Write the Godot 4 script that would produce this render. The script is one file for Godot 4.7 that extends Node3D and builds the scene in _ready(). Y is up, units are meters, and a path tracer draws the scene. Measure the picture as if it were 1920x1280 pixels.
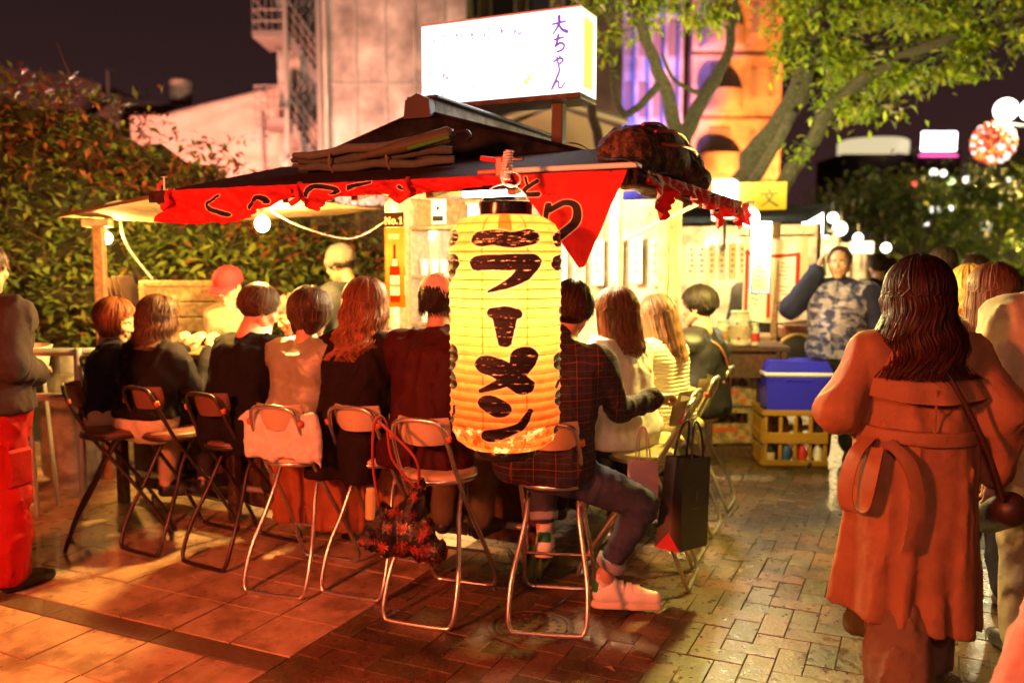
extends Node3D
# A night street-food stall with seated guests, a big paper lantern and a crowd on a brick pavement.

const KX := 0.39      # where the right end of the stall's front eave stands over the pavement
const KZ := -2.92
const TURN := -0.4363 # the stall, its counter and the paving all share this turn

var rng := RandomNumberGenerator.new()
var taken := {}
var jobs: Array = []
var noise_a := FastNoiseLite.new()
var mats := {}
var tex := {}


# ---------------------------------------------------------------- mesh helper
class Geo:
	var v := PackedVector3Array()
	var t := PackedVector2Array()
	var c := PackedColorArray()
	var i := PackedInt32Array()
	var col := Color.WHITE

	func vert(p: Vector3, uv := Vector2.ZERO) -> int:
		v.append(p)
		t.append(uv)
		c.append(col)
		return v.size() - 1

	func tri(a: int, b: int, d: int) -> void:  # counter-clockwise seen from outside
		i.append(a)
		i.append(d)
		i.append(b)

	func quad(a: int, b: int, d: int, e: int) -> void:
		tri(a, b, d)
		tri(a, d, e)

	func face(p0: Vector3, p1: Vector3, p2: Vector3, p3: Vector3) -> void:
		var a := vert(p0, Vector2(0, 1))
		var b := vert(p1, Vector2(1, 1))
		var d := vert(p2, Vector2(1, 0))
		var e := vert(p3, Vector2(0, 0))
		quad(a, b, d, e)

	func box(at: Vector3, size: Vector3, bevel := 0.0, xf := Transform3D.IDENTITY) -> void:
		var s := size * 0.5
		var b := minf(bevel, minf(s.x, minf(s.y, s.z)) * 0.9)
		var axes := [[Vector3.RIGHT, Vector3.UP, Vector3.BACK], [Vector3.LEFT, Vector3.UP, Vector3.FORWARD], [Vector3.UP, Vector3.BACK, Vector3.RIGHT], [Vector3.DOWN, Vector3.BACK, Vector3.LEFT], [Vector3.BACK, Vector3.UP, Vector3.LEFT], [Vector3.FORWARD, Vector3.UP, Vector3.RIGHT]]
		for a in axes:
			var nn: Vector3 = a[0]
			var up: Vector3 = a[1]
			var rt: Vector3 = up.cross(nn)
			var n0: Vector3 = nn * s
			var u0: Vector3 = up * s - up * b
			var r0: Vector3 = rt * s - rt * b
			face(xf * (at + n0 - u0 - r0), xf * (at + n0 - u0 + r0), xf * (at + n0 + u0 + r0), xf * (at + n0 + u0 - r0))
		if b > 0.0:
			for k in 3:
				var e0: Vector3 = [Vector3.RIGHT, Vector3.UP, Vector3.BACK][k]
				var e1: Vector3 = [Vector3.UP, Vector3.BACK, Vector3.RIGHT][k]
				var e2: Vector3 = [Vector3.BACK, Vector3.RIGHT, Vector3.UP][k]
				for s1 in [-1.0, 1.0]:
					for s2 in [-1.0, 1.0]:
						var l: Vector3 = e0 * s - e0 * b
						var p1: Vector3 = e1 * s * s1 + (e2 * s - e2 * b) * s2
						var p2: Vector3 = (e1 * s - e1 * b) * s1 + e2 * s * s2
						if s1 * s2 > 0:
							face(xf * (at + p1 - l), xf * (at + p1 + l) , xf * (at + p2 + l), xf * (at + p2 - l)) if false else face(xf * (at + p1 + l), xf * (at + p1 - l), xf * (at + p2 - l), xf * (at + p2 + l))
						else:
							face(xf * (at + p1 - l), xf * (at + p1 + l), xf * (at + p2 + l), xf * (at + p2 - l))
			for sx in [-1.0, 1.0]:
				for sy in [-1.0, 1.0]:
					for sz in [-1.0, 1.0]:
						var q := Vector3(sx, sy, sz)
						var pa: Vector3 = q * s - Vector3(0, sy * b, sz * b)
						var pb: Vector3 = q * s - Vector3(sx * b, 0, sz * b)
						var pc: Vector3 = q * s - Vector3(sx * b, sy * b, 0)
						if sx * sy * sz > 0:
							tri(vert(xf * (at + pa)), vert(xf * (at + pb)), vert(xf * (at + pc)))
						else:
							tri(vert(xf * (at + pa)), vert(xf * (at + pc)), vert(xf * (at + pb)))

	func tube(pts: Array, rad, sides := 8, caps := true, squash := 1.0) -> void:
		var base := v.size()
		var m := pts.size()
		var prev := Vector3.ZERO
		for k in m:
			var p: Vector3 = pts[k]
			var d: Vector3 = ((pts[mini(k + 1, m - 1)] as Vector3) - (pts[maxi(k - 1, 0)] as Vector3)).normalized()
			if d == Vector3.ZERO:
				d = Vector3.UP
			var sx: Vector3
			if k == 0:
				sx = d.cross(Vector3.UP if absf(d.y) < 0.9 else Vector3.RIGHT).normalized()
			else:
				sx = (prev - d * prev.dot(d)).normalized()
			prev = sx
			var sy := d.cross(sx)
			var r: float = rad[k] if rad is Array or rad is PackedFloat32Array else rad
			for j in sides + 1:
				var a := TAU * j / sides
				vert(p + (sx * cos(a) + sy * sin(a) * squash) * r, Vector2(float(j) / sides, float(k) / maxf(m - 1, 1)))
		var w := sides + 1
		for k in m - 1:
			for j in sides:
				var q := base + k * w + j
				quad(q, q + 1, q + w + 1, q + w)
		if caps:
			var c0 := vert(pts[0])
			var c1 := vert(pts[m - 1])
			for j in sides:
				tri(c0, base + j + 1, base + j)
				tri(c1, base + (m - 1) * w + j, base + (m - 1) * w + j + 1)

	func lathe(profile: Array, sides := 24, xf := Transform3D.IDENTITY) -> void:  # profile of (radius, height) from the bottom up
		var base := v.size()
		var w := sides + 1
		for k in profile.size():
			var q: Vector2 = profile[k]
			for j in w:
				var a := TAU * j / sides
				vert(xf * Vector3(q.x * sin(a), q.y, q.x * cos(a)), Vector2(float(j) / sides, 1.0 - float(k) / maxf(profile.size() - 1, 1)))
		for k in profile.size() - 1:
			for j in sides:
				var q2 := base + k * w + j
				quad(q2, q2 + 1, q2 + w + 1, q2 + w)

	func sheet(nu: int, nv: int, f: Callable) -> void:  # f(u, v) -> point
		var base := v.size()
		for b in nv + 1:
			for a in nu + 1:
				vert(f.call(float(a) / nu, float(b) / nv), Vector2(float(a) / nu, float(b) / nv))
		for b in nv:
			for a in nu:
				var q := base + b * (nu + 1) + a
				quad(q, q + nu + 1, q + nu + 2, q + 1)

	func ball(at: Vector3, r: Vector3, rings := 8, sides := 12) -> void:
		var base := v.size()
		for k in rings + 1:
			var a := PI * k / rings
			for j in sides + 1:
				var b := TAU * j / sides
				vert(at + r * Vector3(sin(a) * sin(b), -cos(a), sin(a) * cos(b)), Vector2(float(j) / sides, 1.0 - float(k) / rings))
		for k in rings:
			for j in sides:
				var q := base + k * (sides + 1) + j
				quad(q, q + 1, q + sides + 2, q + sides + 1)

	func prism(outline: Array, depth: float, xf := Transform3D.IDENTITY) -> void:  # counter-clockwise outline in x, y; from z 0 to depth
		var pts := PackedVector2Array(outline)
		var tr := Geometry2D.triangulate_polygon(pts)
		for side in 2:
			var base := v.size()
			for p in pts:
				vert(xf * Vector3(p.x, p.y, depth * side), Vector2(p.x, -p.y))
			for k in range(0, tr.size(), 3):
				var a := pts[tr[k]]
				var up: bool = (pts[tr[k + 1]] - a).cross(pts[tr[k + 2]] - a) > 0.0
				if up == (side == 1):
					tri(base + tr[k], base + tr[k + 1], base + tr[k + 2])
				else:
					tri(base + tr[k], base + tr[k + 2], base + tr[k + 1])
		for k in pts.size():
			var p: Vector2 = pts[k]
			var q: Vector2 = pts[(k + 1) % pts.size()]
			face(xf * Vector3(p.x, p.y, 0), xf * Vector3(q.x, q.y, 0), xf * Vector3(q.x, q.y, depth), xf * Vector3(p.x, p.y, depth))

	func add(g: Geo, xf: Transform3D, flip := false) -> void:
		var base := v.size()
		for p in g.v:
			v.append(xf * p)
		t.append_array(g.t)
		c.append_array(g.c)
		for k in range(0, g.i.size(), 3):
			i.append(base + g.i[k])
			i.append(base + g.i[k + (2 if flip else 1)])
			i.append(base + g.i[k + (1 if flip else 2)])

	func mesh() -> ArrayMesh:
		var n := PackedVector3Array()
		n.resize(v.size())
		for k in range(0, i.size(), 3):
			var a := i[k]
			var b := i[k + 1]
			var d := i[k + 2]
			var f := (v[d] - v[a]).cross(v[b] - v[a])
			n[a] += f
			n[b] += f
			n[d] += f
		for k in n.size():
			n[k] = n[k].normalized() if n[k].length_squared() > 1e-20 else Vector3.UP
		var arr := []
		arr.resize(Mesh.ARRAY_MAX)
		arr[Mesh.ARRAY_VERTEX] = v
		arr[Mesh.ARRAY_NORMAL] = n
		arr[Mesh.ARRAY_TEX_UV] = t
		arr[Mesh.ARRAY_COLOR] = c
		arr[Mesh.ARRAY_INDEX] = i
		var m := ArrayMesh.new()
		if v.size() and i.size():
			m.add_surface_from_arrays(Mesh.PRIMITIVE_TRIANGLES, arr)
		return m


# ---------------------------------------------------------------- distance field and surface nets, for bodies and clothes
class Sdf:
	var steps: Array = []
	var cell := 0.014
	var o := Vector3.ZERO
	var nx := 0
	var ny := 0
	var nz := 0
	var d := PackedFloat32Array()
	var out := Geo.new()
	var col := Color.WHITE
	var paint = null
	var node: MeshInstance3D
	var extra: Array = []   # [Geo, Transform3D, flip]
	var wrinkle := 0.0
	var wr_scale := Vector3.ONE
	var wr_freq := 9.0
	var sd := 1

	func cone(a: Vector3, b: Vector3, ra: float, rb: float, k := 0.03) -> void:
		steps.append([0, a, b, ra, rb, k])

	func ball(at: Vector3, r: Vector3, k := 0.02) -> void:
		steps.append([1, at, r, k])

	func cut(n: Vector3, at: Vector3) -> void:  # removes what lies on the side n points to
		steps.append([2, n.normalized(), at])

	func dig(at: Vector3, r: Vector3, k := 0.006) -> void:
		steps.append([3, at, r, k])

	func run() -> void:
		var lo := Vector3.ONE * 1e9
		var hi := -lo
		for s in steps:
			if s[0] == 0:
				var m := Vector3.ONE * maxf(s[3], s[4])
				lo = lo.min((s[1] as Vector3).min(s[2]) - m)
				hi = hi.max((s[1] as Vector3).max(s[2]) + m)
			elif s[0] == 1:
				lo = lo.min(s[1] - s[2])
				hi = hi.max(s[1] + s[2])
		var pad := cell * 3.0 + wrinkle
		o = lo - Vector3.ONE * pad
		var e := (hi + Vector3.ONE * pad - o) / cell
		nx = int(ceil(e.x)) + 1
		ny = int(ceil(e.y)) + 1
		nz = int(ceil(e.z)) + 1
		d.resize(nx * ny * nz)
		d.fill(9.0)
		for s in steps:
			if s[0] == 0:
				_cone(s[1], s[2], s[3], s[4], s[5])
			elif s[0] == 1:
				_ball(s[1], s[2], s[3], false)
			elif s[0] == 3:
				_ball(s[1], s[2], s[3], true)
		if wrinkle > 0.0:
			_noise()
		for s in steps:
			if s[0] == 2:
				_cut(s[1], s[2])
		_nets()
		d = PackedFloat32Array()
		for q in extra:
			out.add(q[0], q[1], q[2])

	func _span(lo: Vector3, hi: Vector3) -> Array:
		var a := ((lo - o) / cell).floor().max(Vector3.ZERO)
		var b := ((hi - o) / cell).ceil().min(Vector3(nx - 1, ny - 1, nz - 1))
		return [int(a.x), int(a.y), int(a.z), int(b.x), int(b.y), int(b.z)]

	func _cone(a: Vector3, b: Vector3, ra: float, rb: float, k: float) -> void:
		var ab := b - a
		var l2 := maxf(ab.length_squared(), 1e-9)
		var m := Vector3.ONE * (maxf(ra, rb) + k + cell * 2.0)
		var s := _span(a.min(b) - m, a.max(b) + m)
		var x0: int = s[0]
		var x1: int = s[3] + 1
		var dr := rb - ra
		var k4 := 1.0 / (4.0 * k)
		for z in range(s[2], s[5] + 1):
			for y in range(s[1], s[4] + 1):
				var idx := (z * ny + y) * nx + x0
				var pa := o + Vector3(x0, y, z) * cell - a
				for x in range(x0, x1):
					var tt := clampf(pa.dot(ab) / l2, 0.0, 1.0)
					var q := (pa - ab * tt).length() - (ra + dr * tt)
					var e := d[idx]
					var w := k - absf(e - q)
					if w > 0.0:
						d[idx] = minf(e, q) - w * w * k4
					elif q < e:
						d[idx] = q
					pa.x += cell
					idx += 1

	func _ball(at: Vector3, r: Vector3, k: float, dig_out: bool) -> void:
		var m := Vector3.ONE * (k + cell * 2.0)
		var s := _span(at - r - m, at + r + m)
		var x0: int = s[0]
		var x1: int = s[3] + 1
		var k4 := 1.0 / (4.0 * k)
		var inv := Vector3.ONE / r
		var inv2 := inv * inv
		for z in range(s[2], s[5] + 1):
			for y in range(s[1], s[4] + 1):
				var idx := (z * ny + y) * nx + x0
				var pa := o + Vector3(x0, y, z) * cell - at
				for x in range(x0, x1):
					var k0 := (pa * inv).length()
					var k1 := (pa * inv2).length()
					var q := k0 * (k0 - 1.0) / k1 if k1 > 1e-6 else -minf(r.x, minf(r.y, r.z))
					var e := d[idx]
					if dig_out:
						q = -q
						var w := k - absf(e - q)
						d[idx] = maxf(e, q) + (w * w * k4 if w > 0.0 else 0.0)
					else:
						var w := k - absf(e - q)
						if w > 0.0:
							d[idx] = minf(e, q) - w * w * k4
						elif q < e:
							d[idx] = q
					pa.x += cell
					idx += 1

	func _noise() -> void:
		var f := FastNoiseLite.new()
		f.seed = sd
		f.noise_type = FastNoiseLite.TYPE_SIMPLEX_SMOOTH
		f.frequency = 1.0
		f.fractal_octaves = 1
		f.domain_warp_enabled = true
		f.domain_warp_amplitude = 0.35
		f.domain_warp_frequency = 0.7
		var near := cell * 3.0 + wrinkle * 2.0
		var idx := 0
		for z in nz:
			for y in ny:
				for x in nx:
					var e := d[idx]
					if e < near and e > -near:
						var p := (o + Vector3(x, y, z) * cell) * wr_scale * wr_freq
						var n1 := f.get_noise_3dv(p)
						var ridge := maxf(0.0, 1.0 - sqrt(n1 * n1 + 0.006) * 1.9)
						d[idx] = e + wrinkle * (0.4 - ridge * ridge * 0.95 - f.get_noise_3dv(p * 0.45 + Vector3(31, 7, 3)) * 0.9)
					idx += 1

	func _cut(n: Vector3, at: Vector3) -> void:
		var idx := 0
		for z in nz:
			for y in ny:
				var q := (o + Vector3(0, y, z) * cell - at).dot(n)
				var st := n.x * cell
				for x in nx:
					if q > d[idx]:
						d[idx] = q
					q += st
					idx += 1

	func _nets() -> void:
		var ids := PackedInt32Array()
		ids.resize(nx * ny * nz)
		ids.fill(-1)
		var sx := 1
		var sy := nx
		var sz := nx * ny
		var offs := PackedInt32Array([0, sx, sy, sx + sy, sz, sz + sx, sz + sy, sz + sx + sy])
		var edges := PackedInt32Array([0, 1, 2, 3, 4, 5, 6, 7, 0, 2, 1, 3, 4, 6, 5, 7, 0, 4, 1, 5, 2, 6, 3, 7])
		var cr := PackedVector3Array([Vector3(0, 0, 0), Vector3(1, 0, 0), Vector3(0, 1, 0), Vector3(1, 1, 0), Vector3(0, 0, 1), Vector3(1, 0, 1), Vector3(0, 1, 1), Vector3(1, 1, 1)])
		var lim := cell * 2.2 + wrinkle
		var has_paint := paint != null
		var f := PackedFloat32Array()
		f.resize(8)
		out.col = col
		for z in nz - 1:
			for y in ny - 1:
				var idx := (z * ny + y) * nx
				for x in nx - 1:
					var e := d[idx]
					if e < lim and e > -lim:
						var mask := 0
						for k in 8:
							f[k] = d[idx + offs[k]]
							if f[k] < 0.0:
								mask |= 1 << k
						if mask != 0 and mask != 255:
							var p := Vector3.ZERO
							var cnt := 0
							for k in range(0, 24, 2):
								var fa := f[edges[k]]
								var fb := f[edges[k + 1]]
								if (fa < 0.0) != (fb < 0.0):
									p += cr[edges[k]].lerp(cr[edges[k + 1]], fa / (fa - fb))
									cnt += 1
							var q := o + (Vector3(x, y, z) + p / cnt) * cell
							if has_paint:
								out.col = paint.call(q)
							ids[idx] = out.vert(q, Vector2(q.x, q.y))
					idx += 1
		for z in range(1, nz - 1):
			for y in range(1, ny - 1):
				var idx := (z * ny + y) * nx + 1
				for x in range(1, nx - 1):
					if ids[idx] >= 0:
						var a := d[idx]
						var ain := a < 0.0
						if ain != (d[idx + sx] < 0.0):
							_q(ids[idx], ids[idx - sy], ids[idx - sy - sz], ids[idx - sz], ain)
						if ain != (d[idx + sy] < 0.0):
							_q(ids[idx], ids[idx - sz], ids[idx - sz - sx], ids[idx - sx], ain)
						if ain != (d[idx + sz] < 0.0):
							_q(ids[idx], ids[idx - sx], ids[idx - sx - sy], ids[idx - sy], ain)
					idx += 1

	func _q(a: int, b: int, e: int, g: int, ain: bool) -> void:
		if a < 0 or b < 0 or e < 0 or g < 0:
			return
		if ain:
			out.quad(a, b, e, g)
		else:
			out.quad(a, g, e, b)


# ---------------------------------------------------------------- naming
func numbered(called: String) -> String:
	taken[called] = taken.get(called, 0) + 1
	return called if taken[called] == 1 else "%s_%03d" % [called, taken[called] - 1]


func thing(called: String, label: String, category: String, at := Vector3.ZERO, turn := 0.0, group := "") -> Node3D:
	var n := Node3D.new()
	n.name = numbered(called)
	add_child(n)
	n.position = at
	n.rotation.y = turn
	tag(n, label, category, group)
	return n


func tag(n: Node, label: String, category: String, group := "") -> Node:
	n.set_meta("label", label)
	n.set_meta("category", category)
	if group:
		n.set_meta("group", group)
	return n


func part(called: String, g, m: Material, parent: Node = null, at := Vector3.ZERO) -> MeshInstance3D:
	var n := MeshInstance3D.new()
	if g is Geo:
		n.mesh = g.mesh()
	elif g is Mesh:
		n.mesh = g
	elif g is Sdf:
		g.node = n
		jobs.append(g)
	n.material_override = m
	n.position = at
	if parent == null:
		n.name = numbered(called)
		add_child(n)
	else:
		n.name = called
		parent.add_child(n, true)
	return n


func struct(called: String, g, m: Material, parent: Node = null) -> MeshInstance3D:
	var n := part(called, g, m, parent)
	if parent == null:
		n.set_meta("kind", "structure")
	return n


func stuff(n: Node) -> Node:
	n.set_meta("kind", "stuff")
	return n


func run_jobs() -> void:
	var list := jobs
	jobs = []
	if list.is_empty():
		return
	var id := WorkerThreadPool.add_group_task(func(k: int): list[k].run(), list.size(), 4)
	WorkerThreadPool.wait_for_group_task_completion(id)
	for j in list:
		if j.node:
			j.node.mesh = j.out.mesh()


func lamp(at: Vector3, col: Color, energy: float, size := 0.05, parent: Node = null) -> OmniLight3D:
	var l := OmniLight3D.new()
	l.name = "lamp_light"
	l.light_color = col
	l.light_energy = energy
	l.light_size = size
	l.omni_range = 60.0
	l.omni_attenuation = 2.0
	l.shadow_enabled = true
	l.position = at
	(parent if parent else self).add_child(l, true)
	return l


func spot(at: Vector3, to: Vector3, col: Color, energy: float, angle: float, size := 0.2) -> SpotLight3D:
	var l := SpotLight3D.new()
	l.name = "unseen_spot_light"
	l.light_color = col
	l.light_energy = energy
	l.light_size = size
	l.spot_angle = angle
	l.spot_angle_attenuation = 0.6
	l.spot_range = 120.0
	l.spot_attenuation = 2.0
	l.shadow_enabled = true
	add_child(l, true)
	l.look_at_from_position(at, to, Vector3.UP if absf((to - at).normalized().y) < 0.95 else Vector3.RIGHT)
	return l


# the stall's own axes: u along the front counter to the right, v into the stall
func st(u: float, h: float, v: float) -> Vector3:
	return Vector3(KX + 0.9063 * u + 0.4226 * v, h, KZ + 0.4226 * u - 0.9063 * v)


# ---------------------------------------------------------------- materials
func lin(r: float, g: float, b: float) -> Color:
	return Color(r, g, b)


func mat(key: String, base: Color, rough := 0.7, metal := 0.0) -> StandardMaterial3D:  # base in linear values
	if mats.has(key):
		return mats[key]
	var m := StandardMaterial3D.new()
	m.albedo_color = base.linear_to_srgb()
	m.roughness = rough
	m.metallic = metal
	m.resource_name = key
	mats[key] = m
	return m


func vmat(key: String, rough := 0.7) -> StandardMaterial3D:  # takes its colour from the vertices
	var m := mat(key, Color.WHITE, rough)
	m.vertex_color_use_as_albedo = true
	return m


func glow(key: String, c: Color, energy: float) -> StandardMaterial3D:
	if mats.has(key):
		return mats[key]
	var m := mat(key, Color(c.r * 0.2, c.g * 0.2, c.b * 0.2), 0.5)
	m.emission_enabled = true
	m.emission = c.linear_to_srgb()
	m.emission_energy_multiplier = energy
	return m


func bump(m: StandardMaterial3D, kind: String, scale: float, height: float) -> StandardMaterial3D:
	m.heightmap_enabled = true
	m.heightmap_texture = noise_tex(kind)
	m.heightmap_scale = height
	m.uv1_triplanar = true
	m.uv1_scale = Vector3.ONE * scale
	return m


func worn(m: StandardMaterial3D, kind: String, scale: float) -> StandardMaterial3D:  # mottled colour, object axes
	m.albedo_texture = noise_tex(kind)
	m.uv1_triplanar = true
	m.uv1_scale = Vector3.ONE * scale
	return m


func soiled(m: StandardMaterial3D) -> void:  # broad dirt over many stones, fixed in the world
	m.detail_enabled = true
	m.detail_blend_mode = BaseMaterial3D.BLEND_MODE_MUL
	m.detail_albedo = noise_tex("soil")
	m.detail_uv_layer = BaseMaterial3D.DETAIL_UV_2
	m.uv2_triplanar = true
	m.uv2_world_triplanar = true
	m.uv2_scale = Vector3.ONE * 0.33


func noise_tex(kind: String) -> Texture2D:
	if tex.has(kind):
		return tex[kind]
	var n := NoiseTexture2D.new()
	n.width = 512
	n.height = 512
	n.seamless = true
	var f := FastNoiseLite.new()
	f.seed = kind.hash() % 1000
	var ramp := Gradient.new()
	if kind == "cloth":
		f.noise_type = FastNoiseLite.TYPE_SIMPLEX
		f.frequency = 0.12
	elif kind == "grime":
		f.noise_type = FastNoiseLite.TYPE_SIMPLEX_SMOOTH
		f.frequency = 0.012
		f.fractal_octaves = 6
		f.fractal_gain = 0.62
		ramp.set_color(0, Color(0.45, 0.43, 0.42))
		ramp.set_color(1, Color(1, 1, 1))
		n.color_ramp = ramp
	elif kind == "stone":
		f.noise_type = FastNoiseLite.TYPE_SIMPLEX_SMOOTH
		f.frequency = 0.03
		f.fractal_octaves = 6
		f.fractal_gain = 0.7
		ramp.set_color(0, Color(0.66, 0.64, 0.62))
		ramp.set_color(1, Color(1, 1, 1))
		n.color_ramp = ramp
	elif kind == "faint":
		f.noise_type = FastNoiseLite.TYPE_SIMPLEX_SMOOTH
		f.frequency = 0.015
		f.fractal_octaves = 5
		f.fractal_gain = 0.6
		ramp.set_color(0, Color(0.84, 0.83, 0.82))
		ramp.set_color(1, Color(1, 1, 1))
		n.color_ramp = ramp
	elif kind == "crease":
		f.noise_type = FastNoiseLite.TYPE_SIMPLEX_SMOOTH
		f.fractal_type = FastNoiseLite.FRACTAL_RIDGED
		f.frequency = 0.006
		f.fractal_octaves = 3
		f.fractal_gain = 0.45
		f.domain_warp_enabled = true
		f.domain_warp_amplitude = 40.0
		f.domain_warp_frequency = 0.01
	elif kind == "soil":
		f.noise_type = FastNoiseLite.TYPE_SIMPLEX_SMOOTH
		f.frequency = 0.01
		f.fractal_octaves = 7
		f.fractal_gain = 0.68
		ramp.set_color(0, Color(0.6, 0.56, 0.53))
		ramp.set_color(1, Color(1, 1, 1))
		ramp.add_point(0.34, Color(0.78, 0.75, 0.72))
		ramp.add_point(0.52, Color(0.95, 0.94, 0.93))
		n.color_ramp = ramp
	elif kind == "damp":
		f.noise_type = FastNoiseLite.TYPE_SIMPLEX_SMOOTH
		f.frequency = 0.01
		f.fractal_octaves = 5
		ramp.set_color(0, Color(0.18, 0.18, 0.18))
		ramp.set_color(1, Color(0.55, 0.55, 0.55))
		n.color_ramp = ramp
	elif kind == "rough":
		f.noise_type = FastNoiseLite.TYPE_SIMPLEX_SMOOTH
		f.frequency = 0.05
		f.fractal_octaves = 5
		f.fractal_gain = 0.65
	elif kind == "crumple":
		f.noise_type = FastNoiseLite.TYPE_CELLULAR
		f.cellular_return_type = FastNoiseLite.RETURN_DISTANCE2_SUB
		f.frequency = 0.02
		f.fractal_octaves = 2
	elif kind == "wood":
		f.noise_type = FastNoiseLite.TYPE_SIMPLEX_SMOOTH
		f.frequency = 0.02
		f.fractal_octaves = 5
		ramp.set_color(0, Color(0.6, 0.55, 0.5))
		ramp.set_color(1, Color(1, 1, 1))
		n.color_ramp = ramp
	elif kind == "wet":
		f.noise_type = FastNoiseLite.TYPE_SIMPLEX_SMOOTH
		f.frequency = 0.008
		f.fractal_octaves = 4
		ramp.set_color(0, Color(0.05, 0.05, 0.05))
		ramp.set_color(1, Color(0.95, 0.95, 0.95))
		ramp.add_point(0.42, Color(0.12, 0.12, 0.12))
		ramp.add_point(0.55, Color(0.5, 0.5, 0.5))
		n.color_ramp = ramp
	n.noise = f
	tex[kind] = n
	return n


func smooth_pts(pts: Array, per := 6) -> Array:  # Catmull-Rom
	var outp := []
	for k in pts.size() - 1:
		var p0 = pts[maxi(k - 1, 0)]
		var p1 = pts[k]
		var p2 = pts[k + 1]
		var p3 = pts[mini(k + 2, pts.size() - 1)]
		for j in per:
			outp.append(p1.cubic_interpolate(p2, p0, p3, float(j) / per))
	outp.append(pts[pts.size() - 1])
	return outp


func lathe_obj(profile: Array, sides := 24) -> Geo:
	var g := Geo.new()
	g.lathe(profile, sides)
	return g


# ---------------------------------------------------------------- the scene
func _ready() -> void:
	rng.seed = 7
	# camera
	var cam := Camera3D.new()
	cam.name = "camera"
	add_child(cam)
	cam.position = Vector3(0, 1.5, 0)
	cam.rotation.x = -atan(150.0 / 1650.0)
	cam.near = 0.1
	cam.far = 400.0
	cam.fov = 42.4
	var at := CameraAttributesPhysical.new()
	at.frustum_focal_length = 12.0 / tan(deg_to_rad(21.2))
	at.frustum_focus_distance = 3.3
	at.frustum_near = 0.1
	at.frustum_far = 400.0
	at.exposure_aperture = 1.5
	cam.attributes = at
	# night sky over the city
	var env := Environment.new()
	env.background_mode = Environment.BG_SKY
	var sky := Sky.new()
	var sm := ProceduralSkyMaterial.new()
	sm.sky_top_color = Color(0.072, 0.042, 0.04)
	sm.sky_horizon_color = Color(0.165, 0.092, 0.092)
	sm.sky_curve = 0.12
	sm.ground_bottom_color = Color(0.03, 0.015, 0.02)
	sm.ground_horizon_color = Color(0.235, 0.125, 0.16)
	sm.sun_angle_max = 1.0
	sky.sky_material = sm
	env.sky = sky
	env.background_energy_multiplier = 1.0
	env.tonemap_mode = Environment.TONE_MAPPER_LINEAR
	env.tonemap_exposure = 2.45
	env.sdfgi_enabled = true
	env.ssao_enabled = true
	env.ssil_enabled = true
	var we := WorldEnvironment.new()
	we.name = "environment"
	we.environment = env
	add_child(we)
	noise_a.seed = 3
	noise_a.frequency = 1.0
	# the place
	build_ground()
	build_buildings()
	build_hedge()
	build_trees()
	build_lights_of_the_street()
	build_stall()
	build_banner()
	build_lantern()
	build_sign()
	build_back_row()
	build_goods()
	build_chairs()
	build_people()
	run_jobs()


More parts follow.
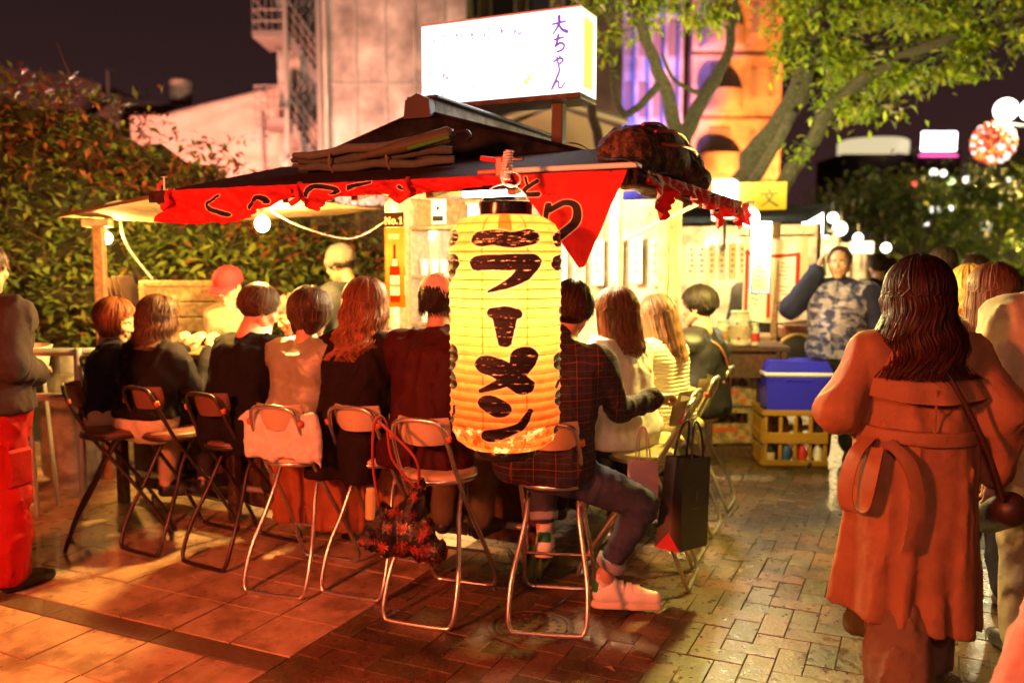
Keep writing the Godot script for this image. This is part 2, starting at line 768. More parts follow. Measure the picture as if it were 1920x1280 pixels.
# ---------------------------------------------------------------- ground
func build_ground() -> void:
	var earth := Geo.new()
	earth.face(Vector3(-220, -0.03, 60), Vector3(220, -0.03, 60), Vector3(220, -0.03, -320), Vector3(-220, -0.03, -320))
	struct("ground", earth, worn(mat("ground", lin(0.06, 0.05, 0.045), 0.7), "grime", 0.3))
	var pave := Node3D.new()
	pave.name = "pavement"
	add_child(pave)
	pave.set_meta("kind", "structure")
	pave.position = st(0, 0, 0)
	pave.rotation.y = TURN
	var bed := Geo.new()
	bed.box(Vector3(0, -0.0185, -7), Vector3(26, 0.02, 34))
	struct("paving_bed", bed, worn(mat("joint", lin(0.10, 0.075, 0.04), 0.85), "stone", 3.0), pave)
	bed = Geo.new()
	bed.face(Vector3(-13, -0.006, 9), Vector3(-1.252, -0.006, 9), Vector3(-1.252, -0.006, -23), Vector3(-13, -0.006, -23))
	struct("tile_bed", bed, mat("tile_joint", lin(0.028, 0.016, 0.01), 0.85), pave)
	# square tiles left of the line u = -1.0, brick paving right of it
	var tones := []
	for k in 5:
		var m := mat("tile_%d" % k, lin(0.53 + 0.025 * k, 0.37 + 0.02 * k, 0.235 + 0.013 * k), 0.45)
		m.albedo_texture = noise_tex("faint")
		m.uv1_triplanar = true
		m.uv1_world_triplanar = true
		m.uv1_scale = Vector3.ONE * (1.1 + 0.13 * k)
		m.roughness_texture = noise_tex("damp")
		m.roughness = 1.0
		m.heightmap_enabled = true
		m.heightmap_texture = noise_tex("stone")
		m.heightmap_scale = 0.08
		soiled(m)
		tones.append(m)
	var dark := mat("band", lin(0.17, 0.10, 0.06), 0.5)
	worn(dark, "stone", 2.0)
	dark.uv1_world_triplanar = true
	var tile := Geo.new()
	tile.box(Vector3(0, -0.006, 0), Vector3(0.2925, 0.012, 0.2925), 0.002)
	var tile_mesh := tile.mesh()
	var half := Geo.new()
	half.box(Vector3(0, -0.006, 0), Vector3(0.593, 0.012, 0.119), 0.0022)
	var half_mesh := half.mesh()
	var e0 := -1.25
	for a in 19:
		for b in 26:
			var v := -0.0925 + 0.305 * (b - 7) if b >= 7 else -0.525 - 0.31 * (6 - b)
			var u := e0 - 0.15 - 0.3 * a
			if u < -5.6 and v > 1.5:
				continue
			var n := part("tile", tile_mesh, tones[rng.randi() % 5], pave, Vector3(u, rng.randf_range(-0.0012, 0.0012), -v))
			n.scale.z = 1.017 if b >= 7 else 1.034
			n.rotation = Vector3(rng.randf_range(-0.003, 0.003), 0, rng.randf_range(-0.003, 0.003))
	for a in 9:
		part("border_stone", half_mesh, dark, pave, Vector3(e0 - 0.3 - 0.6 * a, 0, 0.3075))
	# bricks in a herringbone, the nearest ones singly
	var brick := Geo.new()
	brick.box(Vector3(0, -0.01, 0), Vector3(0.2085, 0.02, 0.1035), 0.0025)
	var brick_mesh := brick.mesh()
	var hb := Geo.new()
	hb.box(Vector3(0, -0.01, 0), Vector3(0.100, 0.02, 0.100), 0.0025)
	var half_brick := hb.mesh()
	var btones := []
	var bcol := [Vector3(0.20, 0.125, 0.062), Vector3(0.165, 0.125, 0.055), Vector3(0.23, 0.13, 0.07), Vector3(0.145, 0.12, 0.055), Vector3(0.185, 0.145, 0.068), Vector3(0.26, 0.14, 0.085), Vector3(0.135, 0.09, 0.05)]
	for k in 7:
		var m2 := mat("brick_%d" % k, lin(bcol[k].x, bcol[k].y, bcol[k].z), 0.6)
		m2.albedo_texture = noise_tex("stone")
		m2.uv1_triplanar = true
		m2.uv1_world_triplanar = true
		m2.uv1_scale = Vector3.ONE * (2.3 + 0.17 * k)
		m2.roughness_texture = noise_tex("damp")
		m2.roughness = 1.0
		m2.heightmap_enabled = true
		m2.heightmap_texture = noise_tex("stone")
		m2.heightmap_scale = 0.5
		m2.metallic_specular = 0.6
		soiled(m2)
		btones.append(m2)
	var spots := []
	var w := 0.105
	for i in range(-60, 160):
		for j in range(-70, 70):
			var s := (i - j) % 4
			if s < 0:
				s += 4
			var c := Vector2.ZERO
			var ang := 0.0
			if s == 0:
				c = Vector2((i + 1.0) * w, (j + 0.5) * w)
			elif s == 3:
				c = Vector2((i + 0.5) * w, (j + 1.0) * w)
				ang = PI / 2
			else:
				continue
			# c.x along v, c.y along u
			var u2 := c.y + 0.01
			var v2 := c.x
			if u2 < e0 - 0.01 or u2 > 7.0 or v2 < -1.5 or v2 > 8.4:
				continue
			var p := st(u2, 0, v2)
			if p.z > -1.9 or absf(p.x) > 0.62 * -p.z + 0.7:
				continue
			var cutb := ang > 1.0 and u2 < e0 + 0.02
			spots.append([p.length(), u2 + (0.0525 if cutb else 0.0), v2, ang, cutb])
	spots.sort_custom(func(x, y): return x[0] < y[0])
	var rest := Geo.new()
	for k in spots.size():
		var q = spots[k]
		var where := Vector3(q[1], rng.randf_range(-0.0025, 0.0015), -q[2])
		var turn: float = PI / 2 + q[3] + rng.randf_range(-0.006, 0.006)
		var tone := rng.randi() % 7
		if q[4]:
			part("half_brick", half_brick, btones[tone], pave, where)
		elif k < 300:
			var n2 := part("brick", brick_mesh, btones[tone], pave, where)
			n2.rotation = Vector3(rng.randf_range(-0.006, 0.006), turn, rng.randf_range(-0.008, 0.008))
		else:
			var bv: Vector3 = bcol[tone]
			rest.col = Color(bv.x, bv.y, bv.z)
			_brick_into(rest, where, turn)
	var rm := vmat("brick_rest", 0.95)
	rm.albedo_texture = noise_tex("stone")
	rm.uv1_triplanar = true
	rm.uv1_world_triplanar = true
	rm.uv1_scale = Vector3.ONE * 2.5
	rm.roughness_texture = noise_tex("damp")
	soiled(rm)
	rm.heightmap_enabled = true
	rm.heightmap_texture = noise_tex("stone")
	rm.heightmap_scale = 0.5
	stuff(part("brick_field", rest, rm, pave))
	# a shallow puddle on the tiles at the left
	var pud := Geo.new()
	var rim := []
	for k in 40:
		var a := TAU * k / 40.0
		var r := 0.5 + 0.28 * noise_a.get_noise_2d(cos(a) * 1.3 + 4, sin(a) * 1.3) + 0.12 * noise_a.get_noise_2d(cos(a) * 4.0, sin(a) * 4.0 + 9)
		rim.append(Vector3(cos(a) * r * 1.25, 0.0035, sin(a) * r * 0.8))
	var c0 := pud.vert(Vector3(0, 0.0035, 0))
	for k in 40:
		pud.vert(rim[k])
	for k in 40:
		pud.tri(c0, 1 + (k + 1) % 40, 1 + k)
	var water := mat("water", Color.WHITE, 0.04)
	water.transparency = BaseMaterial3D.TRANSPARENCY_ALPHA
	water.albedo_color = Color(1, 1, 1, 0.06)
	water.heightmap_enabled = true
	water.heightmap_texture = noise_tex("stone")
	water.heightmap_scale = 0.06
	water.uv1_triplanar = true
	water.uv1_scale = Vector3.ONE * 1.5
	struct("water_puddle", pud, water).position = Vector3(-2.15, 0, -4.55)
	# fallen leaves on the bricks
	for k in 12:
		var fl := Geo.new()
		fl.col = [Color(0.3, 0.16, 0.05), Color(0.22, 0.11, 0.04), Color(0.36, 0.24, 0.08)][k % 3]
		leaf_into(fl, Vector3(0, 0.006, 0), Vector3(1, 0.06, 0), Vector3.UP, rng.randf_range(0.04, 0.075), rng.randf_range(0.018, 0.03))
		var lf := part("fallen_leaf", fl, vmat("dry_leaf", 0.8), null, st(rng.randf_range(-0.1, 1.6), 0.0, rng.randf_range(-0.2, 2.6)))
		lf.rotation.y = rng.randf() * TAU
		tag(lf, "small dry brown leaf lying on the brick paving", "leaf", "fallen leaves on the brick paving")
	# iron manhole cover with a cast pattern
	var mh := thing("manhole_cover", "round cast iron manhole cover under the chair below the lantern", "manhole cover", st(-0.53, 0.0, 0.40))
	var iron := worn(mat("iron", lin(0.17, 0.10, 0.06), 0.5, 0.3), "grime", 4.0)
	part("cover_plate", lathe_obj([Vector2(0.0, 0.004), Vector2(0.0, 0.0045), Vector2(0.145, 0.0045), Vector2(0.15, 0.003), Vector2(0.15, 0.0)], 40), iron, mh)
	part("cover_rim", lathe_obj([Vector2(0.157, 0.0), Vector2(0.158, 0.006), Vector2(0.178, 0.006), Vector2(0.18, 0.0)], 40), iron, mh)
	var studs := Geo.new()
	for r in [0.035, 0.075, 0.115]:
		for k in int(r * 190):
			var a2: float = TAU * k / int(r * 190)
			studs.box(Vector3(cos(a2) * r, 0.006, sin(a2) * r), Vector3(0.016, 0.006, 0.016), 0.002)
	part("cast_pattern", studs, iron, mh)


func _brick_into(g: Geo, where: Vector3, turn: float) -> void:
	var xf := Transform3D(Basis(Vector3.UP, turn), where)
	var a := Vector3(0.1005, 0, 0.0485)
	var b := Vector3(0.1032, -0.003, 0.051)
	var top := []
	var low := []
	for s in [Vector2(-1, 1), Vector2(1, 1), Vector2(1, -1), Vector2(-1, -1)]:
		top.append(xf * Vector3(a.x * s.x, 0, a.z * s.y))
		low.append(xf * Vector3(b.x * s.x, b.y, b.z * s.y))
	g.face(top[0], top[1], top[2], top[3])
	for k in 4:
		g.face(low[k], low[(k + 1) % 4], top[(k + 1) % 4], top[k])


# ---------------------------------------------------------------- buildings
func build_buildings() -> void:
	var wall := worn(mat("tan_wall", lin(0.40, 0.34, 0.285), 0.6), "grime", 0.09)
	var wall2 := worn(mat("tan_wall_side", lin(0.42, 0.37, 0.30), 0.8), "grime", 0.07)
	var steel := mat("stair_steel", lin(0.075, 0.06, 0.052), 0.7)
	var rail_m := mat("stair_rail_paint", lin(0.11, 0.095, 0.08), 0.6)
	# office tower with an outside stair, at about 26 m
	var z := -26.0
	var b := thing("office_tower", "tall tan windowless tower block with a dark steel fire stair on its left side", "building", Vector3(-3.15, 0, z))
	var g := Geo.new()
	g.box(Vector3(-0.25, 10, -3), Vector3(4.2, 20, 6), 0.03)
	part("main_wall", g, wall, b)
	g = Geo.new()
	g.box(Vector3(-3.2, 10, -4.5), Vector3(1.75, 20, 5))
	g.box(Vector3(-3.74, 10, -1.95), Vector3(0.7, 20, 0.3))
	part("stair_wall", g, wall2, b)
	g = Geo.new()
	for k in 9:
		for pz in [0.004]:
			g.box(Vector3(-2.2 + 0.02, 0, 0), Vector3.ONE * 0.001)
			break
	# panel joints standing proud of the wall
	for x in [-1.35, -0.5, 0.35, 1.2]:
		var j := Geo.new()
		j.box(Vector3(x, 10, 0.012), Vector3(0.035, 20, 0.03))
		part("wall_joint", j, wall2, b)
	for y in [3.3, 6.6]:
		var j2 := Geo.new()
		j2.box(Vector3(0, y, 0.016), Vector3(4.4, 0.03, 0.036))
		part("floor_line", j2, wall2, b)
	for x in [-0.15, 0.22, 0.59, 0.96]:
		var vnt := Geo.new()
		vnt.lathe([Vector2(0.0, 0.0), Vector2(0.055, 0.0), Vector2(0.05, 0.08), Vector2(0.0, 0.08)], 12, Transform3D(Basis(Vector3.RIGHT, PI / 2), Vector3(x - 0.3, 5.36 + (x) * 0.12, 0.0)))
		part("wall_vent", vnt, steel, b)
	var dp := Geo.new()
	dp.tube([Vector3(-2.2, 0, 0.08), Vector3(-2.2, 20, 0.08)], 0.05, 8)
	part("drain_pipe", dp, wall2, b)
	# the zigzag stair: landings on the left and right, flights between them
	for fl in 5:
		var yl := 3.16 + 2.47 * fl
		for dir in 2:
			var a0 := Vector3(-3.35, yl, -0.5) if dir == 0 else Vector3(-2.5, yl - 1.235, -1.4)
			var a1 := Vector3(-2.5, yl - 1.235, -0.5) if dir == 0 else Vector3(-3.35, yl - 2.47, -1.4)
			var dv := a1 - a0
			var bs := Basis(dv.normalized(), Vector3.BACK.cross(dv.normalized()), Vector3.BACK)
			var fg := Geo.new()
			fg.box(Vector3.ZERO, Vector3(dv.length() + 0.1, 0.2, 0.85), 0.01, Transform3D(bs, (a0 + a1) * 0.5 - Vector3(0, 0.12, 0)))
			part("stair_flight", fg, steel, b)
			for k in 7:
				var sg := Geo.new()
				sg.box(a0.lerp(a1, (k + 0.5) / 7.0) + Vector3(0, 0.03, 0), Vector3(0.15, 0.14, 0.83))
				part("stair_step", sg, steel, b)
			for so in [-0.42, 0.42]:
				var rg := Geo.new()
				for hh in [0.35, 0.65, 0.95]:
					rg.tube([a0 + Vector3(0, hh, so), a1 + Vector3(0, hh, so)], 0.02, 5)
				for k in 5:
					var pq := a0.lerp(a1, k / 4.0) + Vector3(0, 0, so)
					rg.tube([pq, pq + Vector3(0, 0.95, 0)], 0.015, 4)
				part("stair_rail", rg, rail_m, b)
		var lg := Geo.new()
		lg.box(Vector3(-3.85, yl - 0.06, -0.95), Vector3(1.0, 0.2, 1.8), 0.01)
		part("stair_landing", lg, steel, b)
		lg = Geo.new()
		lg.box(Vector3(-2.42, yl - 1.3, -0.95), Vector3(0.3, 0.2, 1.8), 0.01)
		part("stair_landing", lg, steel, b)
		var lr := Geo.new()
		for hh in [0.3, 0.62, 0.95]:
			lr.tube([Vector3(-4.33, yl + hh, -0.08), Vector3(-3.36, yl + hh, -0.08)], 0.02, 5)
			lr.tube([Vector3(-4.33, yl + hh, -0.08), Vector3(-4.33, yl + hh, -1.8)], 0.02, 5)
		for k in 6:
			lr.tube([Vector3(-4.33 + 0.19 * k, yl, -0.08), Vector3(-4.33 + 0.19 * k, yl + 0.95, -0.08)], 0.014, 4)
		part("landing_rail", lr, rail_m, b)
	for x in [-3.38, -2.42]:
		var col := Geo.new()
		col.box(Vector3(x, 10, -0.02), Vector3(0.13, 20, 0.13))
		part("stair_post", col, rail_m, b)
	# darker block right of it
	b = thing("brown_block", "dark brown building behind the lit white menu sign", "building", Vector3(1.6, 0, -30))
	g = Geo.new()
	g.box(Vector3(-1.0, 11, -3), Vector3(6.2, 22, 6))
	part("wall", g, worn(mat("brown_wall", lin(0.16, 0.10, 0.075), 0.8), "grime", 0.06), b)
	for x in [-3.1, -1.9, -0.7, 0.5]:
		for y in [4.5, 7.5, 10.5]:
			g = Geo.new()
			g.box(Vector3(x, y, 0.02), Vector3(0.75, 1.9, 0.06))
			var w := part("window", g, mat("dark_glass", lin(0.02, 0.02, 0.025), 0.1), b)
			var fr := Geo.new()
			for s in [-1, 1]:
				fr.box(Vector3(x + 0.4 * s, y, 0.05), Vector3(0.06, 2.0, 0.1))
				fr.box(Vector3(x, y + 1.0 * s, 0.05), Vector3(0.86, 0.06, 0.1))
			part("frame", fr, wall2, w)
	# pink lit hall on the left
	var pink := worn(mat("pink_wall", lin(0.62, 0.40, 0.33), 0.85), "faint", 0.06)
	b = thing("pink_hall", "low pale building washed pink by street light, left of the stair tower", "building", Vector3(-9.6, 0, -31))
	g = Geo.new()
	g.prism([Vector2(-3.6, 0), Vector2(3.9, 0), Vector2(3.9, 8.0), Vector2(-2.2, 6.55), Vector2(-3.6, 6.5)], 8.0, Transform3D(Basis.IDENTITY, Vector3(0, 0, -8)))
	part("wall", g, pink, b)
	g = Geo.new()
	g.tube([Vector3(-2.2, 6.57, 0.05), Vector3(3.9, 8.02, 0.05)], 0.07, 6)
	part("roof_edge", g, wall2, b)
	for k in 5:
		g = Geo.new()
		g.lathe([Vector2(0.0, 0.0), Vector2(0.07, 0.0), Vector2(0.06, 0.06), Vector2(0.0, 0.06)], 10, Transform3D(Basis(Vector3.RIGHT, PI / 2), Vector3(0.1 + 0.5 * k, 5.6 + 0.1 * k, 0)))
		part("wall_vent", g, steel, b)
	# roofs seen over the hedge
	b = thing("tiled_house", "dim brown roofed house seen over the hedge at far left", "building", Vector3(-19.5, 0, -36))
	g = Geo.new()
	g.box(Vector3(0, 3.6, -4), Vector3(12, 7.2, 8))
	part("wall", g, worn(mat("house_wall", lin(0.30, 0.2, 0.16), 0.85), "grime", 0.08), b)
	g = Geo.new()
	g.prism([Vector2(-7, 0), Vector2(7, 0), Vector2(2.5, 1.5), Vector2(-4.5, 2.2)], 9.5, Transform3D(Basis.IDENTITY, Vector3(0, 7.2, -8.6)))
	part("roof", g, worn(mat("house_roof", lin(0.12, 0.06, 0.05), 0.7), "grime", 0.2), b)
	b = thing("roof_house", "dark roofed building with a round water tank beside the pink hall", "building", Vector3(-13.4, 0, -34))
	g = Geo.new()
	g.box(Vector3(0, 3.3, -3), Vector3(4.6, 6.6, 6))
	part("wall", g, mats["house_wall"], b)
	g = Geo.new()
	g.prism([Vector2(-2.7, 0), Vector2(2.9, 0), Vector2(2.4, 0.35), Vector2(-1.2, 1.1)], 7.0, Transform3D(Basis.IDENTITY, Vector3(0, 6.6, -6.5)))
	part("roof", g, mats["house_roof"], b)
	b = thing("water_tank", "pale round water tank on a rooftop above the hedge", "water tank", Vector3(-12.55, 7.1, -34.0))
	part("tank_body", lathe_obj([Vector2(0, 0.35), Vector2(0.38, 0.35), Vector2(0.42, 0.4), Vector2(0.42, 1.15), Vector2(0.36, 1.22), Vector2(0, 1.25)], 20), worn(mat("tank", lin(0.6, 0.45, 0.34), 0.6), "grime", 0.4), b)
	for k in 4:
		g = Geo.new()
		g.box(Vector3(0.25 * (1 if k % 2 else -1), 0.17, 0.25 * (1 if k < 2 else -1)), Vector3(0.06, 0.36, 0.06))
		part("leg", g, steel, b)
	# thin pole with wires in front of the pink hall
	b = thing("utility_pole", "thin dark utility pole with insulators beside the stair tower", "utility pole", Vector3(-6.95, 0, -25.0))
	g = Geo.new()
	g.tube([Vector3(0, 0, 0), Vector3(0, 5.7, 0)], [0.08, 0.06], 10)
	part("pole", g, mat("pole_dark", lin(0.03, 0.022, 0.02), 0.7), b)
	for y in [3.9, 4.9]:
		g = Geo.new()
		g.box(Vector3(-0.25, y, 0), Vector3(0.9, 0.07, 0.07))
		part("cross_arm", g, steel, b)
	g = Geo.new()
	for y in [4.0, 5.0]:
		var wp := []
		for k in 13:
			wp.append(Vector3(-0.5 - 6.0 * k / 12.0, y - 0.6 * sin(PI * k / 12.0) + 0.02 * k, -0.2 * k))
		g.tube(wp, 0.018, 4)
	part("wire", g, steel, b)
	b = thing("roof_antenna", "thin television antenna standing on a roof above the hedge", "antenna", Vector3(-15.3, 6.6, -34))
	g = Geo.new()
	g.tube([Vector3(0, 0, 0), Vector3(0, 2.1, 0)], 0.05, 6)
	part("mast", g, steel, b)
	for k in 6:
		g = Geo.new()
		g.tube([Vector3(0.3 + 0.22 * k, 1.15 + 0.02 * k, -0.4), Vector3(0.3 + 0.22 * k, 1.15 + 0.02 * k, 0.4)], 0.03, 4)
		part("antenna_rod", g, steel, b)
	g = Geo.new()
	g.tube([Vector3(0, 1.15, 0), Vector3(1.6, 1.3, 0)], 0.04, 5)
	part("boom", g, steel, b)
	var pale_glass := mat("tower_window", lin(0.17, 0.13, 0.12), 0.3)
	# violet lit facade
	b = thing("violet_building", "tall building front washed violet blue by floodlights behind the tree", "building", Vector3(6.6, 0, -42))
	var viol := worn(mat("violet_wall", lin(0.55, 0.55, 0.6), 0.7), "grime", 0.05)
	g = Geo.new()
	g.box(Vector3(-0.8, 11, -4), Vector3(4.4, 22, 8))
	part("wall", g, viol, b)
	for k in 7:
		g = Geo.new()
		g.box(Vector3(-2.85 + 0.68 * k, 11, 0.14), Vector3(0.16, 22, 0.28))
		part("pilaster", g, viol, b)
	for y in [3.4, 6.2, 9.0, 11.8]:
		for k in 6:
			g = Geo.new()
			g.box(Vector3(-2.51 + 0.68 * k, y, 0.02), Vector3(0.4, 1.6, 0.05))
			part("window", g, pale_glass, b)
	# orange lit tower with round balconies
	b = thing("orange_tower", "tall tower lit orange with rounded balconies behind the tree trunks", "building", Vector3(10.1, 0, -42))
	var oran := worn(mat("orange_wall", lin(0.62, 0.42, 0.3), 0.75), "grime", 0.06)
	g = Geo.new()
	g.box(Vector3(0.4, 11, -4), Vector3(4.2, 22, 8))
	part("wall", g, oran, b)
	for k in 5:
		var y2 := 2.6 + 2.9 * k
		g = Geo.new()
		g.lathe([Vector2(0.0, 0.0), Vector2(1.0, 0.0), Vector2(1.05, 0.1), Vector2(1.05, 1.0), Vector2(0.95, 1.0), Vector2(0.95, 0.2), Vector2(0, 0.2)], 24, Transform3D(Basis.IDENTITY, Vector3(-0.35, y2, 0.0)))
		part("balcony", g, oran, b)
		g = Geo.new()
		g.box(Vector3(-0.35, y2 + 1.6, 0.03), Vector3(1.0, 1.3, 0.08))
		part("window", g, pale_glass, b)
		for x in [1.2, 2.0]:
			g = Geo.new()
			g.box(Vector3(x, y2 + 1.4, 0.03), Vector3(0.3, 1.3, 0.08))
			part("window", g, pale_glass, b)
		g = Geo.new()
		g.box(Vector3(0.4, y2 - 0.35, 0.06), Vector3(4.3, 0.16, 0.16))
		part("cornice", g, oran, b)
	# building beyond the park with a curved bright top, and an advertising screen
	b = thing("curved_building", "distant building with a curved bright top band above the park trees", "building", Vector3(29.5, 0, -70))
	g = Geo.new()
	g.box(Vector3(0, 5, -4), Vector3(6.4, 10, 6))
	part("wall", g, worn(mat("far_wall", lin(0.1, 0.05, 0.07), 0.8), "grime", 0.05), b)
	g = Geo.new()
	g.lathe([Vector2(2.7, 10.0), Vector2(2.75, 10.05), Vector2(2.75, 11.15), Vector2(2.5, 11.3), Vector2(0, 11.4)], 32, Transform3D(Basis.IDENTITY, Vector3(0, 0, -3)))
	part("lit_band_light", g, glow("band_glow", Color(0.75, 0.62, 0.36), 0.42), b)
	b = thing("screen_tower", "distant dark tower carrying a bright white advertising screen", "building", Vector3(33.5, 0, -70))
	g = Geo.new()
	g.box(Vector3(0, 5.2, -2), Vector3(3.4, 10.4, 4))
	part("wall", g, mats["far_wall"], b)
	g = Geo.new()
	g.box(Vector3(-0.1, 10.85, 0.1), Vector3(2.7, 1.45, 0.2), 0.05)
	part("screen", g, glow("screen_glow", Color(1.0, 0.93, 1.0), 3.0), b)
	g = Geo.new()
	g.box(Vector3(-0.1, 9.75, 0.1), Vector3(3.0, 0.12, 0.1))
	part("neon_tube", g, glow("magenta_glow", Color(0.9, 0.08, 0.35), 1.5), b)
	# low garden wall behind the hedge gap
	b = thing("garden_wall", "plain beige wall seen over the low hedge behind the cook", "wall", Vector3(-2.0, 0, -9.6))
	g = Geo.new()
	g.box(Vector3(0, 1.05, 0), Vector3(3.2, 2.1, 0.2), 0.01)
	part("wall_body", g, worn(mat("beige_wall", lin(0.36, 0.30, 0.2), 0.85), "grime", 0.3), b)
	# small gabled roof house between the stall roof and the sign
	b = thing("gabled_kiosk", "small white gabled kiosk roof seen past the sign post", "kiosk", Vector3(0.62, 0, -13))
	g = Geo.new()
	g.prism([Vector2(-0.55, 0), Vector2(0.85, 0), Vector2(0.85, 3.45), Vector2(0.0, 3.72), Vector2(-0.55, 3.5)], 1.6, Transform3D(Basis.IDENTITY, Vector3(0, 0, -1.6)))
	part("wall", g, mat("kiosk_wall", lin(0.6, 0.5, 0.36), 0.7), b)
	for s in [-1, 1]:
		g = Geo.new()
		g.tube([Vector3(0, 3.8, 0.1), Vector3(0.78 * s if s < 0 else 1.05, 3.52 if s < 0 else 3.5, 0.1)], 0.055, 4)
		part("barge_board", g, mat("kiosk_trim", lin(0.75, 0.7, 0.6), 0.6), b)
	g = Geo.new()
	g.box(Vector3(0.05, 3.95, -0.3), Vector3(0.2, 0.3, 0.2))
	part("vent_box", g, mats["kiosk_trim"], b)


# ---------------------------------------------------------------- plants
func leaf_into(g: Geo, p: Vector3, dir: Vector3, up: Vector3, l: float, w: float) -> void:
	var d := dir.normalized()
	var s := d.cross(up).normalized()
	if s == Vector3.ZERO:
		s = Vector3.RIGHT
	var n := s.cross(d).normalized()
	var b := g.vert(p)
	var c := g.vert(p + d * l * 0.5 - n * l * 0.02)
	var t := g.vert(p + d * l - n * l * 0.16)
	var lft := g.vert(p + d * l * 0.48 + s * w * 0.5 + n * w * 0.16)
	var rgt := g.vert(p + d * l * 0.48 - s * w * 0.5 + n * w * 0.16)
	g.tri(b, c, lft)
	g.tri(c, t, lft)
	g.tri(b, rgt, c)
	g.tri(c, rgt, t)


func leaf_mesh(c: Color, seedn: int) -> ArrayMesh:
	var g := Geo.new()
	g.col = c
	var l := 0.1 + 0.012 * (seedn % 3)
	# a leaf with a folded midrib: three cross rows
	var rows := [[0.0, 0.004], [0.22, 0.017], [0.5, 0.023], [0.78, 0.016], [1.0, 0.001]]
	var ids := []
	for r in rows:
		var x: float = r[0] * l
		var wv: float = r[1]
		var dy: float = -0.016 * r[0] * r[0]
		ids.append([g.vert(Vector3(-wv, dy + wv * 0.35, -x)), g.vert(Vector3(0, dy, -x)), g.vert(Vector3(wv, dy + wv * 0.35, -x))])
	for k in 4:
		for j in 2:
			g.quad(ids[k][j], ids[k][j + 1], ids[k + 1][j + 1], ids[k + 1][j])
	return g.mesh()


func hedge_front(x: float, y: float) -> float:  # how far out of the hedge's middle its face stands
	return 0.22 * noise_a.get_noise_2d(x * 0.9, y * 0.9) + 0.16 * noise_a.get_noise_2d(x * 2.3 + 9, y * 2.3) + 0.1 * noise_a.get_noise_2d(x * 5 + 30, y * 5)


func build_hedge() -> void:
	var h := thing("photinia_hedge", "tall clipped hedge with green leaves and red tips along the left side", "hedge", Vector3(0, 0, 0))
	var tones := [Color(0.14, 0.20, 0.03), Color(0.10, 0.16, 0.025), Color(0.19, 0.22, 0.035), Color(0.22, 0.07, 0.03), Color(0.08, 0.13, 0.03)]
	var lm := vmat("leaf", 0.62)
	lm.backlight_enabled = true
	lm.backlight = Color(0.3, 0.3, 0.15)
	var meshes := []
	for k in 5:
		meshes.append(leaf_mesh(tones[k], k))
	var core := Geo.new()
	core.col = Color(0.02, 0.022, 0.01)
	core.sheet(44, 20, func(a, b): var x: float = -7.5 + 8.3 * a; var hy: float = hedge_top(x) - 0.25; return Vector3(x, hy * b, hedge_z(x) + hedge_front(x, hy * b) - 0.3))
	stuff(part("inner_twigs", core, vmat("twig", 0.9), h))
	var rest := Geo.new()
	var count := 0
	for k in 15000:
		var x := rng.randf_range(-7.2, 0.6)
		var top := hedge_top(x)
		var y := rng.randf_range(0.15, 1.0) * top + (rng.randf_range(0, 0.35) if rng.randf() < 0.12 else 0.0)
		if y > top:
			y = top + rng.randf_range(-0.2, 0.3) * rng.randf()
		var p := Vector3(x, y, hedge_z(x) + hedge_front(x, y) + rng.randf_range(-0.22, 0.06))
		if y > top - 0.15:
			p.z -= rng.randf_range(0.0, 0.7)
		var kind := rng.randi() % 3 if rng.randf() < 0.8 else 4
		if (y > top * 0.72 and rng.randf() < 0.45) or rng.randf() < 0.03:
			kind = 3
		var dir := Vector3(rng.randf_range(-1, 1), rng.randf_range(-0.5, 0.75) + (0.6 if y > top else 0.0), rng.randf_range(-0.1, 1.0)).normalized()
		var up := Vector3(rng.randf_range(-0.5, 0.5), 1, rng.randf_range(-0.2, 0.9)).normalized()
		if count < 300 and x > -3.3 and x < -1.3 and y > 0.9 and y < 1.75 and p.z > hedge_z(x) + hedge_front(x, y) - 0.02:
			var n := part("leaf", meshes[kind], lm, h, p)
			n.basis = Basis.looking_at(dir, up).scaled(Vector3.ONE * rng.randf_range(0.8, 1.15))
			count += 1
		else:
			var c: Color = tones[kind]
			rest.col = c * rng.randf_range(0.7, 1.3)
			leaf_into(rest, p, dir, up, rng.randf_range(0.07, 0.12), rng.randf_range(0.03, 0.05))
	stuff(part("foliage", rest, lm, h))
	var tw := Geo.new()
	tw.col = Color(0.09, 0.05, 0.03)
	for k in 150:
		var x2 := rng.randf_range(-7.0, 0.4)
		var y2 := rng.randf_range(0.2, 1.0) * hedge_top(x2)
		var p2 := Vector3(x2, y2, hedge_z(x2) + hedge_front(x2, y2) - 0.15)
		tw.tube([p2, p2 + Vector3(rng.randf_range(-0.12, 0.12), 0.2, 0.12), p2 + Vector3(rng.randf_range(-0.2, 0.2), rng.randf_range(0.3, 0.45), 0.16)], [0.008, 0.005, 0.003], 4)
	stuff(part("stems", tw, mats["twig"], h))


func hedge_z(x: float) -> float:
	return -7.0 - 0.25 * clampf(x + 4.0, 0.0, 6.0)


func hedge_top(x: float) -> float:
	var t := 3.0
	if x > -3.6:
		t = 3.0 - 0.52 * (x + 3.6)
	if x > -1.9:
		t = 2.1 - 0.32 * (x + 1.9)
	return maxf(t, 1.35) + 0.16 * noise_a.get_noise_1d(x * 2.2) + 0.12 * noise_a.get_noise_1d(x * 6.0 + 50)


func limb(g: Geo, pts: Array, r0: float, r1: float) -> void:
	var p := smooth_pts(pts, 5)
	var rad := []
	for k in p.size():
		var f := float(k) / (p.size() - 1)
		rad.append(lerpf(r0, r1, f) * (1.0 + 0.08 * noise_a.get_noise_2d(k * 1.7, r0 * 90)))
		p[k] += Vector3(noise_a.get_noise_2d(k * 0.6, r0 * 50), noise_a.get_noise_2d(k * 0.6 + 40, r0 * 50), 0) * r0 * 0.4
	g.tube(p, rad, 9)


